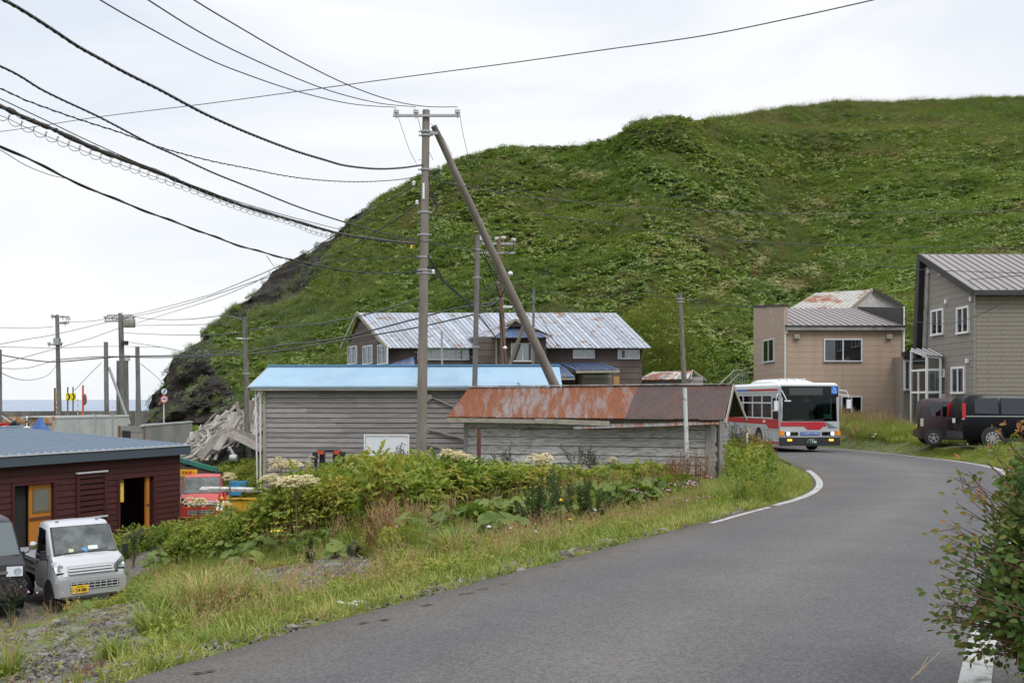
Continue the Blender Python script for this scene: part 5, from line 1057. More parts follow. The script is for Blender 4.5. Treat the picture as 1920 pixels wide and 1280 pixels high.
# the driver: dark cap and uniform behind the wheel
def driver():
    b = Vector((W(1519, 840, 41.6).x, 41.6, zr(42) + .02)); a = R(6)
    T = Matrix.Translation(b) @ Matrix.Rotation(a, 4, 'Z')
    e = empty('person', T @ Vector((-.62, 1.05, .62)), 'driver in a dark uniform seated behind the steering wheel of the bus', 'person', a)
    me = bpy.data.meshes.new('body')
    V = [(0, 0, .42), (0, -.02, .72), (0, -.02, .98), (0, -.03, 1.08), (0, -.04, 1.20), (-.2, -.02, .96), (-.27, -.16, .72), (-.12, -.34, .82), (.2, -.02, .96), (.27, -.16, .72), (.12, -.34, .82), (-.11, -.3, .44), (-.12, -.42, .08), (.11, -.3, .44), (.12, -.42, .08)]
    E = [(0, 1), (1, 2), (2, 3), (3, 4), (2, 5), (5, 6), (6, 7), (2, 8), (8, 9), (9, 10), (0, 11), (11, 12), (0, 13), (13, 14)]
    RR_ = [.15, .15, .13, .06, .11, .07, .055, .04, .07, .055, .04, .085, .055, .085, .055]
    me.from_pydata(V, E, []); o = bpy.data.objects.new('body', me); link(o, e); sk = o.modifiers.new('s', 'SKIN'); o.modifiers.new('u', 'SUBSURF').levels = 1; o.modifiers['u'].render_levels = 1
    for v, r_ in zip(me.skin_vertices[0].data, RR_): v.radius = (r_, r_)
    me.skin_vertices[0].data[0].use_root = True; me.materials.append(mat('uniform', (.03, .035, .05), .9))
    MB().lathe([(.115, 0), (.125, .05), (.12, .09), (.02, .1)], 16, (0, -.04, 1.24)).build('cap', INK, e, 40); MB().lathe([(.05, -.02), (.095, .0), (.1, .06), (.095, .14), (.05, .17)], 14, (0, -.06, 1.08)).build('face', mat('skin', (.42, .26, .19), .6), e, 60)
driver()
# ================================================================== dark red building, lower left
REDW = mat('dark_red_board', (.066, .017, .016), .65, coord='obj', stretch=(3, 1, 8), nscale=1.5, col2=(.042, .012, .011), mix=(.4, .7), var=.2, rnd=.12, spec=.35)
ORG = mat('orange_varnished_wood', (.42, .16, .025), .5, coord='obj', stretch=(4, 1, 1), nscale=2, var=.12)
RROOF = mat('grey_blue_roof_sheet', (.20, .25, .31), .35, var=.05, rnd=.06, spec=.6); RFAS = mat('slate_fascia', (.055, .075, .095), .6)
b = Bld('building', (-14, 31, -3.05), 'single storey dark red board building with low grey blue metal roof', 'building')
dv_ = Vector((.41, .912, 0)); nv = Vector((.912, -.41, 0)); C1 = Vector((-11.42, 34.2, 0)); C0 = C1 - dv_ * 11.5
wl = b.wall(C0.xy, C1.xy); gb = -3.2; zt = -.28
bk = -nv * 8.2
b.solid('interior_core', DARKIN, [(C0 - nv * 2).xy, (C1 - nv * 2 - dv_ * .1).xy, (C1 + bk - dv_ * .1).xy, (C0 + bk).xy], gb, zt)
b.solid('side_wall', REDW, [(C1 - dv_ * .12).xy, C1.xy, (C1 + bk).xy, (C1 + bk - dv_ * .12).xy], gb, zt, tops=[zt, zt, zt + .48, zt + .48])
b.solid('floor_slab', CONC, [(C0 + nv * .9).xy, (C1 + nv * .9 + dv_ * .3).xy, (C1 - nv * 2).xy, (C0 - nv * 2).xy], gb, -3.0)
def hw2(x0, y0, x1, y1): a, d = wl.px(x0, y0), wl.px(x1, y1); return (a[0], d[0], d[1], a[1])
d1 = hw2(20, 905, 104, 1041); d1 = (d1[0], d1[1], -3.0, wl.px(60, 908)[1]); d2 = (wl.px(219, 0)[0], wl.px(290, 0)[0], -3.0, wl.px(250, 895)[1]); lv = (wl.px(141, 0)[0], wl.px(197, 0)[0], wl.px(170, 968)[1], wl.px(170, 886)[1])
wl.siding(REDW, gb, zt, .185, [d1, d2, lv], seg=4.2, th=.035, jit=.006)
for (u0, u1, z0, z1) in (d1, d2):
    wl.box('door_casing', REDW, u0 - .0, u0 + .09, z0, z1, -.2, .06); wl.box('door_casing', REDW, u1 - .09, u1, z0, z1, -.2, .06); wl.box('door_casing', REDW, u0, u1, z1, z1 + .09, -.2, .06)
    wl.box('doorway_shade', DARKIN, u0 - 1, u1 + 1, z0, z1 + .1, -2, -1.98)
# sliding door with a window, left doorway
a0, a1 = wl.px(57, 0)[0], wl.px(98, 0)[0]; zt1 = d1[3] - .02
q = wl.box('door', ORG, a0, a1, -2.98, zt1, -.1, -.05); 
wa, wb = wl.px(65, 0)[0], wl.px(93, 0)[0]; wl.box('window_frame', mat('bronze_frame', (.18, .12, .05), .5), wa - .04, wb + .04, wl.px(80, 960)[1], wl.px(80, 915)[1], -.05, -.03); wl.box('pane', mat('milky_pane', (.16, .16, .14), .2), wa, wb, wl.px(80, 957)[1], wl.px(80, 918)[1], -.03, -.02)
wl.box('door_rail', mat('brown_rail', (.10, .035, .02), .7), a0, a1, wl.px(80, 974)[1], wl.px(80, 968)[1], -.05, -.035)
wl.box('door', DARKIN, wl.px(26, 0)[0], a0, -2.98, zt1, -.2, -.18); wl.box('light_strip', WHITE, wl.px(20.5, 0)[0], wl.px(25, 0)[0], wl.px(23, 975)[1], zt1, -.17, -.15)  # the near-black door sheet stands in for shade in the open half
wl.box('yellow_crate', PLY, wl.px(40, 0)[0], wl.px(47, 0)[0], -2.98, -2.75, -.1, .2)
# right doorway: orange jambs, sign
for x0, x1 in ((220, 227), (276, 282)):
    wl.box('door_jamb', ORG, wl.px(x0, 0)[0], wl.px(x1, 0)[0], -2.98, d2[3] - .02, -.12, -.04); wl.box('jamb_rail', MATS['brown_rail'], wl.px(x0, 0)[0], wl.px(x1, 0)[0], wl.px(250, 952)[1], wl.px(250, 948)[1], -.04, -.03)
q = wl.box('notice_sign', PLY, wl.px(228, 0)[0], wl.px(236, 0)[0], wl.px(232, 941)[1], wl.px(232, 904)[1], -.1, -.09); wl.box('notice_sign', mat('olive_sign', (.3, .22, .03), .5), wl.px(228, 0)[0], wl.px(236, 0)[0], wl.px(232, 903)[1], wl.px(232, 896)[1], -.1, -.09)
for k in range(5): wl.box('sign_mark', mat('pale_mark', (.75, .6, .2), .5) if 'pale_mark' not in MATS else MATS['pale_mark'], wl.px(229.5, 0)[0], wl.px(234.5, 0)[0], wl.px(232, 911 + k * 6)[1], wl.px(232, 908 + k * 6)[1], -.09, -.086)
wl.box('white_appliance', mat('dimmed_enamel', (.12, .12, .125), .6), wl.px(240, 0)[0], wl.px(274, 0)[0], -3, wl.px(255, 965)[1], -1.9, -1.5); wl.box('wall_cupboard', MATS['dimmed_enamel'], wl.px(238, 0)[0], wl.px(272, 0)[0], wl.px(255, 940)[1], wl.px(255, 900)[1], -1.97, -1.9)  # pale enamel darkened in its colour to paint in the dim room
# louvre panel
u0, u1, z0, z1 = lv; wl.box('louvre_back', DARKIN, u0 + .06, u1 - .06, z0 + .03, z1 - .03, -.05, -.03); n = 8
for k in range(n): h = (z1 - z0) / n; wl.box('louvre_slat', REDW, u0 + .08, u1 - .08, z0 + k * h + .02, z0 + (k + 1) * h - .025, .02, .06)
wl.box('louvre_frame', REDW, u0, u0 + .1, z0, z1, .0, .09); wl.box('louvre_frame', REDW, u1 - .1, u1, z0, z1, .0, .09); wl.box('louvre_cap', ALU, u0 - .02, u1 + .02, z1, z1 + .05, .0, .12); wl.box('louvre_sill', ALU, u0 - .02, u1 + .02, z0 - .05, z0, .0, .11)
# roof
E1 = C1 + dv_ * .2 + nv * .25; E0 = C0 + nv * .25; B1 = E1 + bk * 1.0; B0 = E0 + bk * 1.0
up = lambda p, z: Vector((p.x, p.y, z))
b.sheets(up(B0, .47), up(B1, .47), up(E1, -.0), up(E0, -.0), 39, RROOF, ((0, 0), (.0, .035), (.09, .035), (.09, 0), (1, 0)), under=.05)
b.bar('fascia', RFAS, up(E0, -.19) + nv * .03, up(E1, -.19) + nv * .03, .05, .30); b.bar('fascia', RFAS, up(E1, -.19) + dv_ * .04, up(B1, .28) + dv_ * .04, .05, .30); b.bar('gutter_edge', ALU, up(E0, -.03) + nv * .07, up(E1, -.03) + nv * .07, .04, .03)
b.bar('eave_soffit', DARKIN, up(E0, -.33) - nv * .12, up(E1, -.33) - nv * .12, .3, .02); b.bar('ridge_flashing', RROOF, up(B0, .52), up(B1, .52), .2, .06)
# ------------------------------------------------------------------ poles
CPOLE = mat('pole_concrete', (.22, .195, .175), .85, col2=(.16, .13, .11), nscale=1.2, mix=(.4, .7), var=.18, stretch=(2, 2, .5), bump=.2, bscale=50)
CPOLE2 = mat('pole_concrete_grey', (.17, .165, .16), .85, col2=(.11, .105, .1), nscale=1.2, var=.2, stretch=(2, 2, .4))
WPOLE = mat('pole_wood', (.19, .17, .15), .9, col2=(.10, .085, .075), nscale=3, mix=(.4, .6), var=.3, stretch=(6, 6, .5), bump=.5, bscale=20)
BPOLE = mat('pole_brown_wood', (.17, .105, .065), .9, col2=(.12, .09, .07), nscale=2, var=.25, stretch=(4, 4, .5))
GALV = mat('galvanised_steel', (.34, .35, .36), .5, metal=.4, var=.15); PORC = mat('porcelain', (.62, .63, .64), .25); CABLE = mat('black_cable', (.022, .022, .024), .6); CABLEG = mat('grey_cable', (.07, .07, .075), .6)
ORP = mat('orange_pole', (.60, .13, .05), .6)
def pole(bx, by, tx, ty, Y, r0, r1, m, label, name='utility_pole', cat='pole', group=None, extra=0.0, Yt=None):
    p0, p1 = W(bx, by, Y), W(tx, ty, Yt or Y); g = h1(p0.x, p0.y); d = (p1 - p0)
    k = (g - .3 - p0.z) / d.z if abs(d.z) > 1e-6 and Yt is None else 0
    base = p0 + d * k; e = empty(name, base, label, cat, 0, group)
    e_ = MB().tube([base * 0, (p1 - base) * .33, (p1 - base) * .66, p1 - base], [r0, r0 * .67 + r1 * .33, r0 * .33 + r1 * .67, r1], 16).build('shaft', m, e, 50)
    return e, base, p1
def on(base, p1, py, Y): # point on the pole's axis at image height py
    z = CZ - (py - HOR) / F * Y; t = (z - base.z) / (p1.z - base.z); return base.lerp(p1, t)
def bands(e, base, p1, Y, pys, r):
    for py in pys:
        c = on(base, p1, py, Y) - base; o = MB().lathe([(r * 1.12, -.03), (r * 1.12, .03)], 14).build('band', GALV, e); o.location = c; piece('bolt', GALV, o, (r * 1.3, 0, 0), (r * .8, .05, .04)); piece('bolt', GALV, o, (-r * 1.3, 0, 0), (r * .8, .05, .04))
def insul(e, p, s=1.0, name='insulator'):
    o = MB().lathe([(.035 * s, -.0), (.075 * s, .01), (.08 * s, .05), (.05 * s, .07), (.075 * s, .08), (.07 * s, .13), (.03 * s, .15)], 12).build(name, PORC, e, 50); o.location = p; MB().tube([(0, 0, -.14 * s), (0, 0, .02)], .014 * s, 6).build('pin', GALV, o); return o
# the tall pole in front of the long shed
Y = 31.6; MP = pole(790, 860, 799, 207, Y, .175, .115, CPOLE, 'tallest concrete pole with crossarm, standing in front of the blue roofed shed'); e, b0, b1 = MP
r_ = lambda q: q - b0
bands(e, b0, b1, Y, (247, 254, 318, 398, 440, 482, 506, 512), .135)
c = on(b0, b1, 217, Y); a, d = W(737, 217, Y - .15), W(863, 217, Y - .15); q = MB().box((0, 0, 0), ((d - a).length, .075, .075)).build('crossarm', GALV, e); q.location = r_((a + d) / 2)
for x in (743, 780, 858): insul(e, r_(W(x, 213, Y - .15)), 1.15)
MB().tube([r_(W(760, 218, Y - .15)), r_(W(798, 247, Y))], .012, 5)
piece('conduit', WHITE, e, r_(W(795, 360, Y)) + Vector((0, -.15, 0)), (.06, .05, .5)); q = MB()
for k in range(18):
    c = on(b0, b1, 300 + k * 30, Y); q.tube([r_(c) + Vector((.1, 0, 0)), r_(c) + Vector((.24 if k % 2 else -.24, 0, 0))], .009, 5)
q.build('step_bolts', GALV, e)
piece('clamp', GALV, e, r_(W(811, 250, Y)), (.36, .1, .08)); piece('yellow_tag', PLY, e, r_(W(772, 462, Y - .05)), (.08, .02, .14)); 
# drop conductors and the wire tangle belong to the pole
def wirepts(pts, Y0, Y1, n=6):
    """smooth curve through photo points; plan is straight between distances Y0 and Y1"""
    x0, x1 = pts[0][0], pts[-1][0]; P = [Vector((x, y, 0)) for x, y in pts]; out = []
    for i in range(len(P) - 1):
        p0, p1, p2, p3 = P[max(i - 1, 0)], P[i], P[i + 1], P[min(i + 2, len(P) - 1)]
        for k in range(n):
            t = k / n; out.append(.5 * ((2 * p1) + (p2 - p0) * t + (2 * p0 - 5 * p1 + 4 * p2 - p3) * t * t + (-p0 + 3 * p1 - 3 * p2 + p3) * t ** 3))
    out.append(P[-1]); res = []; Ls = [0]
    for a, b_ in zip(out, out[1:]): Ls.append(Ls[-1] + (b_ - a).length)
    for p, l in zip(out, Ls):
        t = (p.x - x0) / (x1 - x0) if abs(x1 - x0) > 60 else l / Ls[-1]; iy = (1 - t) / Y0 + t / Y1; res.append(W(p.x, p.y, 1 / iy))
    return res
def subwire(pts, Y0, Y1, r, m=CABLE, name='drop_wire', par=e, o0=b0): 
    q = wirepts(pts, Y0, Y1, 5); return MB().tube([p - o0 for p in q], r, 5).build(name, m, par)
for pts in ([(745, 215), (756, 248), (768, 282), (781, 308)], [(781, 212), (787, 235), (794, 262), (812, 300)], [(862, 215), (868, 250), (876, 285), (885, 318), (897, 365)], [(808, 232), (830, 258), (848, 292)]): subwire(pts, Y, Y + .3, .008)
for pts, r in (([(800, 310), (812, 322), (826, 318)], .016), ([(803, 320), (806, 345), (812, 375), (808, 398), (820, 392), (812, 360)], .012), ([(800, 300), (806, 330), (803, 360), (818, 385), (815, 400)], .012), ([(806, 345), (820, 365), (817, 392), (806, 410)], .010),
               ([(826, 318), (820, 330), (812, 338)], .01), ([(808, 365), (816, 372), (811, 385)], .02), ([(800, 485), (808, 505), (811, 515)], .014), ([(803, 512), (812, 510), (812, 520)], .02)): subwire(pts, Y, Y, r, name='cable_loop')
for x, y in ((826, 318), (776, 348), (782, 384), (812, 514)): o = insul(e, r_(W(x, y, Y)), .7, 'small_insulator')
# leaning strut
SP = pole(1046, 735, 813, 236, 35.3, .175, .10, CPOLE, 'long leaning concrete strut propping the tall pole with the crossarm', 'pole_strut', 'pole', Yt=31.75)
# second pole behind the rusty roof
P2 = pole(890, 730, 896, 440, 35.2, .10, .085, CPOLE2, 'slim grey concrete pole rising behind the rusty roof, left of the leaning strut'); bands(*P2, 35.2, (468, 520, 650), .09); insul(P2[0], P2[2] - P2[1] + Vector((.1, 0, -.2)), .8)
# wooden pole with insulators near the house
P3 = pole(945, 690, 935, 447, 54, .17, .13, BPOLE, 'brown wooden pole with two crossarms in front of the brown house'); e3, c0, c1 = P3; bands(e3, c0, c1, 54, (475, 530, 560), .15)
for y in (457, 474): a, d = W(903, y + 1, 54), W(966, y - 1, 54); q = MB().box((0, 0, 0), ((d - a).length, .1, .1)).build('crossarm', GALV, e3); q.location = (a + d) / 2 - c0
for x, y in ((905, 450), (944, 448), (963, 452), (932, 450)): insul(e3, W(x, y, 54) - c0, 1.8)
for pts in ([(963, 455), (962, 466), (955, 473), (945, 474)], [(905, 470), (925, 520), (938, 560)], [(900, 475), (920, 500), (940, 530), (958, 516)], [(870, 536), (905, 560), (930, 545), (942, 530), (938, 500)], [(900, 545), (925, 535), (940, 520), (948, 535), (938, 560)], [(905, 530), (915, 545), (940, 540)], [(935, 560), (928, 575), (938, 590), (945, 660), (948, 690)], [(870, 575), (910, 577), (936, 562)]): subwire(pts, 52, 53.7, .03, name='cable_loop', par=e3, o0=c0)
for x, y, r in ((947, 652, .11), (957, 513, .14), (1047, 492, .12)): 
    if x < 1000: q = MB().lathe([(.02, -r), (r, -.3 * r), (r, .3 * r), (.02, r)], 12).build('ball_insulator', PORC, e3, 60); q.location = W(x, y, 53) - c0
piece('lamp_arm', PORC, e3, W(952, 575, 53.6) - c0, (.5, .1, .12)); 
P4 = pole(999, 690, 1001, 540, 58, .09, .075, CPOLE2, 'thin grey pole just right of the leaning strut before the brown house'); 
pole(953, 692, 988, 592, 57, .12, .09, WPOLE, 'short slanting wooden prop between the brown pole and the leaning strut', 'pole_strut', Yt=57)
pole(829, 690, 828, 620, 55, .06, .055, GALV, 'thin steel post in front of the brown house wall', 'steel_post', 'post')
P5 = pole(466, 872, 459, 594, 44, .135, .10, WPOLE, 'old grey wooden pole at the left end of the blue roofed shed'); piece('cap', INK, P5[0], P5[2] - P5[1] + Vector((-.02, 0, .02)), (.16, .16, .3)); piece('bracket', PORC, P5[0], W(451, 634, 44) - P5[1], (.3, .06, .06)); bands(*P5, 44, (635, 700), .11)
P6 = pole(1283, 720, 1275, 549, 52, .17, .10, WPOLE, 'weathered wooden pole standing between the tumbledown hut and the bus'); bands(*P6, 52, (560, 566), .12)
# left group near the seawall
P7 = pole(111, 772, 107, 590, 88, .22, .16, CPOLE2, 'concrete pole with insulator crossarms left of the chevron sign'); e7, d0, d1 = P7
for y, x0, x1 in ((594, 96, 130), (606, 108, 128), (646, 90, 116)): a, d = W(x0, y, 88), W(x1, y, 88); q = MB().box((0, 0, 0), ((d - a).length, .14, .14)).build('crossarm', GALV, e7); q.location = (a + d) / 2 - d0
for x, y in ((99, 591), (104, 592), (118, 593), (124, 594), (129, 598), (122, 604), (92, 643), (115, 643)): insul(e7, W(x, y + 1, 88) - d0, 2.2)
piece('switch_box', GALV, e7, W(107, 640, 87.7) - d0, (.5, .4, .6))
P8 = pole(231, 772, 226, 587, 84, .25, .20, CPOLE2, 'thick concrete pole with many insulators and a transformer above the white container'); e8, f0, f1 = P8
for y, x0, x1 in ((597, 196, 252), (591, 205, 250), (602, 196, 240)): a, d = W(x0, y, 84), W(x1, y, 84); q = MB().box((0, 0, 0), ((d - a).length, .13, .13)).build('crossarm', GALV, e8); q.location = (a + d) / 2 - f0
for k in range(9): insul(e8, W(198 + k * 6.6, 595 - (k % 2) * 3, 84) - f0, 2.4)
for x in (238, 246): o = MB().lathe([(.30, -.5), (.34, -.45), (.34, .45), (.2, .55)], 14).build('transformer', mat('transformer_grey', (.36, .34, .31), .6) if 'transformer_grey' not in MATS else MATS['transformer_grey'], e8, 40); o.location = W(x, 606, 84) - f0 + Vector((0, 0, 0)); o.scale = (1, 1, .7)
piece('junction_box', CABLE, e8, W(234, 643, 83.7) - f0, (.5, .3, .35)); 
for (bx, tx, ty, Y_, r, lab) in ((200, 198.5, 641, 80, .19, 'bare topped pole left of the thick transformer pole'), (222, 222, 676, 86, .18, 'short pole close behind the left side of the transformer pole'), (238, 237, 671, 86, .18, 'stubby pole with pale cap right of the transformer pole'), (260, 257.5, 650, 82, .2, 'rightmost bare pole of the cluster by the seawall'), (.5, 0, 655, 62, .12, 'grey pole cut off by the left edge of the picture')):
    q = pole(bx, 775, tx, ty, Y_, r, r * .85, CPOLE2, lab)
    if tx == 237: piece('cap', PORC, q[0], q[2] - q[1], (.5, .4, .5))
pole(256, 790, 256.5, 700, 83, .1, .08, GALV, 'thin steel pipe leaning on the rightmost pole of the cluster', 'steel_post', 'post')
pole(243, 795, 204, 688, 80, .11, .1, GALV, 'pale steel strut slanting against the poles by the seawall', 'pole_strut', 'pole', Yt=80)
# ------------------------------------------------------------------ wires
Z8 = lambda L: [(x / 2.1337, y / 2.1337) for x, y in L]
def wire(pts, Y0, Y1, r, label, m=CABLE, name='overhead_cable', n=6, helix=None, lumps=0):
    q = wirepts(pts, Y0, Y1, n); c = q[len(q) // 2].copy(); loc = [p - c for p in q]
    e_ = MB().tube(loc, r if not lumps else [r * (1 + lumps * mnoise.noise((i * .7, Y0, 0))) for i in range(len(loc))], 6).build(name, m, None, 60, label, 'cable'); e_.location = c
    if helix:       # binding wire wound round (or hanging in rings under) the cable
        hr, pitch, wr, dz, m2, nm = helix; hp = []; Ls = [0]
        for a, d in zip(loc, loc[1:]): Ls.append(Ls[-1] + (d - a).length)
        tot = Ls[-1]; k = 0; s_ = 0; j = 0
        while s_ < tot:
            while j < len(Ls) - 2 and Ls[j + 1] < s_: j += 1
            t = (s_ - Ls[j]) / (Ls[j + 1] - Ls[j]); p = loc[j].lerp(loc[j + 1], t); dr = (loc[j + 1] - loc[j]).normalized(); a = dr.cross(Vector((0, 0, 1))).normalized(); b_ = a.cross(dr); an = 2 * math.pi * s_ / pitch
            hp.append(p + (a * math.cos(an) + b_ * math.sin(an)) * hr + Vector((0, 0, dz))); s_ += pitch / 8
        MB().tube(hp, wr, 4).build(nm, m2, e_)
    return e_
NEAR, PY_ = 13.5, 31.5
wire([(-260, 275), (0, 247), (188, 219), (400, 193), (600, 166), (740, 147), (960, 118), (1130, 94), (1320, 67), (1480, 35), (1630, 2), (1900, -60)], 45, 17, .012, 'single thin wire crossing the whole sky from lower left to upper right', CABLEG)
wire(Z8([(100, -190), (400, 0), (620, 125), (830, 235), (1000, 303), (1190, 366), (1400, 415), (1585, 430)]), NEAR, PY_, .012, 'thin bare wire meeting the leftmost insulator of the crossarm')
wire(Z8([(300, -190), (592, 0), (800, 130), (1000, 232), (1280, 350), (1500, 410), (1663, 428)]), NEAR, PY_, .012, 'thin bare wire meeting the middle insulator of the crossarm')
wire(Z8([(480, -190), (775, 0), (950, 105), (1150, 220), (1380, 335), (1560, 400), (1700, 426), (1830, 428)]), NEAR, PY_, .012, 'thin bare wire meeting the right end insulator of the crossarm')
wire(Z8([(-200, -110), (15, 0), (100, 48), (215, 122), (310, 185), (400, 235), (500, 290), (640, 360), (760, 425), (850, 470), (1000, 535), (1170, 600), (1300, 640), (1380, 662), (1500, 675), (1600, 672), (1690, 660)]), NEAR - 1, PY_, .024, 'thick twisted black cable starting at the top left corner, topmost of the heavy cables', helix=(.024, .17, .009, 0, CABLEG, 'binding_wire'))
wire(Z8([(-200, 180), (0, 265), (80, 305), (160, 355), (250, 400), (400, 470), (600, 575), (700, 620), (850, 690), (1000, 750), (1200, 830), (1400, 895), (1560, 940), (1690, 965), (1835, 990), (1905, 1000)]), NEAR, 35, .016, 'dark wrapped cable second from the top, running past the pole to the slim pole', helix=(.016, .12, .006, 0, CABLEG, 'binding_wire'))
wire(Z8([(-200, 290), (0, 355), (100, 400), (250, 455), (360, 492), (480, 530), (600, 575), (700, 607), (850, 645), (1000, 675), (1150, 705), (1300, 722), (1450, 727), (1600, 718), (1690, 700)]), NEAR, PY_, .010, 'thin twisted cable sagging lowest just left of the tall pole', helix=(.012, .3, .007, 0, CABLE, 'twisted_strand'))
ms = wire(Z8([(-200, 300), (0, 395), (200, 490), (400, 585), (700, 715), (900, 790), (1100, 850), (1250, 890), (1400, 925), (1680, 970)]), NEAR, PY_, .008, 'thin support wire just above the thickest cable bundle')
wire(Z8([(-200, 345), (0, 425), (60, 452), (120, 480), (200, 512), (270, 545), (400, 603), (500, 640), (640, 692), (740, 735), (900, 797), (1000, 832), (1180, 884), (1350, 932), (1500, 957), (1660, 975)]), NEAR, PY_, .036, 'thickest brown black cable bundle with wire rings hanging under it', mat('brown_cable', (.06, .05, .048), .6), lumps=.5, helix=(.04, .5, .006, 0, CABLEG, 'lashing_wire'))
wire(Z8([(-200, 395), (0, 462), (100, 508), (200, 550), (300, 590), (400, 630), (500, 665), (640, 715), (740, 750), (900, 810), (1000, 845), (1150, 885), (1250, 925), (1340, 950)]), NEAR, 24, .005, 'loose spiral of thin wire hanging below the thickest bundle', CABLEG, helix=(.065, .24, .005, .0, CABLEG, 'wire_coil'))
wire(Z8([(-200, 500), (0, 585), (100, 628), (250, 705), (400, 772), (500, 812), (650, 870), (800, 925), (950, 980), (1100, 1022), (1200, 1048), (1350, 1078), (1500, 1092), (1690, 1085)]), NEAR, PY_, .016, 'lowest heavy black cable reaching the tall pole, paired with a twin strand', helix=(.02, 1.6, .012, 0, CABLE, 'twin_strand'))
wire(Z8([(-100, 560), (0, 600), (100, 660), (200, 700), (262, 713)]), NEAR, 18, .006, 'short slack thin wire under the lowest cable at the left edge')
wire([(232, 594), (300, 578), (375, 558), (412, 546), (543, 490), (618, 447), (656, 420), (782, 345)], 84, PY_, .018, 'upper of three thin lines climbing from the transformer pole to the tall pole')
wire([(232, 597), (300, 583), (375, 562), (470, 530), (540, 508), (640, 470), (720, 425), (782, 384)], 84, PY_, .018, 'middle of three thin lines climbing from the transformer pole')
wire([(236, 612), (300, 592), (400, 561), (470, 533), (517, 512), (640, 488), (784, 482)], 84, PY_, .015, 'lowest of three thin lines climbing from the transformer pole')
wire(Z8([(1065, 1022), (1085, 1050), (1108, 1085)]), 24, 30, .008, 'tiny loose wire end hanging off the lowest cable')
LW = [([(-60, 655), (0, 645), (50, 636), (107, 626), (225, 598), (234, 594)], 60, 84, 'fine line rising from the left edge past the first pole'), ([(-60, 700), (0, 682), (110, 652), (170, 634), (226, 614)], 60, 84, 'steeper fine line from the left edge to the transformer pole'),
      ([(0, 614), (60, 615), (100, 612)], 70, 88, 'short flat line from the left edge to the insulator pole'), ([(112, 604), (170, 602), (200, 597)], 88, 84, 'flat line joining the tops of two far poles'),
      ([(250, 594), (300, 599), (360, 598), (420, 592), (459, 600)], 84, 44, 'flat line from transformer pole to the old wooden pole'), ([(232, 624), (300, 627), (380, 628), (430, 625), (459, 622)], 84, 44, 'second flat line to the old wooden pole'),
      ([(250, 610), (350, 609), (430, 606)], 84, 60, 'faint flat line ending on the headland'), ([(0, 665), (60, 675), (107, 678), (180, 672), (235, 668), (300, 667), (400, 664), (460, 660), (520, 648), (595, 640), (645, 632), (690, 621), (782, 597), (860, 577), (930, 567)], 70, 53, 'heavy dark line sagging across to the brown wooden pole'),
      ([(110, 674), (200, 668), (300, 670), (460, 664), (560, 652), (700, 628), (800, 610), (935, 578)], 88, 53, 'lower dark line crossing in front of the brown house gable'), ([(0, 690), (30, 691), (60, 688), (107, 674)], 60, 88, 'slack line looping down left of the insulator pole'),
      ([(0, 698), (30, 710), (60, 712), (90, 703), (107, 682)], 60, 88, 'lowest slack loop left of the insulator pole'), ([(0, 650), (107, 652), (200, 649), (300, 651)], 70, 90, 'pale level line behind the far poles'), ([(240, 641), (300, 650), (360, 660), (460, 656)], 84, 44, 'line dropping from the transformer pole to the old wooden pole'),
      ([(461, 618), (600, 606), (700, 586), (786, 560)], 44, PY_, 'thin line from the old wooden pole up to the tall pole'), ([(190, 680), (160, 710), (140, 732)], 80, 88, 'faint stay wire slanting behind the chevron sign'), ([(264, 682), (290, 703), (305, 719)], 82, 100, 'faint stay wire slanting to the foot of the headland')]
for pts, Y0, Y1, lab in LW: wire(pts, Y0, Y1, .022 if 'dark' not in lab else .045, lab, CABLEG, 'overhead_cable', n=4)
RWs = [([(803, 330), (850, 345), (960, 365), (1120, 382), (1260, 392), (1510, 401), (1920, 394), (2100, 385)], PY_, 48, 'upper faint wire across the green slope toward the right edge'), ([(897, 468), (960, 395), (1000, 400), (1150, 421), (1300, 443), (1510, 458), (1920, 465)][2:], 34, 48, 'lower faint wire across the green slope'),
       ([(938, 520), (1000, 545), (1100, 553), (1200, 556), (1274, 556)], 53, 52, 'thin line from the brown pole to the weathered wooden pole'), ([(1276, 556), (1340, 568), (1400, 575), (1470, 580)], 52, 62, 'short line from the wooden pole toward the barn'),
       ([(957, 513), (990, 550), (1040, 640), (1080, 690)], 53, 62, 'drop line running down behind the strut'), ([(1694, 598), (1724, 604), (1763, 607), (1806, 601), (1855, 581), (1920, 542), (1990, 490)], 54, 30, 'black wire sagging across the tall house wall'),
       ([(1560, 490), (1724, 505), (1920, 512)], 60, 40, 'fine wire crossing the roof of the tall house'), ([(1690, 528), (1800, 525), (1920, 516)], 60, 40, 'second fine wire crossing the tall house gable'), ([(805, 335), (850, 345), (900, 350), (1000, 361)], PY_, 40, 'short dark wire leaving the tall pole behind the strut'),
       ([(803, 500), (830, 525), (870, 560), (905, 600), (935, 640)], PY_, 50, 'bundled black cable descending from the tall pole to the right'), ([(803, 480), (815, 500), (850, 545), (905, 575), (938, 560)], PY_, 53, 'thick looping cable between the tall pole and the brown pole'),
       ([(812, 400), (830, 440), (850, 500), (880, 560)], PY_, 45, 'slack wire falling from the tangle on the tall pole'), ([(820, 320), (835, 380), (850, 430), (870, 500)], PY_, 45, 'another slack wire falling from the tangle'), ([(903, 460), (925, 500), (945, 540), (960, 570)], 35, 53, 'black wire from the slim pole to the brown pole'),
       ([(803, 690), (870, 662), (940, 700), (975, 720)][1:], 52, 36, 'guy wire running down in front of the light blue roof')]
for pts, Y0, Y1, lab in RWs: wire(pts, Y0, Y1, (.03 if 'thick' in lab or 'bundled' in lab else .009 * max(1, (Y0 + Y1) / 60)), lab, CABLE if 'faint' not in lab else CABLEG, n=5)
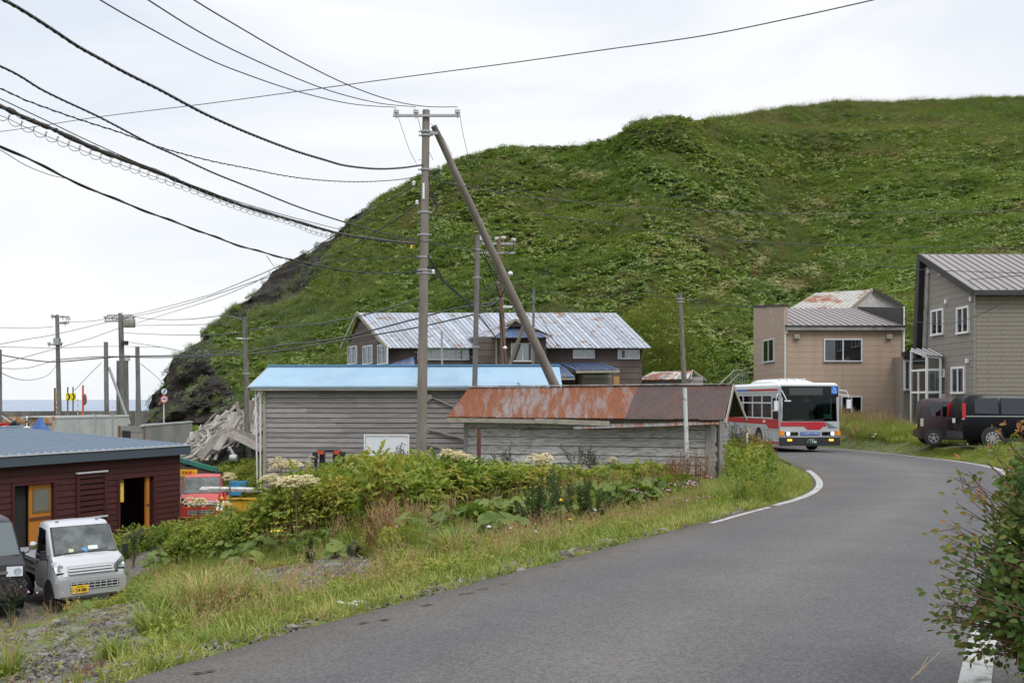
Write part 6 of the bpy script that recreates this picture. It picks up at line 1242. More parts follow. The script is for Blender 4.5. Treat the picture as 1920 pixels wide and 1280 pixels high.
# ------------------------------------------------------------------ signs and posts
SY = 92.0
def post(x, y0, y1, Y_, r, m, label, name='post', lean=0, cat='post', stripes=None):
    a, d = W(x, y0, Y_), W(x + lean, y1, Y_); g = h1(a.x, a.y); a.z = min(a.z, g) - .1 if stripes is None else a.z; e_ = empty(name, a, label, cat)
    if not stripes: MB().tube([a * 0, d - a], r, 8).build('shaft', m, e_, 50)
    else:
        n = stripes
        for k in range(n): MB().tube([(d - a) * (k / n), (d - a) * ((k + 1) / n)], r * (1 + .02 * (k % 2)), 8).build('band', m[k % 2], e_, 50)
    return e_, a, d
REDB = mat('signal_red', (.55, .03, .03), .5)
e_, a, d = post(127, 772, 725, SY, .07, CPOLE2, 'black and yellow double chevron sign on two thin posts before the sea', 'chevron_sign', cat='sign')
MB().tube([W(137, 772, SY) - a, W(137, 725, SY) - a], .07, 8).build('shaft', CPOLE2, e_)
bl, tr = W(123.8, 750.5, SY - .15) - a, W(142.6, 736.8, SY - .15) - a; bd = MB().b2((bl.x, bl.y, bl.z), (tr.x, tr.y - .03, tr.z)).build('panel', mat('sign_yellow', (.80, .68, .01), .5), e_)
w_, h_ = tr.x - bl.x, tr.z - bl.z
for k in (0, 1):
    x = bl.x + w_ * (.12 + .47 * k); z = bl.z; yy = bl.y - .045
    MB().poly([(x, yy, z + .04 * h_), (x + .16 * w_, yy, z + .04 * h_), (x + .36 * w_, yy, z + h_ / 2), (x + .16 * w_, yy, z + .96 * h_), (x, yy, z + .96 * h_), (x + .19 * w_, yy, z + h_ / 2)], (0, -1, 0), .01).build('chevron', INK, bd)
e_, a, d = post(103, 772, 727, SY - 2, .09, BPOLE, 'side-on yellow sign on a brown post next to the insulator pole', 'sign', cat='sign'); q = MB().box((0, 0, 0), (.35, .1, .7)).build('panel', mat('dull_yellow', (.5, .5, .12), .6), e_); q.location = W(106.5, 743, SY - 2) - a
post(107.5, 779, 757, SY - 4, .06, (REDB, WHITE), 'red and white striped snow pole beside the brown sign post', 'snow_pole', lean=-2, stripes=5); post(146, 777, 748, SY - 4, .03, (WHITE, REDB), 'thin red and white snow pole right of the chevron sign', 'snow_pole', stripes=6); post(205, 772, 757, SY, .03, (WHITE, REDB), 'short striped snow pole leaning beside the bare topped pole', 'snow_pole', lean=-2, stripes=4)
e_, a, d = post(155.5, 777, 722, 88, .09, ORP, 'orange post carrying a round traffic mirror seen from behind', 'traffic_mirror', cat='mirror'); o = MB().lathe([(.02, .12), (.36, .08), (.44, .0), (.40, -.05)], 24, axis='y').build('mirror_back', mat('mirror_back', (.12, .10, .10), .6), e_, 40); o.location = W(159, 748.5, 87.7) - a; o.rotation_euler = (0, R(12), R(-50)); o.scale = (.95, 1, 1.15); o2 = MB().lathe([(.45, -.03), (.45, .02)], 24, axis='y').build('rim', ORP, o, 40)
e_, a, d = post(307.2, 790, 733, 78, .05, ALU, 'round speed sign reading 40 under a blue sign on a white pole', 'road_sign', cat='sign')
c = W(308, 748, 77.8) - a; o = MB().lathe([(.30, 0), (.30, -.02)], 28, axis='y').build('speed_disc', mat('sign_white', (.75, .75, .75), .5), e_); o.location = c; q = MB().lathe([(.30, -.022), (.30, -.032), (.22, -.032), (.22, -.022)], 28, axis='y', cap=False).build('red_ring', REDB, o)
text('40', .30, mat('sign_ink_blue', (.02, .06, .3), .5), o, FR(0, -.04, 0), 'number', .002, bold=.006)
o = MB().lathe([(.22, 0), (.22, -.02)], 24, axis='y').build('blue_white_disc', MATS['sign_white'], e_); o.location = W(308, 733.5, 77.8) - a; q = MB().lathe([(.22, -.022), (.22, -.03), (.17, -.03), (.17, -.022)], 24, axis='y', cap=False).build('ring', MATS['sign_white'], o); q = MB().poly([(-.13, -.034, -.15), (.0, -.034, -.17), (.15, -.034, .12), (.04, -.034, .17)], (0, -1, 0), .01).build('blue_bar', MATS['sign_blue'], o)
# near posts
e_, a, d = post(1290, 885, 727, 29.3, .062, mat('flaking_white_paint', (.50, .53, .52), .7, col2=(.2, .11, .07), mix=(.6, .68), nscale=6, var=.1), 'flaking white steel post in front of the small shed', 'white_post', lean=-6)
for y in (801, 830): o = MB().lathe([(.068, -.015), (.068, .015)], 10).build('wire_band', GALV, e_); o.location = W(1288, y, 29.3) - a; o.location.y = 0
q = wirepts([(1288, 802), (1240, 822), (1170, 852), (1100, 872)], 29.3, 27, 5); o0 = q[0].copy(); MB().tube([p - o0 for p in q], .008, 5).build('stay_wire', CABLE, None, None, 'thin black stay wire slanting down from the white post', 'wire').location = o0
post(898, 900, 803, 27.5, .055, mat('rusty_iron', (.10, .035, .025), .9, col2=(.16, .07, .04), nscale=5, var=.3), 'rust brown iron post between the two sheds', 'rusty_post')
post(1401, 870, 812, 29.5, .03, (WHITE, WHITE), 'white delineator post with rusty round head by the bend', 'delineator', stripes=3)
c = W(1401, 806, 29.5); e_ = MB().lathe([(.02, -.02), (.11, -.02), (.11, .02), (.02, .02)], 18, axis='y').build('reflector_disc', TRIM, bpy.data.objects['delineator'], 40); e_.location = c - bpy.data.objects['delineator'].location
# black red implement behind the plants
e_ = empty('loader_frame', W(615, 880, 33), 'black steel loader frame with red hinges in front of the shed wall', 'machine'); o0 = W(615, 880, 33); HB = mat('hinge_red', (.45, .05, .02), .6); BF = mat('black_steel', (.015, .015, .02), .5)
MB().tube([W(592, 885, 33) - o0, W(592, 849, 33) - o0, W(597, 844, 33) - o0, W(637, 844, 33) - o0, W(644, 850, 33) - o0, W(644, 880, 33) - o0], .05, 6).build('frame', BF, e_)
for x in (602, 607, 627, 633): MB().tube([W(x, 885, 33) - o0, W(x, 848, 33) - o0], .055, 6).build('upright', BF, e_)
for x in (601, 633): piece('hinge', HB, e_, W(x, 848, 32.9) - o0, (.22, .12, .12))
piece('pivot', BF, e_, W(642, 854, 32.9) - o0, (.2, .15, .25)); piece('pivot', BF, e_, W(591, 854, 32.9) - o0, (.16, .15, .25))
# ------------------------------------------------------------------ yard things on the left
CONT = mat('pale_container', (.43, .45, .44), .7, col2=(.36, .38, .37), nscale=.8, var=.08); RSTC = mat('rusty_steel_edge', (.36, .15, .06), .8, col2=(.45, .43, .40), mix=(.45, .6), nscale=2.5)
def cont():
    Y0, Y1 = 58.0, 64.0; a, d = W(98, 815, Y0), W(241, 815, Y1)
    b = Bld('container', (a.x, a.y, h1(a.x, a.y)), 'long off-white box container with rust stained left corner', 'container'); top = W(98, 781, Y0).z
    wl = b.wall((a.x, a.y), (d.x, d.y)); n = wl.n; k = 6; b.solid('floor', CONT, [(a.x, a.y), (d.x, d.y), (d.x - n.x * 2.4, d.y - n.y * 2.4), (a.x - n.x * 2.4, a.y - n.y * 2.4)], -2.4, -2.2)
    for i in range(k): wl.box('side_panel', CONT, wl.L * i / k, wl.L * (i + 1) / k - .02, -2.4, top, -.06, 0)
    b.solid('roof', CONT, [(a.x, a.y), (d.x, d.y), (d.x - n.x * 2.4, d.y - n.y * 2.4), (a.x - n.x * 2.4, a.y - n.y * 2.4)], top - .05, top)
    wl.box('top_rail', ALU, -.02, wl.L, top - .1, top + .03, 0, .04); wl.box('corner_post', RSTC, -.05, .15, -2.4, top + .02, -.02, .05)
    w2 = b.wall((a.x - n.x * 2.4 - 1.6, a.y + 2.2), (a.x - .02, a.y)); w2.box('end_wall', CONT, 0, w2.L, -2.4, top - .25, -.05, 0); w2.box('rusty_rail', RSTC, -.05, w2.L + .05, top - .4, top - .02, .0, .08)
    for u in (.5, .62, .9): w2.box('rust_streak', RSTC, w2.L * u - .08, w2.L * u + .08, top - 1.6, top - .4, .0, .02)
cont()
e_ = empty('tarpaulin', W(75, 808, 57), 'crumpled blue tarpaulin bundle in front of the rusty container end', 'tarpaulin'); 
q = MB(); n = 14; vs = [(math.cos(i * .45) * (.7 + .2 * rng.random()) * (1 - j * .3), math.sin(i * .45) * .4 * (1 - j * .3), j * .33 + .1 * rng.random()) for j in range(4) for i in range(n)]; q.add(vs, [(j * n + i, j * n + (i + 1) % n, (j + 1) * n + (i + 1) % n, (j + 1) * n + i) for j in range(3) for i in range(n)] + [tuple(range(3 * n, 4 * n))]); o = q.build('cloth', mat('tarp_blue', (.03, .10, .30), .6), e_, 30); o.location = (0, 0, -.3)
# grey wall shed
b = Bld('open_shed', (-20, 52, -2.4), 'low grey panel shed with a dark open bay left of the collapsed house', 'shed')
Y0, Y1 = 50.0, 57.0; p0, pm, p1 = W(224, 800, Y0), W(268, 800, Y0 - 1.2), W(359, 800, Y1)
wl = b.wall((p0.x, p0.y), (pm.x, pm.y)); w2 = b.wall((pm.x, pm.y), (p1.x, p1.y)); tz = W(268, 799, Y0 - 1.2).z; GP = mat('grey_panel', (.25, .245, .235), .85, col2=(.20, .195, .185), nscale=.6, var=.1)
b.solid('core', DARKIN, [(p0.x, p0.y + .3), (pm.x - .2, pm.y + .3), (p1.x - .3, p1.y + .2), (p1.x - 3, p1.y + 2)], -2.6, tz - .05)
for i in range(7): w2.box('wall_panel', GP, w2.L * i / 7, w2.L * (i + 1) / 7 - .015, -2.6, tz + .04 * i / 7, 0, .05)
w2.box('coping', CONT, -.1, w2.L + .05, tz, tz + .08, -.1, .08); wl.siding(OLDWOOD, -2.6, tz, .3, [(.25, wl.L * .5, -2.6, tz - .25)], seg=2, th=.03); wl.box('open_bay', DARKIN, .25, wl.L * .5, -2.6, tz - .25, 0, .01); w2.box('corner_post', BPOLE, -.06, .06, -2.6, tz + .02, .05, .1); wl.box('post', BPOLE, .0, .12, -2.6, tz, .03, .1)
# collapsed house of weathered planks: heap of leaning boards
PLK = mat('broken_plank', (.27, .25, .225), .9, coord='obj', stretch=(3, 1, 6), nscale=1.5, col2=(.19, .165, .14), mix=(.42, .66), var=.3, rnd=.35)
RUSTP = mat('rust_sheet', (.16, .06, .035), .85, col2=(.10, .045, .03), nscale=2, var=.3)
b = Bld('collapsed_house', (-12.5, 46, -1.8), 'collapsed wooden house, a heap of bleached broken planks beside the old wooden pole', 'ruin')
r2 = random.Random(11)
def roofpt(u, v):    # slumped roof plane: u along 345..482 px, v from eave (0) to ridge (1)
    lo = [(378, 862, 43.5), (400, 858, 43.2), (430, 838, 43.6), (470, 820, 44), (492, 800, 44.4)]; hi = [(352, 828, 49), (392, 795, 49), (430, 778, 49), (458, 776, 48.5), (475, 752, 48.5)]
    k = u * 4; i = min(3, int(k)); t = k - i
    f = lambda L_: W(L_[i][0] + (L_[i + 1][0] - L_[i][0]) * t, L_[i][1] + (L_[i + 1][1] - L_[i][1]) * t, L_[i][2] + (L_[i + 1][2] - L_[i][2]) * t)
    return f(lo).lerp(f(hi), v)
b.e['label'] = b.e['label']
for i in range(5): 
    q = MB(); 
vs = [roofpt(u / 10, v / 5) - b.o + Vector((0, .35, -.45)) for v in range(6) for u in range(11)]; q = MB(); q.add(vs, [(j * 11 + i, j * 11 + i + 1, (j + 1) * 11 + i + 1, (j + 1) * 11 + i) for j in range(5) for i in range(10)]); q.build('fallen_roof_deck', SHADE, b.e)
for i in range(250):
    u, v = r2.random(), r2.random() ** .8; p = roofpt(u, v); dirr = (roofpt(min(1, u + .02), min(1, v + .2)) - roofpt(max(0, u - .1), max(0, v - .2))).normalized() if i % 7 < 5 else (roofpt(min(1, u + .1), v) - roofpt(max(0, u - .1), v)).normalized()
    dirr = (dirr + Vector((r2.gauss(0, .12), r2.gauss(0, .12), r2.gauss(0, .09)))).normalized(); L_ = .9 + 1.7 * r2.random(); p = p + Vector((0, -.12 * r2.random(), .10 * r2.random()))
    b.bar('plank', PLK, p - dirr * L_ / 2, p + dirr * L_ / 2, .05 + .08 * r2.random(), .025, up=(r2.gauss(0, .2), -.75, .6))
for a, d, wd in (((420, 806, 44.0), (375, 860, 43.2), .3), ((448, 780, 45), (405, 845, 43), .32), ((432, 812, 43.5), (492, 842, 42.6), .34), ((432, 806, 43.6), (500, 828, 43), .25), ((444, 752, 45), (449, 782, 45), .13), ((470, 750, 44), (462, 800, 44), .35), ((430, 838, 43), (440, 855, 42.5), .1), ((476, 752, 45), (500, 800, 45), .12), ((350, 830, 48), (412, 795, 48.5), .14)):
    b.bar('beam', PLK, W(*a), W(*d), wd, .12, up=(0, -1, .3))
b.sheets(W(452, 803, 46), W(498, 808, 46), W(498, 822, 44), W(450, 812, 44), 4, RUSTP, RIB, under=.03, name='rusty_sheet')
for i in range(26): x = 470 + 24 * r2.random(); y = 765 + 30 * r2.random(); p = W(x, y, 46); b.bar('lath', PLK, p, p + Vector((.8, .2, -.9 - .3 * r2.random())), .05, .02)
q = MB(); 
b.solid('dark_hollow', DARKIN, [(W(425, 0, 45).x, 45.5), (W(500, 0, 45).x, 45.5), (W(500, 0, 47).x, 47.5), (W(425, 0, 47).x, 47.5)], -2.4, W(0, 822, 45).z)
c = W(442, 845, 44.4); o = empty('blue_crate', c, 'broken pale blue crate under the collapsed planks', 'crate'); CB = mat('faded_blue', (.13, .30, .42), .7)
for x in (-.28, 0, .28): piece('slat', CB, o, (x, 0, 0), (.05, .05, .5))
for z in (-.22, .22): piece('rail', CB, o, (0, 0, z), (.62, .06, .06))
piece('back_panel', mat('milky_blue', (.16, .22, .2), .7), o, (0, .05, 0), (.55, .02, .42))
# net over the hollow: a few strands
NW = mat('net_wire', (.10, .11, .09), .8); q = MB()
for k in range(14):
    x = 428 + k * 4.4; q.tube([W(x, 828, 43.9) - c, W(x + 14 * math.sin(k), 862, 43.6) - c], .008, 4); q.tube([W(x + 10, 826, 43.9) - c, W(x - 12, 866, 43.6) - c], .008, 4)
q.build('net', NW, None, None, 'torn wire net hanging over the dark hollow of the ruin', 'net').location = c
# small hut with green roof edge
b = Bld('hut', (-12.6, 39.5, -2.9), 'tan board hut with green edged sloping roof behind the red truck', 'hut')
TAN = mat('tan_board', (.25, .22, .165), .85, coord='obj', stretch=(4, 1, 1), nscale=2, var=.2, rnd=.1)
q0, q1 = W(325, 900, 39), W(399, 900, 38.2); wl = b.wall((q0.x, 39), (q1.x, 38.2)); z0, z1 = W(0, 861, 39).z, W(0, 882, 38.2).z
b.solid('core', SHADE, [(q0.x, 39.05), (q1.x, 38.25), (q1.x + .1, 39.2), (q0.x + .1, 39.9)], -3.2, z1, tops=[z0, z1, z1 - .12, z0 - .2])
wl.siding(TAN, -3.1, z0, .26, [], seg=2, th=.02, top=lambda u: z0 + (z1 - z0) * u / wl.L - .05)
GRN = mat('green_edge', (.03, .20, .13), .7, col2=(.04, .12, .16), mix=(.45, .55), nscale=1, var=.1); b.bar('roof_edge', GRN, W(320, 857, 38.7), W(408, 881, 37.9), .06, .17); b.sheets(W(330, 866, 40.2), W(404, 884, 39.6), W(408, 879, 37.9), W(320, 855, 38.7), 5, mat('pale_blue_felt', (.2, .32, .42), .8), ((0, 0), (1, 0)), under=.04)
c = W(354, 886, 36.9); o = empty('yellow_board', c, 'yellow notice board with red lettering above the red truck', 'sign'); pn = piece('panel', PLY, o, (0, 0, 0), (.62, .03, .24)); t_ = text('安全第一', .13, mat('red_ink', (.55, .05, .02), .6), o, FR(.0, -.03, .01), bold=.002)
# yellow skip, plank, crates, snow poles
c = W(470, 950, 34.4); zt_ = W(0, 919, 34).z; o = empty('yellow_skip', Vector((c.x, 35, zt_ - 1.2)), 'yellow painted steel skip behind the weeds beside the red truck', 'skip'); YS = mat('yellow_skip_paint', (.62, .36, .02), .6, col2=(.35, .2, .03), mix=(.6, .75), nscale=3, var=.12)
for i in range(3): piece('side_plate', YS, o, (-.85 + i * .85, 0, .4), (.84, .05, .85))
piece('rim', YS, o, (0, -.03, .82), (2.6, .1, .06)); piece('rim', YS, o, (0, -.03, .4), (2.6, .08, .06)); piece('end_plate', YS, o, (-1.27, .6, .4), (.05, 1.2, .85)); piece('end_plate', YS, o, (1.27, .6, .4), (.05, 1.2, .85)); piece('floor', YS, o, (0, .6, 0), (2.5, 1.2, .05))
a, d = W(376, 916, 34.2), W(496, 918, 34.2); o = MB().box((0, 0, 0), ((d - a).length, .32, .05)).box((.1, -.05, .05), ((d - a).length * .8, .2, .04)).build('loose_plank', OLDWOOD2, None, None, 'bleached loose planks lying across the top of the yellow skip', 'plank'); o.location = (a + d) / 2; o.rotation_euler = (.25, .02, 0)
for x, x2, lab in ((414, 405, 'left of the two red and white snow poles leaning on the yellow skip'), (425, 412, 'right of the two red and white snow poles leaning on the yellow skip')):
    a, d = W(x2, 968, 33.6), W(x, 917, 33.8); o = empty('snow_pole', a, lab, 'snow pole')
    for k in range(3): MB().tube([(d - a) * (k / 3 - .1), (d - a) * ((k + 1) / 3 - .1)], .04, 8).build('band', (REDB, WHITE, REDB)[k], o, 50)
for x, y, lab in ((448, 909, 'sky blue plastic crate behind the red truck, upper one'), (440, 921, 'sky blue plastic crate behind the red truck, lower one')):
    c = W(x, y, 37); o = empty('plastic_crate', c, lab, 'crate'); CB2 = MATS.get('crate_blue') or mat('crate_blue', (.04, .26, .50), .5)
    piece('floor', CB2, o, (0, 0, -.12), (.6, .4, .02))
    for s in (-1, 1):
        piece('rim', CB2, o, (0, s * .2, .12), (.6, .03, .04)); piece('rim', CB2, o, (s * .3, 0, .12), (.03, .4, .04)); piece('side', CB2, o, (0, s * .2, -.05), (.6, .015, .12)); piece('side', CB2, o, (s * .3, 0, 0), (.015, .4, .24))
        for k in range(6): piece('slat', CB2, o, (-.25 + k * .1, s * .2, 0), (.04, .02, .24))
# boat bow, far left
c = W(2, 800, 52); o = empty('boat', c, 'red fishing boat bow with white stripe poking in at the left edge', 'boat'); RB_ = mat('boat_red', (.65, .03, .03), .5)
pts = [W(-90, 798, 53) - c, W(-10, 796, 52) - c, W(17.8, 792, 52) - c, W(15, 806, 52) - c, W(-90, 830, 53) - c]
q = MB(); mid = [p + Vector((0, 1.4, 0)) for p in pts]; mid[2] = pts[2] + Vector((0, .05, 0)); mid[3] = pts[3] + Vector((0, .05, 0)); q.add(pts + mid, [(0, 1, 2, 3, 4), (9, 8, 7, 6, 5), (0, 5, 6, 1), (1, 6, 7, 2), (2, 7, 8, 3), (3, 8, 9, 4)]); q.build('hull', RB_, o)
MB().tube([W(-60, 806, 51.9) - c, W(0, 802, 51.9) - c, W(9, 800, 51.9) - c], .08, 6).build('rubbing_strake', WHITE, o); MB().tube([W(3, 779, 52) - c, W(24, 794, 52) - c], .03, 6).build('stay', GALV, o); MB().tube([W(-2, 772, 52) - c, W(30, 792, 52) - c], .02, 6).build('stay', CABLE, o); MB().tube([W(18, 797, 51) - c, W(30, 791, 51) - c], .12, 8).build('anchor_roller', INK, o)
o = MB().lathe([(.5, 0), (.6, .25), (.35, .45), (.05, .5)], 14).build('rock', mat('dark_stone', (.10, .10, .10), .9), None, 40, 'rounded grey boulder beside the red boat bow', 'rock'); o.location = W(37, 801, 60)
c = W(50.5, 800, 50); o = empty('weather_vane', c, 'white and black finial vane standing above the blue roof edge', 'vane'); MB().tube([(0, 0, -.6), (0, 0, .55)], .025, 6).build('mast', WHITE, o)
for z, r in ((-.05, .16), (.22, .09), (.42, .05)): q = MB().lathe([(.02, 0), (r, .03), (.02, .09)], 12).build('cup', WHITE if z < 0 or z > .4 else INK, o, 40); q.location = (0, 0, z)
MB().tube([(-.15, 0, -.1), (0, 0, .0), (.15, 0, -.1)], .025, 6).build('arm', WHITE, o); MB().tube([(-.12, 0, .05), (.13, 0, .12)], .02, 6).build('arm', INK, o)
for x, y0, y1, Y_, lab in ((179, 812, 776, 48, 'thin post in front of the white container, left one'), (211, 815, 774, 48, 'thin post in front of the white container, right one')): post(x, y0, y1, Y_, .05, GALV, lab, 'steel_post')
# stair rail behind the bus
c = W(1380, 720, 60); o = empty('stair_rail', c, 'grey steel stair handrail behind the bus roof', 'handrail')
for a, d in (((1348, 722, 60), (1377, 694, 62)), ((1364, 722, 60), (1388, 699, 62))): MB().tube([W(*a) - c, W(*d) - c, W(d[0] + 20, d[1], d[2]) - c], .035, 6).build('rail', GALV, o)
for k in range(7): MB().tube([W(1372 + k * 5, 722, 61) - c, W(1372 + k * 5, 699, 61) - c], .02, 5).build('baluster', GALV, o)
# loose metal can and white sheet
c = W(438, 859, 42.5); o = MB().lathe([(.05, -.16), (.17, -.14), (.17, .14), (.05, .16)], 14, axis='x').build('tin_can', mat('tin', (.35, .37, .38), .4, metal=.4), None, 40, 'dented tin can lying below the collapsed house', 'can'); o.location = c
# ------------------------------------------------------------------ vegetation
G_HERB = leafmat('herb_leaf', [(.04, .075, .012), (.075, .14, .02), (.125, .205, .03), (.19, .265, .04), (.27, .29, .055), (.31, .23, .08)], .35)
G_HILL = leafmat('hill_leaf', [(.06, .10, .024), (.09, .145, .03), (.122, .19, .04), (.162, .23, .052), (.20, .25, .055), (.23, .20, .07)], .07, seed=4, warm=1.03)
G_FUKI = leafmat('butterbur_leaf', [(.035, .075, .012), (.065, .125, .02), (.10, .175, .03), (.15, .21, .045), (.22, .24, .06)], .5)
G_GRASS = leafmat('grass_blade', [(.05, .095, .016), (.095, .16, .026), (.15, .22, .036), (.205, .265, .05), (.28, .30, .08), (.36, .31, .15)], 1.1)
G_HGRASS = leafmat('hill_grass', [(.085, .135, .03), (.112, .175, .038), (.14, .21, .048), (.17, .22, .055), (.22, .22, .085), (.25, .19, .11)], .06, seed=9, warm=1.0)
G_DRY = leafmat('dry_grass', [(.12, .085, .04), (.22, .16, .08), (.34, .26, .14), (.42, .34, .21)], .6, trans=.2)
G_DOCK = leafmat('dock_spike', [(.07, .03, .015), (.13, .055, .025), (.16, .085, .03), (.13, .12, .03)], .6, trans=.15)
G_PALE = leafmat('silver_leaf', [(.06, .10, .05), (.10, .15, .085), (.16, .21, .13), (.22, .27, .18)], .3)
G_DARK = leafmat('dark_leaf', [(.014, .035, .014), (.025, .06, .022), (.045, .09, .03), (.07, .12, .035)], .5)
G_WILLOW = leafmat('willow_leaf', [(.05, .08, .015), (.09, .14, .022), (.15, .20, .03), (.20, .23, .04)], .4)
G_SHRUB = leafmat('shrub_leaf', [(.022, .055, .012), (.042, .095, .018), (.075, .13, .022), (.16, .13, .03), (.30, .10, .035), (.36, .08, .045)], 2.5, trans=.35)
CREAM = leafmat('cream_umbel', [(.34, .33, .17), (.52, .51, .31), (.68, .66, .46)], 1, trans=.2)
STEMM = mat('plant_stem', (.13, .11, .04), .8, col2=(.14, .07, .035), nscale=3); TWIG = mat('red_brown_twig', (.10, .045, .03), .8, var=.2)
YEL = mat('yellow_petal', (.75, .50, .01), .6); WHT = mat('white_petal', (.6, .6, .57), .6); PNK = mat('pink_petal', (.45, .22, .38), .6); MAUVE = mat('dark_seed_head', (.06, .035, .045), .8); BRT = mat('red_herb', (.14, .035, .025), .8, rnd=.3)
r3 = random.Random(21); U = r3.uniform; GA = r3.gauss
def blade(m, p, az, h, w_, bend, tint, seg=3):
    d = Vector((math.cos(az), math.sin(az), 0)); s = Vector((-d.y, d.x, 0)); vs = []; 
    for k in range(seg + 1):
        t = k / seg; c = p + d * (bend * h * t * t) + Vector((0, 0, h * (t - .35 * bend * t * t * t))); ww = w_ * (1 - t) ** .6 * .5
        if k < seg: vs += [c - s * ww, c + s * ww]
        else: vs.append(c)
    fs = [(2 * k, 2 * k + 1, 2 * k + 3, 2 * k + 2) for k in range(seg - 1)] + [(2 * seg - 2, 2 * seg - 1, 2 * seg)]
    m.add(vs, fs, tint)
def leaf(m, p, d, nrm, L_, W_, tint, fold=.15):
    d = d.normalized(); s = d.cross(nrm); s = s.normalized() if s.length > 1e-6 else Vector((1, 0, 0)); n = s.cross(d)
    a, b_, c = p, p + d * L_, p + d * L_ * .45
    m.add([a, c + s * W_ * .5 + n * fold * W_, b_ - n * L_ * .12, c - s * W_ * .5 + n * fold * W_], [(0, 1, 2), (0, 2, 3)], tint)
def ovleaf(m, p, d, nrm, L_, W_, tint):
    d = d.normalized(); s = d.cross(nrm).normalized(); n = s.cross(d); o = [(0, 0), (.25, .36), (.55, .5), (.85, .3), (1, 0), (.85, -.3), (.55, -.5), (.25, -.36)]
    m.add([p + d * L_ * a + s * W_ * b_ + n * (abs(b_) * .3 - .22 * a * a) * L_ * .5 for a, b_ in o], [(0, 1, 2, 3, 4), (0, 4, 5, 6, 7)], tint)
def roundleaf(m, c, nrm, R_, tint, n=9, cup=.25, notch=True):
    nrm = nrm.normalized(); a = nrm.cross(Vector((.3, 1, .2))).normalized(); b_ = nrm.cross(a); t0 = U(0, 6.28); vs = [c]
    for k in range(n):
        t = t0 + 2 * math.pi * (k + .5) / n * .96; r_ = R_ * U(.86, 1.08); vs.append(c + (a * math.cos(t) + b_ * math.sin(t)) * r_ + nrm * (cup * R_ * U(.5, 1.2)))
    m.add(vs, [(0, k, k + 1) for k in range(1, n)] + ([] if notch else [(0, n, 1)]), tint)
def p_grass(n, h, spread, w_, bend=(.2, .8), seg=3, tr=(0, 1)):
    m = MB()
    for _ in range(n):
        a, r_ = U(0, 6.28), spread * math.sqrt(U(0, 1)); blade(m, Vector((r_ * math.cos(a), r_ * math.sin(a), -.02)), U(0, 6.28) if r_ < spread * .4 else a + GA(0, .7), h * U(.45, 1.05), w_ * U(.7, 1.3), U(*bend), U(*tr), seg)
    return m
def p_fuki(n, R_, sp, h):
    m = MB()
    for _ in range(n):
        a, r_ = U(0, 6.28), sp * math.sqrt(U(0, 1)); c = Vector((r_ * math.cos(a), r_ * math.sin(a), h * U(.35, 1) * (1 - .4 * (r_ / sp) ** 2))); roundleaf(m, c, Vector((math.cos(a) * .5 * r_ / sp + GA(0, .3), math.sin(a) * .5 * r_ / sp - .25 + GA(0, .3), 1)), R_ * U(.6, 1.15), U(0, 1), 8)
    return m
def p_bush(n, R_, H_, ll, lw, shape='dome', tr=(0, 1), compound=False):
    m = MB()
    for _ in range(n):
        a = U(0, 6.28); t = U(0, 1) ** .6; zz = H_ * t; rr = R_ * math.sqrt(max(.03, 1 - (t - .25) ** 2 / .62)) * U(.55, 1.05)
        p = Vector((rr * math.cos(a), rr * math.sin(a), zz)); d = Vector((math.cos(a) + GA(0, .5), math.sin(a) + GA(0, .5), GA(.15, .45))); nr_v = Vector((GA(0, .4), GA(0, .4), 1)); tt = min(1, max(0, .35 * U(*tr) + .65 * (U(*tr) * .6 + t * .4)))
        if compound:
            d.normalize(); s = d.cross(Vector((0, 0, 1))).normalized()
            for k, (fw, sd, sc) in enumerate(((.9, 0, 1), (.55, .55, .8), (.55, -.55, .8), (.15, .7, .6), (.15, -.7, .6))): leaf(m, p + d * ll * fw * .45, d + s * sd * 1.6, nr_v, ll * sc, lw * sc, tt)
        else: leaf(m, p, d, nr_v, ll * U(.7, 1.3), lw * U(.7, 1.2), tt)
    return m
def p_spike(n, h, r_):       # brown seeding spikes with knobbly heads
    m = MB()
    for _ in range(n):
        a = U(0, 6.28); b_ = Vector((math.cos(a), math.sin(a), 0)) * r_ * U(.1, 1); tp = b_ * 1.3 + Vector((GA(0, .04), GA(0, .04), h * U(.65, 1.05))); tt = U(0, .6)
        blade(m, b_, a, tp.z, .012, .1, tt, 2)
        for k in range(16):
            t = U(.4, 1); p = b_.lerp(tp, t); leaf(m, p, Vector((GA(0, 1), GA(0, 1), U(.2, 1))), Vector((GA(0, 1), GA(0, 1), .3)), .04, .022, min(1, tt + U(0, .5)))
    return m
def p_seed(n, h, sp):        # fine dry grass with feathery tops
    m = MB()
    for _ in range(n):
        a = U(0, 6.28); p = Vector((math.cos(a), math.sin(a), 0)) * sp * U(0, 1); bd = U(.05, .5); hh = h * U(.6, 1.05); tt = U(.2, 1); blade(m, p, a, hh, .006, bd, tt, 3); tip = p + Vector((math.cos(a), math.sin(a), 0)) * bd * hh + Vector((0, 0, hh * (1 - .35 * bd)))
        for k in range(5): leaf(m, tip - Vector((math.cos(a) * .02 * k, math.sin(a) * .02 * k, .025 * k)), Vector((GA(0, .6), GA(0, .6), 1)), Vector((1, 0, .2)), .05, .012, tt)
    return m
def p_umbel(m, c, R_, ms=None, dome=.35, dense=26):
    for _ in range(dense):
        a, r_ = U(0, 6.28), R_ * math.sqrt(U(0, 1)); cc = c + Vector((r_ * math.cos(a), r_ * math.sin(a), dome * R_ * (1 - (r_ / R_) ** 2))); q = R_ * .20
        for k in range(5):
            v = cc + Vector((GA(0, q * .5), GA(0, q * .5), GA(0, q * .2))); roundleaf(m, v, Vector((GA(0, .4), GA(0, .4) - .2, 1)), q * .42, U(0, 1), 5, .1, False)
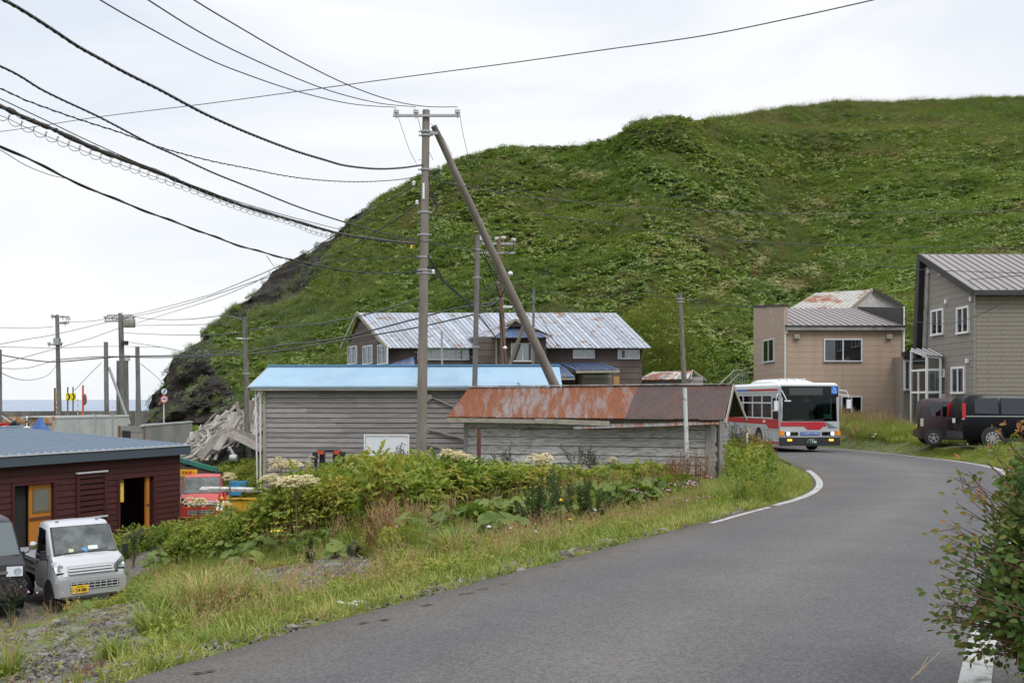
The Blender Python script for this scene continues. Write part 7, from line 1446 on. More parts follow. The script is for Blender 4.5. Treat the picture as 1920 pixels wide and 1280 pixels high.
def p_flower(n, h, sp, col_r, cup=.0):
    m = MB(); 
    for _ in range(n):
        a = U(0, 6.28); p = Vector((math.cos(a), math.sin(a), 0)) * sp * U(0, 1) + Vector((0, 0, h * U(.6, 1))); roundleaf(m, p, Vector((GA(0, .4), -.6, .8)), col_r * U(.7, 1.2), U(0, 1), 6, cup, False)
    return m
PRO = {}
def proto(kind, m, material, name):
    me = m.mesh(name, material); o = bpy.data.objects.new(name, me); c = PRO.get(kind)
    if c is None: c = PRO[kind] = bpy.data.collections.new('prototypes_' + kind)
    c.objects.link(o); return o
_gn = None
def scatter(name, kind, pts, yaw, tilt, scl, label):
    """instances of one kind of prototype at the given points: [x,y,z], yaw, tilt(2), scale(3)"""
    c = PRO[kind]; n = len(pts)
    if n == 0: return
    me = bpy.data.meshes.new(name); me.vertices.add(n); me.vertices.foreach_set('co', np.asarray(pts, np.float32).ravel())
    rot = np.c_[np.asarray(tilt), np.asarray(yaw)].astype(np.float32)
    a = me.attributes.new('rot', 'FLOAT_VECTOR', 'POINT'); a.data.foreach_set('vector', rot.ravel())
    s = np.asarray(scl, np.float32); s = np.repeat(s[:, None], 3, 1) if s.ndim == 1 else s
    a = me.attributes.new('scl', 'FLOAT_VECTOR', 'POINT'); a.data.foreach_set('vector', s.astype(np.float32).ravel())
    a = me.attributes.new('idx', 'INT', 'POINT'); a.data.foreach_set('value', np.random.RandomState(len(pts)).randint(0, len(c.objects), n).astype(np.int32))
    o = bpy.data.objects.new(name, me); COL.objects.link(o); setp(o, label, kind='stuff')
    g = bpy.data.node_groups.new('scatter', 'GeometryNodeTree'); g.interface.new_socket('Geometry', in_out='INPUT', socket_type='NodeSocketGeometry'); g.interface.new_socket('Geometry', in_out='OUTPUT', socket_type='NodeSocketGeometry')
    gi, go = g.nodes.new('NodeGroupInput'), g.nodes.new('NodeGroupOutput'); ip_ = g.nodes.new('GeometryNodeInstanceOnPoints'); ci = g.nodes.new('GeometryNodeCollectionInfo'); ci.inputs['Collection'].default_value = c; ci.inputs['Separate Children'].default_value = True; ci.inputs['Reset Children'].default_value = True
    def na(nm, t): q = g.nodes.new('GeometryNodeInputNamedAttribute'); q.data_type = t; q.inputs['Name'].default_value = nm; return [x for x in q.outputs if x.enabled and x.name == 'Attribute'][0]
    L = g.links; L.new(gi.outputs[0], ip_.inputs['Points']); L.new(ci.outputs[0], ip_.inputs['Instance']); ip_.inputs['Pick Instance'].default_value = True
    L.new(na('idx', 'INT'), ip_.inputs['Instance Index']); L.new(na('rot', 'FLOAT_VECTOR'), ip_.inputs['Rotation']); L.new(na('scl', 'FLOAT_VECTOR'), ip_.inputs['Scale']); L.new(ip_.outputs[0], go.inputs[0])
    md = o.modifiers.new('scatter', 'NODES'); md.node_group = g
    return o
# prototypes
for i in range(3):
    proto('hill_fuki', p_fuki(26, .135, .6, .42), G_HILL, 'butterbur_clump'); proto('hill_grass', p_grass(44, .62, .4, .026, (.3, .9), 2), G_HGRASS, 'grass_tuft'); proto('hill_bush', p_bush(120, .55, .55, .14, .09), G_HILL, 'herb_clump')
    proto('hill_dry', p_seed(20, .9, .4), leafmat('pinkish_dry_grass', [(.10, .07, .04), (.18, .12, .075), (.26, .18, .12)], .3) if 'pinkish_dry_grass' not in MATS else MATS['pinkish_dry_grass'], 'dry_tuft')
    m = MB(); [p_umbel(m, Vector((GA(0, .25), GA(0, .25), .9 + U(-.15, .2))), .17, dense=8) for _ in range(4)]; proto('hill_umbel', m, CREAM, 'umbel')
    proto('pale', p_bush(90, .5, .45, .14, .08), G_PALE, 'silver_clump')
    proto('short', p_grass(26, .16, .12, .011, (.2, 1.0), 2, (.15, 1)), G_GRASS, 'short_tuft'); proto('tall', p_grass(26, .42, .13, .013, (.25, .9), 3), G_GRASS, 'tall_tuft'); proto('dry', p_seed(9, .55, .16), G_DRY, 'dry_tuft')
    proto('herb', p_bush(170, .36, 1.05, .115, .075), G_HERB, 'herb'); proto('compound', p_bush(48, .44, .95, .16, .08, compound=True), G_HERB, 'compound_herb'); proto('fuki', p_fuki(9, .11, .34, .5), G_FUKI, 'butterbur')
    proto('low', p_bush(60, .13, .08, .018, .013), G_GRASS, 'low_herb'); proto('spike', p_spike(7, .9, .16), G_DOCK, 'dock'); proto('dark', p_bush(190, .34, .8, .09, .03), G_DARK, 'dark_herb')
    proto('clover', p_bush(60, .18, .22, .05, .03), G_HERB, 'clover'); proto('red', p_bush(26, .07, .08, .016, .01), BRT, 'red_herb')
for i in range(3):
    proto('yel', p_flower(9, .1, .14, .018), YEL, 'yellow_flower'); proto('wht', p_flower(2, .05, .10, .032), WHT, 'white_flower'); proto('pnk', p_flower(5, .08, .16, .014), PNK, 'pink_flower')
for i in range(6):
    m = MB(); n = 10; vs = [Vector((GA(0, 1), GA(0, 1), GA(0, .8))).normalized() * U(.75, 1.1) for _ in range(16)]; vs = [Vector((v.x, v.y * .8, v.z * .6)) * .026 for v in vs]
    bm = bmesh.new(); [bm.verts.new(v) for v in vs]; bmesh.ops.convex_hull(bm, input=bm.verts); me = bpy.data.meshes.new('stone'); bm.to_mesh(me); bm.free(); me.materials.append(mat('gravel_stone', (.125, .112, .106), .9, rnd=.65, nscale=20, var=.15) if 'gravel_stone' not in MATS else MATS['gravel_stone'])
    o = bpy.data.objects.new('stone', me); c = PRO.get('stone') or bpy.data.collections.new('prototypes_stone'); PRO['stone'] = c; c.objects.link(o)
NR = np.random.RandomState(5)
# ---- hill cover, spread over the hill's own surface
def hill_points(n):
    P = np.stack([AX, AY, AZ], -1)[2:99]; a = P[1:, :-1] - P[:-1, :-1]; b_ = P[:-1, 1:] - P[:-1, :-1]; ar = np.linalg.norm(np.cross(a, b_), axis=-1); pr = (ar / ar.sum()).ravel(); k = NR.choice(len(pr), n, p=pr); i, j = np.divmod(k, ar.shape[1]); u, v = NR.rand(n), NR.rand(n)
    p = P[i, j] * ((1 - u) * (1 - v))[:, None] + P[i + 1, j] * (u * (1 - v))[:, None] + P[i, j + 1] * ((1 - u) * v)[:, None] + P[i + 1, j + 1] * (u * v)[:, None]
    r_ = np.clip(rka[2:99], 0, 1); rr = r_[i, j]; return p, rr, i / 96.0
hp, hr, ht_ = hill_points(80000)
hpx = 960 + hp[:, 0] / hp[:, 1] * F; hpy = HOR + (CZ - hp[:, 2]) / hp[:, 1] * F
keep = (hpx < 2250); hp, hr, ht_, hpx, hpy = hp[keep], hr[keep], ht_[keep], hpx[keep], hpy[keep]
n1 = np.array([mnoise.noise((p[0] * .06, p[1] * .06, p[2] * .09)) for p in hp]); n2 = np.array([mnoise.noise((p[0] * .15 + 9, p[1] * .15, p[2] * .2)) for p in hp]); rd = NR.rand(len(hp))
rocky = hr > .22
upper = sm(300, 200, hpy - (hpx - 1300) * .03) * (hpx > 1300); left = sm(900, 640, hpx)
kind = np.full(len(hp), 'fuki', dtype=object)
kind[(n1 > .12) & (rd < .75)] = 'bush'; kind[(n2 > .22) & (rd < .8)] = 'grass'; kind[(rd < upper * .9)] = 'grass'; kind[(rd < left * .85)] = 'grass'; kind[(n1 < -.26) & (rd > .8)] = 'dry'
kind[(rd > .95) & (n2 < -.05)] = 'dry'; kind[(upper > .3) & (rd > .93)] = 'dry'
kind[(np.abs(hpx - 640) < 260) & (hpy > 590) & (hpy < 760) & (n2 < .0) & (rd > .45)] = 'fuki'; kind[(hpx < 680) & (hpx > 330) & (hpy > 560) & (n1 < .1) & (n2 > -.1) & (rd > .83)] = 'pale'
kind[rocky] = 'none'; kind[rocky & (rd < .04)] = 'grass'; kind[rocky & (rd > .84) & (n2 > .0)] = 'pale'; kind[(ht_ > .96) & (hpx > 700) & (rd < .5)] = 'grass'
knob = (np.abs(hpx - 1245) < 80) & (hpy < 262); kind[knob & (rd < .5)] = 'bush'; kind[knob & (rd >= .5)] = 'fuki'; kind[knob & (rd > .85)] = 'dry'
def hs(k, kn, s0, s1, label, extra=None):
    s = kind == k
    if extra is not None: s = s & extra
    n = s.sum(); sc = NR.uniform(s0, s1, n); scatter('hill_' + kn, 'hill_' + kn if 'hill_' + kn in PRO else kn, hp[s] - np.array([0, 0, .1]), NR.rand(n) * 6.28, np.c_[NR.normal(0, .12, n) + .25, NR.normal(0, .12, n)], sc, label)
hs('fuki', 'fuki', .7, 1.3, 'broad round leaved ground cover over the hillside'); hs('bush', 'bush', .6, 1.25, 'leafy green undergrowth on the hillside'); hs('grass', 'grass', .8, 1.6, 'long grass over the upper and seaward slopes'); hs('dry', 'dry', .9, 1.7, 'reddish seeding grass in patches on the hillside'); hs('pale', 'pale', .7, 1.5, 'pale silvery clumps on the rocky slope')
# cream umbels in drifts (positions seen in the photograph)
dr = [(985, 310, 8), (1020, 325, 10), (1045, 340, 6), (1090, 350, 14), (1115, 355, 12), (1310, 340, 5), (1390, 310, 3), (1455, 322, 4), (1452, 335, 4), (1480, 355, 5), (1540, 318, 3), (1350, 395, 8), (1345, 390, 4), (1180, 408, 5), (1175, 365, 1), (1345, 440, 6), (1385, 425, 6), (1420, 398, 6), (1530, 400, 8), (1470, 420, 6), (1320, 470, 8), (1375, 455, 9), (1410, 470, 8), (1395, 478, 5), (1365, 440, 5), (1300, 490, 5), (1275, 478, 4), (1420, 520, 18), (1520, 532, 16), (1570, 520, 6), (1360, 565, 12), (1460, 560, 16), (1490, 563, 10), (1750, 470, 5), (1690, 445, 4), (1790, 375, 3), (1880, 285, 4), (1800, 350, 3), (1225, 512, 4), (1345, 581, 8), (1390, 590, 6), (1230, 570, 3), (1335, 665, 2), (1500, 440, 6), (1570, 430, 8), (1605, 440, 5), (1440, 500, 6), (905, 415, 2), (1330, 640, 2)]
up_ = []; order = np.arange(len(hp))
for x, y, k in dr:
    d = np.hypot((hpx - x), (hpy - y) * 2.2); i = np.argsort(d)[:k * 2]; up_ += list(NR.choice(i, k, replace=False))
up_ = np.array(up_); scatter('hill_umbels', 'hill_umbel', hp[up_] + np.array([0, -.3, .1]), NR.rand(len(up_)) * 6.28, np.c_[np.full(len(up_), .15), np.zeros(len(up_))], NR.uniform(1.1, 1.9, len(up_)), 'cream flower heads dotted over the hillside')
# ---- near ground
ENV = [(-200, 1130), (60, 1120), (120, 1118), (236, 1106), (242, 1024), (300, 1000), (340, 992), (380, 984), (430, 974), (470, 958), (500, 934), (540, 904), (600, 884), (640, 874), (700, 862), (780, 862), (860, 875), (960, 875), (1100, 880), (1180, 872), (1260, 880), (1330, 892), (1362, 895), (1370, 812), (1400, 822), (1436, 832), (1470, 864), (1520, 882), (1560, 905), (1640, 1000), (2000, 1000)]
LOW = [(200, 1105), (300, 1104), (400, 1094), (480, 1078), (560, 1058), (640, 1048), (720, 1056), (800, 1042), (900, 1005), (1000, 995), (1100, 975), (1200, 960), (1300, 925), (1380, 905), (1500, 880), (1600, 870)]
def region(n, x0, x1, y0, y1):
    x, y = NR.uniform(x0, x1, n), NR.uniform(y0, y1, n); return x, y
def near(n, seed_y=(5, 36), xr=(-11, 9.5)):
    # even per picture area rather than per metre: more points close by
    y = np.exp(NR.uniform(math.log(seed_y[0]), math.log(seed_y[1]), n)); x = NR.uniform(-11, 9.5, n); return x, y
def prep(x, y):
    d = road_dist(x, y); z = H(x, y); px = 960 + x / y * F; py = HOR + (CZ - z) / y * F
    leftside = x < np.interp(y, [p[1] for p in LE], [p[0] for p in LE]); return d, z, px, py, leftside
def put(name, kind, x, y, z, h, base_h, label, tilt=.12, wide=1.0):
    n = len(x)
    if n == 0: return
    s = h / base_h; sx = np.clip(s, .4, 1.25) * wide; scatter(name, kind, np.c_[x, y, z - .02], NR.rand(n) * 6.28, NR.normal(0, tilt, (n, 2)), np.c_[sx, sx, s], label)
def allowed(px, y, z): return (CZ - (np.interp(px, [p[0] for p in ENV], [p[1] for p in ENV]) - HOR) / F * y) - z
sheds = [[(-9.8, 36.4), (3.2, 35.6), (3.2, 42), (-9.8, 42)], [(-2.0, 32.2), (6.75, 30.1), (7.8, 33.6), (-1, 35)]]
def free(x, y):
    ok = np.ones(len(x), bool)
    for P in sheds: ok &= ~inpoly(x, y, P)
    for (cx_, cy_, a_) in ((-9.0, 21.3, 41), (-10.65, 20.2, 38), (-11.1, 35.6, 14)):
        a_ = R(a_); lx = (x - cx_) * math.cos(a_) + (y - cy_) * math.sin(a_); ly = -(x - cx_) * math.sin(a_) + (y - cy_) * math.cos(a_); ok &= ~((np.abs(lx) < .85) & (ly > -.22) & (ly < 3.6))
    red = (x - C1.x) * nv.x + (y - C1.y) * nv.y; ok &= ~((red < .95) & (x < -8) & (y < 36) & ((x - C1.x) * dv_.x + (y - C1.y) * dv_.y < .4)); return ok
patch = lambda x, y, s, o: np.array([mnoise.noise((a * s + o, b * s, o)) for a, b in zip(x, y)])
x, y = near(60000); d, z, px, py, ls = prep(x, y); ok = ls & (NR.rand(len(x)) < np.clip(y / 15, .45, 1)) & (d > .04) & (px > -60) & (px < 1600) & (py < 1330) & free(x, y); x, y, d, z, px, py = [v[ok] for v in (x, y, d, z, px, py)]; al = allowed(px, y, z); rd = NR.rand(len(x))
gv = zone(x, y, z) > .5; pn = patch(x, y, .55, 3); pn2 = patch(x, y, 1.3, 7); low = np.interp(px, [p[0] for p in LOW], [p[1] for p in LOW]); bank = (py < low) & (px > 232) & ~gv
dens = np.clip(y / 9, .35, 1) # thin points close by, they are larger there
# short verge grass
edge = (d < 1.5) & (d > .04) & ~gv; s = edge & (rd < np.where(d < .9, .8, .5) + .3 * pn2) & (al > .05)
tallb = (px > 1360) & (px < 1600); h = NR.uniform(.06, .17, len(x)) * (1 + d * .6) * np.where(px > 1250, 1.3, 1)
put('verge_grass', 'short', x[s], y[s], z[s], np.minimum(h, np.maximum(al, .05))[s], .16, 'short yellow green grass along the left road edge')
s = edge & (rd > .7) & (d < 1.1); put('verge_herbs', 'low', x[s], y[s], z[s], NR.uniform(.04, .09, s.sum()), .08, 'tiny green herbs creeping over the road edge', wide=.9)
# middle strip: mixed taller grass, clover, dry stems
mid = ~bank & ~gv & (d >= .8) & (al > .1); s = mid & (rd < .50); put('strip_grass', 'tall', x[s], y[s], z[s], np.minimum(NR.uniform(.16, .42, s.sum()) * (1 + .6 * pn[s]), al[s]), .42, 'mixed green grass between road and bank', wide=.8)
s = mid & (rd > .50) & (rd < .60) & (pn2 > -.15); put('strip_dry', 'dry', x[s], y[s], z[s], np.minimum(NR.uniform(.25, .55, s.sum()), al[s]), .55, 'dry straw coloured grass stems between road and bank')
s = mid & (rd > .60) & (rd < .80); put('strip_clover', 'clover', x[s], y[s], z[s], np.minimum(NR.uniform(.08, .26, s.sum()), al[s]), .22, 'clover and low herbs between road and bank')
s = mid & (rd > .80); put('strip_short', 'short', x[s], y[s], z[s], np.minimum(NR.uniform(.10, .2, s.sum()), al[s]), .16, 'short grass between road and bank')
# gravel: stones and sparse sprigs
xs_, ys_ = near(150000, (6, 19)); d2, z2, px2, py2, l2 = prep(xs_, ys_); g2 = (zone(xs_, ys_, z2) > .5) & free(xs_, ys_) & (px2 > -50) & (py2 < 1330) & (d2 > .1); extra_ = l2 & (d2 < 2.2) & (d2 > .05) & (NR.rand(len(xs_)) < .22); g2 = (g2 | extra_) & (px2 > -50) & (px2 < 1400) & (py2 < 1330); n = g2.sum()
scatter('gravel', 'stone', np.c_[xs_, ys_, z2 + .01][g2], NR.rand(n) * 6.28, NR.normal(0, .4, (n, 2)), NR.lognormal(-.1, .42, n) * np.clip(ys_[g2] / 9, .7, 1.7), 'loose grey and brown gravel beside the road and truck')
s = gv & (rd < .16); put('gravel_sprigs', 'low', x[s], y[s], z[s], NR.uniform(.05, .14, s.sum()), .10, 'green sprigs growing through the gravel'); s = gv & (rd > .93) & (pn2 > -.1); put('gravel_red_herbs', 'red', x[s], y[s], z[s], NR.uniform(.08, .2, s.sum()), .10, 'dark red herbs growing through the gravel'); s = gv & (rd > .80) & (rd < .84); put('gravel_grass', 'tall', x[s], y[s], z[s], NR.uniform(.12, .35, s.sum()), .42, 'thin grass tufts in the gravel', wide=.5)
s = gv & (rd > .87) & (rd < .878); put('gravel_dry', 'dry', x[s], y[s], z[s], NR.uniform(.25, .5, s.sum()), .55, 'dry stems standing in the gravel', wide=.6)
# bank: layered leafy growth, never above the outline of the photograph's bank
hb_ = np.clip(al, 0, 1.7) * NR.uniform(.72, 1.1, len(x)) * (1 + .4 * pn2 * (px > 530)); b0_ = bank & (al > .12)
fr = (py > low - 26)            # front foot of the bank: grasses
s = b0_ & ~fr & (pn < .12) & (rd < .42); put('bank_herbs', 'herb', x[s], y[s], z[s], np.minimum(hb_[s], .6 + 1.1 * NR.rand(s.sum())), 1.1, 'dense leafy weeds covering the bank', wide=.75)
s = b0_ & ~fr & (rd > .42) & (rd < .62); put('bank_compound_leaves', 'compound', x[s], y[s], z[s], hb_[s], 1.03, 'broad lobed hogweed leaves yellowing on the bank', wide=.85)
s = b0_ & ~fr & (pn > .12) & (rd < .42) & (rd > .25); put('bank_lobed_leaves', 'compound', x[s], y[s], z[s], hb_[s], 1.03, 'lobed leaves on the upper bank', wide=.8); s = b0_ & (pn > .12) & (rd < .25); put('bank_butterbur', 'fuki', x[s], y[s], z[s], np.minimum(hb_[s], .75), .52, 'round butterbur leaves on the bank', wide=1)
s = b0_ & fr & (rd > .3); put('bank_foot_grass', 'tall', x[s], y[s], z[s], np.minimum(NR.uniform(.3, .7, s.sum()), al[s]), .42, 'long grass at the foot of the bank', wide=.65)
s = b0_ & (rd > .62) & (rd < .74); put('bank_grass', 'tall', x[s], y[s], z[s], np.minimum(hb_[s] * .9, .9), .42, 'long grass growing among the bank weeds', wide=.5)
s = b0_ & (rd > .74) & (rd < .78) & (px > 500); put('bank_dry', 'dry', x[s], y[s], z[s], np.minimum(hb_[s] * 1.1, 1.0), .55, 'dry seeding stems among the bank weeds', wide=.6)
s = b0_ & (rd > .80) & (rd < .9) & (pn2 > .1); put('bank_clover', 'clover', x[s], y[s], z[s], np.minimum(hb_[s] * .8, .5), .22, 'small leaved herbs in the bank', wide=.9)
s = b0_ & (rd > .955) & (((px > 1230) & (px < 1345)) | ((px > 1370) & (px < 1450)) | ((px > 690) & (px < 745) & (py > 1000))); put('bank_docks', 'spike', x[s], y[s], z[s], np.minimum(al[s] + .25, 1.25), .9, 'rust brown dock spikes by the small shed and bank', wide=.8)
# lush grass inside the bend
x4, y4 = region(9000, 4, 9.6, 15, 34); d4, z4, px4, py4, l4 = prep(x4, y4); s = l4 & (d4 > .05) & (px4 > 1330) & free(x4, y4); al4 = allowed(px4, y4, z4); hh = np.minimum(NR.uniform(.25, .7, len(x4)) * np.clip(d4 * 1.4, .25, 1), al4)
s &= hh > .05; put('bend_grass', 'tall', x4[s], y4[s], z4[s], hh[s], .42, 'lush green grass inside the bend', wide=.9)
s2 = s & (px4 > 1368) & (px4 < 1450) & (NR.rand(len(x4)) < .06) & (al4 > .4); put('bend_herbs', 'herb', x4[s2], y4[s2], z4[s2], np.clip(al4[s2], .3, 1.6) * NR.uniform(.4, 1, s2.sum()), 1.1, 'tall yellowing weeds beside the small shed end', wide=.6)
# flowers
def flowers(kind, spots, label, name, dz=.12):
    P = []
    for (fx, fy, Yf, k, sp) in spots:
        for _ in range(k): p = W(fx + GA(0, sp), fy + GA(0, sp * .6), Yf + GA(0, .3)); P.append(tuple(p))
    n = len(P); scatter(name, kind, P, NR.rand(n) * 6.28, np.zeros((n, 2)), np.ones(n), label)
flowers('yel', [(745, 972, 20, 10, 10), (770, 948, 21, 8, 8), (728, 1003, 19, 6, 6), (790, 965, 21, 5, 8), (397, 1085, 15, 3, 4), (720, 905, 24, 3, 3), (500, 1000, 21, 4, 20)], 'small yellow ragwort flowers on the bank', 'yellow_flowers')
flowers('wht', [(690, 1000, 17, 3, 12), (1120, 960, 17, 3, 14), (946, 980, 16, 1, 2), (915, 994, 15.5, 3, 6), (955, 995, 15.5, 2, 3), (1030, 1007, 14.5, 2, 2), (1000, 998, 15, 3, 10), (1640, 815, 38, 3, 4), (1810, 836, 33, 3, 4), (612, 1113, 12, 2, 3)], 'white campion flowers', 'white_flowers')
flowers('pnk', [(770, 1020, 16, 14, 22), (1300, 915, 17, 12, 25), (1260, 920, 17, 8, 20), (1420, 915, 20, 8, 30), (365, 1146, 9.5, 1, 3), (60, 1112, 13, 4, 25), (1190, 925, 18, 6, 20)], 'small mauve clover and thistle flowers', 'pink_flowers')
# in front of the vehicles and along the red building
x5, y5 = region(6000, -11.5, -4.5, 13.5, 20.5); d5, z5, px5, py5, l5 = prep(x5, y5); s = free(x5, y5) & (zone(x5, y5, z5) < .5) & (px5 > -50) & (px5 < 330); al5 = CZ - (np.interp(px5, [0, 60, 110, 230, 246, 330], [1104, 1100, 1112, 1108, 1050, 1030]) - HOR) / F * y5 - z5; s &= al5 > .06
h5 = np.minimum(al5, .55) * NR.uniform(.5, 1, len(x5)); a5 = NR.rand(len(x5)); q = s & (a5 < .35); put('weeds_by_truck', 'tall', x5[q], y5[q], z5[q], h5[q], .42, 'grass and weeds in front of the parked trucks', wide=.8); q = s & (a5 > .35) & (a5 < .6); put('herbs_by_truck', 'clover', x5[q], y5[q], z5[q], h5[q] * .8, .22, 'low herbs in front of the parked trucks'); q = s & (a5 > .97); put('dry_by_truck', 'dry', x5[q], y5[q], z5[q], np.minimum(al5, .6)[q] * 1.05, .55, 'reddish dry stems in front of the trucks', wide=.6)
x6, y6 = region(2600, -12, -6.5, 22, 35); d6, z6, px6, py6, l6 = prep(x6, y6); red_ = (x6 - C1.x) * nv.x + (y6 - C1.y) * nv.y; s = free(x6, y6) & (px6 > 150) & (px6 < 440) & (red_ > 1.0) & (red_ < 3.2) & (NR.rand(len(x6)) < .5); put('weeds_by_building', 'compound', x6[s], y6[s], z6[s], NR.uniform(.3, .8, s.sum()), 1.03, 'leafy weeds beside the dark red building', wide=.7)
x6, y6 = region(3500, -14, -7.4, 36.5, 50); d6, z6, px6, py6, l6 = prep(x6, y6); s = (px6 > 395) & (px6 < 492) & (NR.rand(len(x6)) < .6) & (y6 < 44.5); put('weeds_by_ruin', 'herb', x6[s], y6[s], z6[s], NR.uniform(.4, 1.1, s.sum()), 1.1, 'weeds growing round the collapsed house', wide=.9)
x6, y6 = region(3000, -34, -12, 50, 100); d6, z6, px6, py6, l6 = prep(x6, y6); s = (px6 > 230) & (px6 < 520); put('far_weeds', 'herb', x6[s], y6[s], z6[s], NR.uniform(.5, 1.3, s.sum()), 1.1, 'weeds on the flat ground below the headland', wide=1.4)
# far side of the lane: meadow before the beige and tall houses
x7, y7 = region(26000, 8, 30, 26, 58); d7, z7, px7, py7, l7 = prep(x7, y7); xe = np.interp(y7, [p[1] for p in RE], [p[0] for p in RE]); s = (x7 > xe) & (d7 > .45) & (px7 < 2000) & ~inpoly(x7, y7, [(15.9, 34.6), (22, 33.6), (22, 39.4), (15.9, 39.4)]) & ~((x7 > 15.2) & (y7 > 55.8)) & ~((x7 > 20.6) & (y7 > 45.6)) & ~((x7 > 19.5) & (y7 > 49) & (x7 < 21.6))
a7 = NR.rand(len(x7)); nh = patch(x7, y7, .2, 11); far = y7 > 44; h7 = np.where(d7 < 1.2, NR.uniform(.08, .2, len(x7)), NR.uniform(.25, .55, len(x7)) + .35 * far); q = s & (a7 < .55); put('meadow_grass', 'tall', x7[q], y7[q], z7[q], h7[q], .42, 'green meadow grass on the far side of the lane', wide=1.2)
q = s & (a7 > .55) & (a7 < .64) & (y7 > 47); put('meadow_dry', 'dry', x7[q], y7[q], z7[q], NR.uniform(.6, 1.2, q.sum()), .55, 'tall pinkish dry grass before the beige building', wide=1.2); q = s & (a7 > .9) & (nh > .05) & (d7 > 2) & (d7 < 6); put('meadow_herbs', 'herb', x7[q], y7[q], z7[q], NR.uniform(.3, .6, q.sum()), 1.1, 'leafy herbs in the meadow by the parked cars', wide=1)
q = s & (a7 > .72) & (a7 < .9) & (d7 < 3); put('meadow_short', 'short', x7[q], y7[q], z7[q], NR.uniform(.08, .18, q.sum()), .16, 'short grass on the far road edge', wide=1.3)
x9, y9 = region(14000, 13.6, 21, 28, 38.5); d9, z9, px9, py9, l9 = prep(x9, y9); xe9 = np.interp(y9, [p[1] for p in RE], [p[0] for p in RE]); s = (x9 > xe9) & (d9 > .15) & ~inpoly(x9, y9, [(16.3, 35), (22, 34), (22, 39), (16.3, 39)]); q = s & (NR.rand(len(x9)) < .6); put('parking_grass', 'tall', x9[q], y9[q], z9[q], NR.uniform(.10, .24, q.sum()), .42, 'green grass round the parked cars', wide=1.3); q = s & (NR.rand(len(x9)) < .4); put('parking_clover', 'clover', x9[q], y9[q], z9[q], NR.uniform(.06, .14, q.sum()), .22, 'low herbs round the parked cars', wide=1)
# behind the buildings, before the hill foot
x8, y8 = region(5000, 5, 32, 58, 84); d8, z8, px8, py8, l8 = prep(x8, y8); s = (d8 > .5) & ~inpoly(x8, y8, [(14.8, 55), (23, 55), (23, 64), (14.8, 64)]) & ~inpoly(x8, y8, [(10, 65), (15, 65), (15, 70), (10, 70)]) & ~((x8 < 10.5) & (y8 < 76)); put('foot_undergrowth', 'hill_bush', x8[s], y8[s], z8[s], NR.uniform(.6, 1.7, s.sum()), .75, 'green undergrowth at the foot of the hill', wide=1.3)
# white litter flattened in the verge
for k, (lx, ly, Yl, w0, h0, lab) in enumerate(((648, 1146, 7.9, .08, .02, 'crumpled white plastic scrap on the verge near the road'), (612, 1113, 9.6, .05, .03, 'small white scrap in the verge grass'))):
    c = W(lx, ly, Yl); c.z = h1(c.x, c.y) + .04; m = MB()
    for j in range(7): leaf(m, Vector((GA(0, w0 * .6), GA(0, w0 * .4), U(0, h0))), Vector((1, GA(0, .4), 0)), Vector((GA(0, .3), -.5, 1)), w0 * 1.3, w0 * .3, .5)
    m.t = []; m.build('plastic_scrap', WHT, None, None, lab, 'litter').location = c
# ------------------------------------------------------------------ plants one can point at
def groundpt(px, Y): x = (px - 960) / F * Y; return Vector((x, Y, h1(x, Y)))
def toplevel(px, py, Y, label, cat, name, group=None):
    """root at the ground, returns (empty, height to the given image row)"""
    g = groundpt(px, Y); return empty(name, g, label, cat, 0, group), CZ - (py - HOR) / F * Y - g.z
HG = 'giant hogweeds with cream flower heads'
hog = [(535, 862, 25, .42, 5, 'topmost full cream umbel left of the loader frame'), (512, 893, 24, .36, 4, 'wide pale hogweed head left of the largest cream cluster'), (555, 893, 22, .46, 6, 'largest creamy hogweed cluster below the loader frame'), (432, 886, 27, .30, 3, 'hogweed with three small heads over the red truck roof'), (372, 938, 26, .40, 4, 'faded hogweed at the corner of the dark red building'),
       (857, 850, 24, .44, 6, 'dense cream hogweed just right of the tall pole'), (1022, 856, 23, .40, 3, 'browning hogweed with upturned spokes before the small shed'), (1150, 857, 26, .20, 2, 'small cream hogweed alone before the small shed'), (668, 868, 27, .20, 1, 'single round cream head below the white shutter'), (960, 884, 25, .22, 2, 'low cream hogweed between rusty post and browning one'), (585, 856, 27, .16, 2, 'thin stemmed hogweed against the loader frame'), (425, 944, 25, .13, 1, 'small young head among the snow poles')]
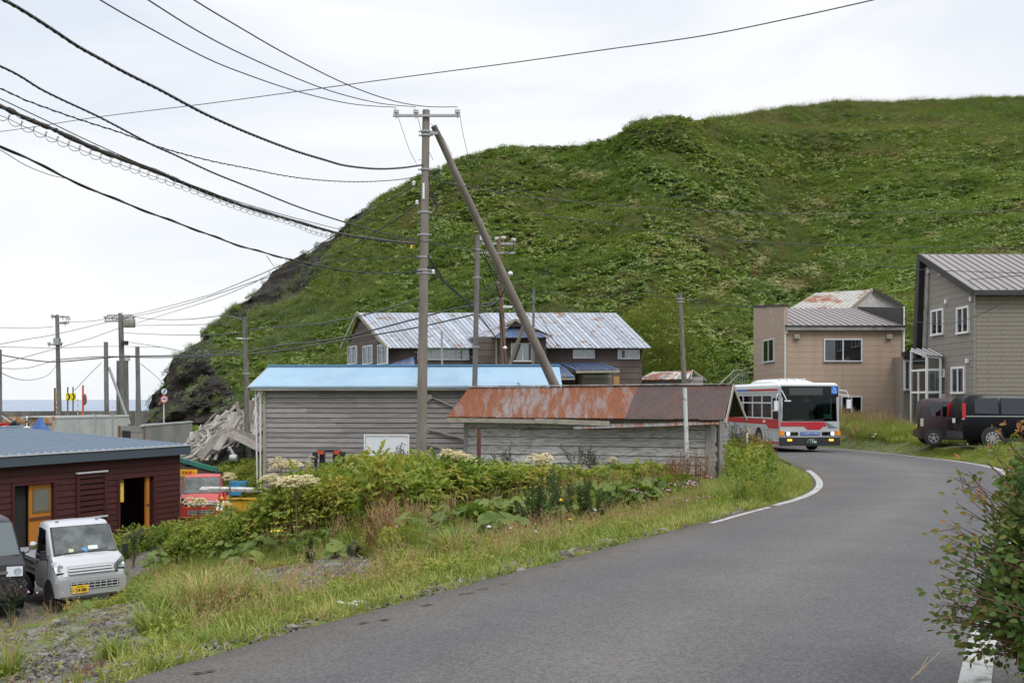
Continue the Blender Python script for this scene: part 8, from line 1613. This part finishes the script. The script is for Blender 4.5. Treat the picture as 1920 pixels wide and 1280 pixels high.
for px_, py_, Y_, R_, k, lab in hog:
    e_, h = toplevel(px_, py_, Y_, 'giant hogweed: ' + lab, 'hogweed', 'hogweed_plant', HG); h = max(h, .8)
    q = MB(); top = Vector((0, 0, h * .72)); q.tube([(0, 0, -.1), (.02, 0, h * .4), top], [.028, .024, .016], 7); heads = []
    for j in range(k):
        a = 6.28 * j / max(1, k) + U(0, .8); rr = 0 if k == 1 else R_ * U(.45, .95) * (0 if j == 0 else 1); c = Vector((rr * math.cos(a), rr * math.sin(a) * .7, h * U(.90, 1.0) - (.0 if j == 0 else .06))); heads.append(c); q.tube([top, top.lerp(c, .6) + Vector((0, 0, -.03)), c], [.012, .008, .006], 5)
        for i in range(10): b_ = 6.28 * i / 10; q.tube([c + Vector((0, 0, -.05)), c + Vector((math.cos(b_), math.sin(b_), .05)) * R_ * .4], .0035, 3)
    q.build('stem', STEMM, e_)
    for c in heads: m = MB(); p_umbel(m, Vector(), R_ * (.52 if k > 1 else 1.0), dense=52, dome=.75); m.build('flower_head', CREAM, e_).location = c
    m = MB()
    for j in range(26):
        a = U(0, 6.28); c = Vector((math.cos(a) * U(.1, .5), math.sin(a) * U(.1, .5), h * U(.2, .62))); d = Vector((math.cos(a), math.sin(a), .1)); s = d.cross(Vector((0, 0, 1)))
        for fw, sd, sc in ((.7, 0, 1), (.4, .8, .8), (.4, -.8, .8)): leaf(m, c + d * .1 * fw, d + s * sd, Vector((0, 0, 1)), .24 * sc, .13 * sc, U(0, 1))
    m.build('foliage', G_HERB, e_, kind='stuff')
# butterbur plants: each big leaf its own part
for px_, Y_, n, R_, h, lab in ((925, 16.2, 22, .17, .62, 'big bright butterbur in the middle of the bank below the rusty post'), (165, 17.0, 7, .13, .25, 'butterbur with round leaf right under the yellow number plate'), (632, 17.0, 8, .15, .36, 'small butterbur on the upper gravel patch'), (455, 21.5, 9, .2, .6, 'butterbur in the shade of the left bank')):
    e_ = empty('butterbur_plant', groundpt(px_, Y_), lab, 'butterbur')
    for j in range(n):
        a = U(0, 6.28); rr = h * .75 * math.sqrt(U(.02, 1)); c = Vector((rr * math.cos(a), rr * math.sin(a), h * U(.45, 1) * (1 - .35 * rr / h))); m = MB(); nrm = Vector((math.cos(a) * .5, math.sin(a) * .5 - .45, 1)).normalized(); roundleaf(m, Vector(), nrm, R_ * U(.65, 1.1), U(.2, 1), 14, .28)
        lf = m.build('leaf', G_FUKI, e_); lf.location = c; MB().tube([-Vector((c.x * .8, c.y * .8, c.z)), Vector((0, 0, -.02))], .008, 5).build('stalk', STEMM, lf)
# clumps of wide bladed grass
for px_, Y_, n, h, sp, lab in ((850, 13.6, 210, .62, .30, 'large arching grass clump in the middle of the verge'), (330, 9.6, 220, .52, .24, 'bright grass clump left of the lane, second largest of the row'), (385, 9.9, 240, .60, .26, 'tallest bright clump of the row beside the gravel'), (440, 10.1, 190, .50, .22, 'bright clump right of the tallest one in the row'), (500, 10.4, 150, .42, .20, 'rightmost bright clump of the row'), (285, 9.0, 140, .40, .2, 'leftmost bright clump of the row'), (215, 7.9, 110, .30, .18, 'thin grass clump at the lower edge of the gravel'), (10, 7.7, 90, .36, .16, 'grass clump in the lower left corner'), (355, 9.0, 60, .36, .14, 'dry rooted clump in front of the row'), (740, 12.2, 110, .42, .2, 'loose grass clump left of the large arching one'), (1420, 22.5, 90, .5, .25, 'grass clump on the inside of the bend')):
    m = MB()
    for _ in range(n):
        a = U(0, 6.28); r_ = sp * math.sqrt(U(0, 1)) * .6; blade(m, Vector((r_ * math.cos(a), r_ * math.sin(a), -.02)), a + GA(0, .5), h * U(.5, 1.15), .017 * U(.6, 1.3), U(.25, 1.25), U(.1, .75), 4)
    m.build('grass_clump', G_GRASS, None, None, lab, 'grass clump', 'wide bladed grass clumps').location = groundpt(px_, Y_)
# dark feathery bushes
for px_, Y_, R_, h, lab in ((1005, 17.5, .50, .95, 'dark green feathery weed, left of three before the small shed'), (1055, 18.5, .60, 1.2, 'tallest dark green feathery weed, in the middle of three'), (1105, 17.8, .48, .85, 'dark green feathery weed, right of three'), (581, 15.4, .10, .45, 'slim dark weed like a little fir on the gravel patch'), (668, 16.2, .24, .34, 'grey green feathery weed on the right of the gravel patch'), (940, 20, .5, .8, 'pale green feathery bush above the big butterbur')):
    e_ = empty('feathery_weed', groundpt(px_, Y_), lab, 'weed', 0, 'feathery weeds'); q = MB(); m = MB()
    for j in range(14 if R_ > .2 else 3):
        a = U(0, 6.28); b_ = Vector((math.cos(a), math.sin(a), 0)) * R_ * U(.1, .9); tp = b_ * 1.1 + Vector((0, 0, h * U(.7, 1.05) * (1 - .35 * (b_.length / R_) ** 2))); q.tube([b_ * .4, tp], .004, 4)
        for k in range(70):
            t = U(.12, 1) ** .7; p = (b_ * .4).lerp(tp, t); dd = Vector((GA(0, 1), GA(0, 1), U(.1, 1.2))); leaf(m, p, dd, Vector((GA(0, 1), GA(0, 1), .5)), .11 * (1.15 - t * .6), .022, min(1, U(0, .6) + .4 * t))
    q.build('stems', STEMM, e_, kind='stuff'); m.build('foliage', G_DARK if px_ != 940 and px_ != 668 else G_PALE if px_ == 668 else G_WILLOW, e_, kind='stuff')
# thistles with dark seed heads
for px_, py_, Y_, sp, lab in ((752, 832, 29, .35, 'dark headed thistle in front of the white shutter'), (948, 836, 29, .5, 'dark headed thistle right of the rusty post'), (1080, 832, 28, .55, 'dark headed thistle between two hogweeds'), (1110, 840, 28, .3, 'smaller dark headed thistle near the lone hogweed'), (1385, 790, 29.2, .4, 'tall dark headed thistle at the end of the small shed'), (250, 985, 26, .3, 'thistle beside the right doorway of the red building'), (22, 1090, 14.5, .2, 'thistle in front of the dark van')):
    e_, h = toplevel(px_, py_, Y_, lab, 'thistle', 'thistle_plant', 'thistles'); h = min(max(h, .5), 2.2); q = MB(); m = MB(); s_ = MB()
    for j in range(12):
        a = U(0, 6.28); b_ = Vector((math.cos(a), math.sin(a), 0)); tp = b_ * sp * U(.1, 1) + Vector((0, 0, h * U(.72, 1))); md_ = Vector((tp.x * .35, tp.y * .35, tp.z * .6)); q.tube([(0, 0, 0), md_, tp], .006, 4)
        for k in range(6):
            t2 = tp + Vector((GA(0, .07), GA(0, .07), U(-.12, .08))); q.tube([md_.lerp(tp, .6), t2], .003, 3); s_.lathe([(.004, -.015), (.016, 0), (.012, .018)], 5, tuple(t2))
            leaf(m, md_.lerp(tp, U(0, .8)), Vector((GA(0, 1), GA(0, 1), .4)), Vector((0, 0, 1)), .12, .03, U(.2, .8))
    q.build('stems', mat('thistle_stem', (.07, .09, .035), .8) if 'thistle_stem' not in MATS else MATS['thistle_stem'], e_, kind='stuff'); m.build('leaves', G_DARK, e_, kind='stuff'); s_.build('seed_heads', MAUVE, e_, kind='stuff')
# mullein candles
for px_, py_, Y_, lab in ((1052, 935, 14.5, 'tall pale mullein candle with yellow tip on the verge'), (1069, 972, 14.2, 'shorter pale mullein candle beside the taller one')):
    e_, h = toplevel(px_, py_, Y_, lab, 'mullein', 'mullein_plant'); h = max(h, .3); m = MB(); MB().tube([(0, 0, 0), (0, 0, h)], .006, 5).build('stem', STEMM, e_)
    for k in range(120): t = U(.25, .97); a = U(0, 6.28); leaf(m, Vector((0, 0, h * t)), Vector((math.cos(a), math.sin(a), .6)), Vector((0, 0, 1)), .045 * (1.2 - t), .02, U(.3, 1))
    m.build('spike', G_WILLOW, e_, kind='stuff'); y_ = MB(); [y_.lathe([(.004, 0), (.016, .006), (.004, .014)], 6, (GA(0, .01), GA(0, .01) - .01, h * U(.93, 1))) for _ in range(5)]; y_.build('flowers', YEL, e_)
# dock spikes near the small shed
for px_, Y_, h, lab in ((1287, 28.6, 1.15, 'dense rusty dock plant at the foot of the white post'), (1262, 28.2, .95, 'rusty dock plant left of the white post'), (1310, 28.4, .95, 'rusty dock plant right of the white post'), (704, 15.2, .75, 'rusty dock plant above the middle verge'), (724, 15.4, .7, 'second rusty dock plant above the middle verge'), (1388, 28, 1.5, 'tall dock plant beside the delineator'), (1425, 29, 1.45, 'yellowing dock plant near the bus wheel')):
    p_spike(34, h, .26).build('dock_plant', G_DOCK, None, None, lab, 'dock', 'rusty dock plants').location = groundpt(px_, Y_)
for k in range(30): pass
# pale dry grass sheaf by the shed corner
p_seed(90, 1.15, .38).build('dry_grass_sheaf', G_DRY, None, None, 'sheaf of pale dry grass at the right front corner of the small shed', 'dry grass').location = groundpt(1320, 29.2)
# willow bush behind the brown house
e_ = empty('willow_bush', Vector((12.0, 74, h1(12, 74) - .5)), 'bright yellow green willow bush behind the right end of the brown house', 'bush'); q = MB(); m = MB()
for (cx_, cz_, rr) in ((-2.8, 5.2, 2.3), (-.8, 6.6, 2.5), (-1.6, 3.0, 2.6), (.6, 4.0, 2.0), (-3.4, 3.2, 1.6), (.9, 2.2, 1.8), (-.3, 7.6, 1.2)):
    q.tube([(-1, 0, -1), (cx_ * .6 - .4, 0, cz_ * .4), (cx_, 0, cz_)], [.16, .09, .03], 6)
    for k in range(int(520 * rr * rr / 5)):
        v = Vector((GA(0, 1), GA(0, 1), GA(0, 1))).normalized() * rr * U(.45, 1.0) ** .6; p = Vector((cx_, 0, cz_)) + Vector((v.x, v.y * .8, v.z * 1.05)); dd = v.normalized() + Vector((0, 0, .9))
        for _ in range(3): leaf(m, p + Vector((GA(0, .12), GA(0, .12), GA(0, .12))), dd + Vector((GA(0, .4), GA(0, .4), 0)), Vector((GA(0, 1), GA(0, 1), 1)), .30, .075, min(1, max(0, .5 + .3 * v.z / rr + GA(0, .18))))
q.build('trunk', STEMM, e_); m.build('crown', G_WILLOW, e_, kind='stuff')
e_ = empty('bush', Vector((14.4, 76, h1(14.4, 76) - .5)), 'dark rounded bush beside the willow, behind the hut', 'bush'); m = MB(); q = MB()
for (cx_, cz_, rr) in ((0, 3.2, 2.2), (1.2, 2.0, 1.8), (-1.3, 2.2, 1.9)):
    q.tube([(0, 0, -1), (cx_, 0, cz_)], [.14, .04], 6)
    for k in range(int(600 * rr * rr / 5)):
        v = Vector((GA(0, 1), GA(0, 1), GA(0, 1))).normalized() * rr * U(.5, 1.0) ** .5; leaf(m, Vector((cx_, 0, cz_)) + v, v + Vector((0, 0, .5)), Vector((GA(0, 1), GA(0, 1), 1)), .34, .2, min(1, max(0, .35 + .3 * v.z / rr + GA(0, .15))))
q.build('trunk', STEMM, e_); m.build('crown', G_HERB, e_, kind='stuff')
# ------------------------------------------------------------------ shrub leaning in from the right
e_ = empty('roadside_shrub', Vector((2.85, 4.7, -.02)), 'green and orange leaved shrub leaning in at the right edge beside the lane', 'shrub')
o0 = e_.location.copy(); br = MB(); leaves = []
LB = [(770, 1893), (800, 1880), (850, 1842), (900, 1800), (950, 1806), (1000, 1795), (1050, 1782), (1100, 1770), (1150, 1768), (1200, 1812), (1250, 1850), (1300, 1870)]
def shrub_left(py): return np.interp(py, [a for a, b in LB], [b for a, b in LB])
for i in range(170):
    py_ = 775 + 450 * U(0, 1) ** .85; lft = float(shrub_left(py_)); inner = U(0, 1); px_ = lft + (2260 - lft) * inner ** 1.7; Y_ = 4.7 + GA(0, .32)
    tip = W(px_ if i % 5 else lft - 22 * U(0, 1), py_, Y_) - o0; base = Vector((U(-.15, .5), U(-.35, .35), 0)); m1 = base.lerp(tip, .45) + Vector((.12, 0, .18 + .1 * U(0, 1))); m2 = base.lerp(tip, .78) + Vector((.04, GA(0, .03), .07))
    P = [base, m1, m2, tip]; pts = []
    for t in np.linspace(0, 1, 9): t = float(t); a = P[0] * (1 - t) ** 3 + P[1] * 3 * t * (1 - t) ** 2 + P[2] * 3 * t * t * (1 - t) + P[3] * t ** 3; pts.append(a)
    br.tube(pts, [.0065 * (1 - .8 * k / 8) for k in range(9)], 5)
    nl_ = 17 if inner > .12 else 12
    for k in range(nl_):
        t = .35 + .65 * (k + U(0, 1)) / nl_; f = t * 8; j = min(7, int(f)); p = pts[j].lerp(pts[j + 1], f - j); dr_ = (pts[j + 1] - pts[j]).normalized(); tw = (dr_ + Vector((GA(0, .7), GA(0, .7), GA(.1, .6)))).normalized(); q_ = p + tw * U(.015, .09)
        if k % 3 == 0: br.tube([p, q_], .0022, 4)
        pyl = HOR + (CZ - (q_ + o0).z) / (q_ + o0).y * F; red = max(0, 1 - (pyl - 770) / 330) * .72 + (1 - inner) * .12 + t * .06 + GA(0, .18); leaves.append((q_, tw + Vector((0, 0, -.3)), min(1, max(0, red)), inner))
for i in range(12000):   # dense heart of the shrub
    py_ = 790 + 500 * U(0, 1) ** .75; lft = float(shrub_left(py_)) + 62 + 30 * U(0, 1); px_ = lft + abs(GA(0, 150)); Y_ = 4.75 + GA(0, .22); q_ = W(px_, py_, Y_) - o0; leaves.append((q_, Vector((GA(0, 1), GA(0, 1), GA(0, .6))), min(1, max(0, .30 - (py_ - 860) / 1100 + GA(0, .22))), 1))
br.build('branches', TWIG, e_, 60)
shp = []
for j in range(6):
    m = MB(); ovleaf(m, Vector(), Vector((1, 0, 0)), Vector((0, 0, 1)), 1, .62, j / 5); shp.append(m.mesh('leaf', G_SHRUB))
vis = sorted(leaves, key=lambda a: a[3])[:290]; ids = {id(a) for a in vis}; rest = MB()
for a in leaves:
    q_, d, tt, inn = a; L_ = U(.026, .046); nrm = Vector((GA(0, .6), -.7 + GA(0, .4), 1)); d = d.normalized()
    if id(a) in ids:
        s = d.cross(nrm).normalized(); n_ = s.cross(d); M_ = Matrix((d, -s, n_)).transposed().to_4x4(); M_.translation = q_
        o = bpy.data.objects.new('leaf', shp[min(5, int(tt * 6))]); link(o, e_); o.matrix_local = M_ @ Matrix.Scale(L_, 4)
    else: ovleaf(rest, q_, d, nrm, L_, L_ * .62, tt)
rest.build('foliage', G_SHRUB, e_, kind='stuff')
sd = MB()
for (x0_, y0_, x1_, y1_) in ((1712, 1268, 1762, 1222), (1722, 1262, 1740, 1230), (1785, 1160, 1770, 1130), (1830, 1020, 1860, 990), (1850, 1250, 1836, 1200), (1895, 1280, 1880, 1215), (1905, 1280, 1912, 1200)):
    p, q_ = W(x0_, y0_, 4.5) - o0, W(x1_, y1_, 4.5) - o0; sd.tube([p, q_], .0015, 4)
    for k in range(10): t = k / 10; leaf(sd, p.lerp(q_, t * .6), (p - q_) * .3 + Vector((GA(0, .01), GA(0, .01), -.012)), Vector((0, -1, .2)), .016, .006, .8)
sd.t = []; sd.build('seed_heads', mat('oat_straw', (.42, .33, .22), .8), None, None, 'pale nodding seed heads hanging at the lower right beside the shrub', 'grass').location = o0
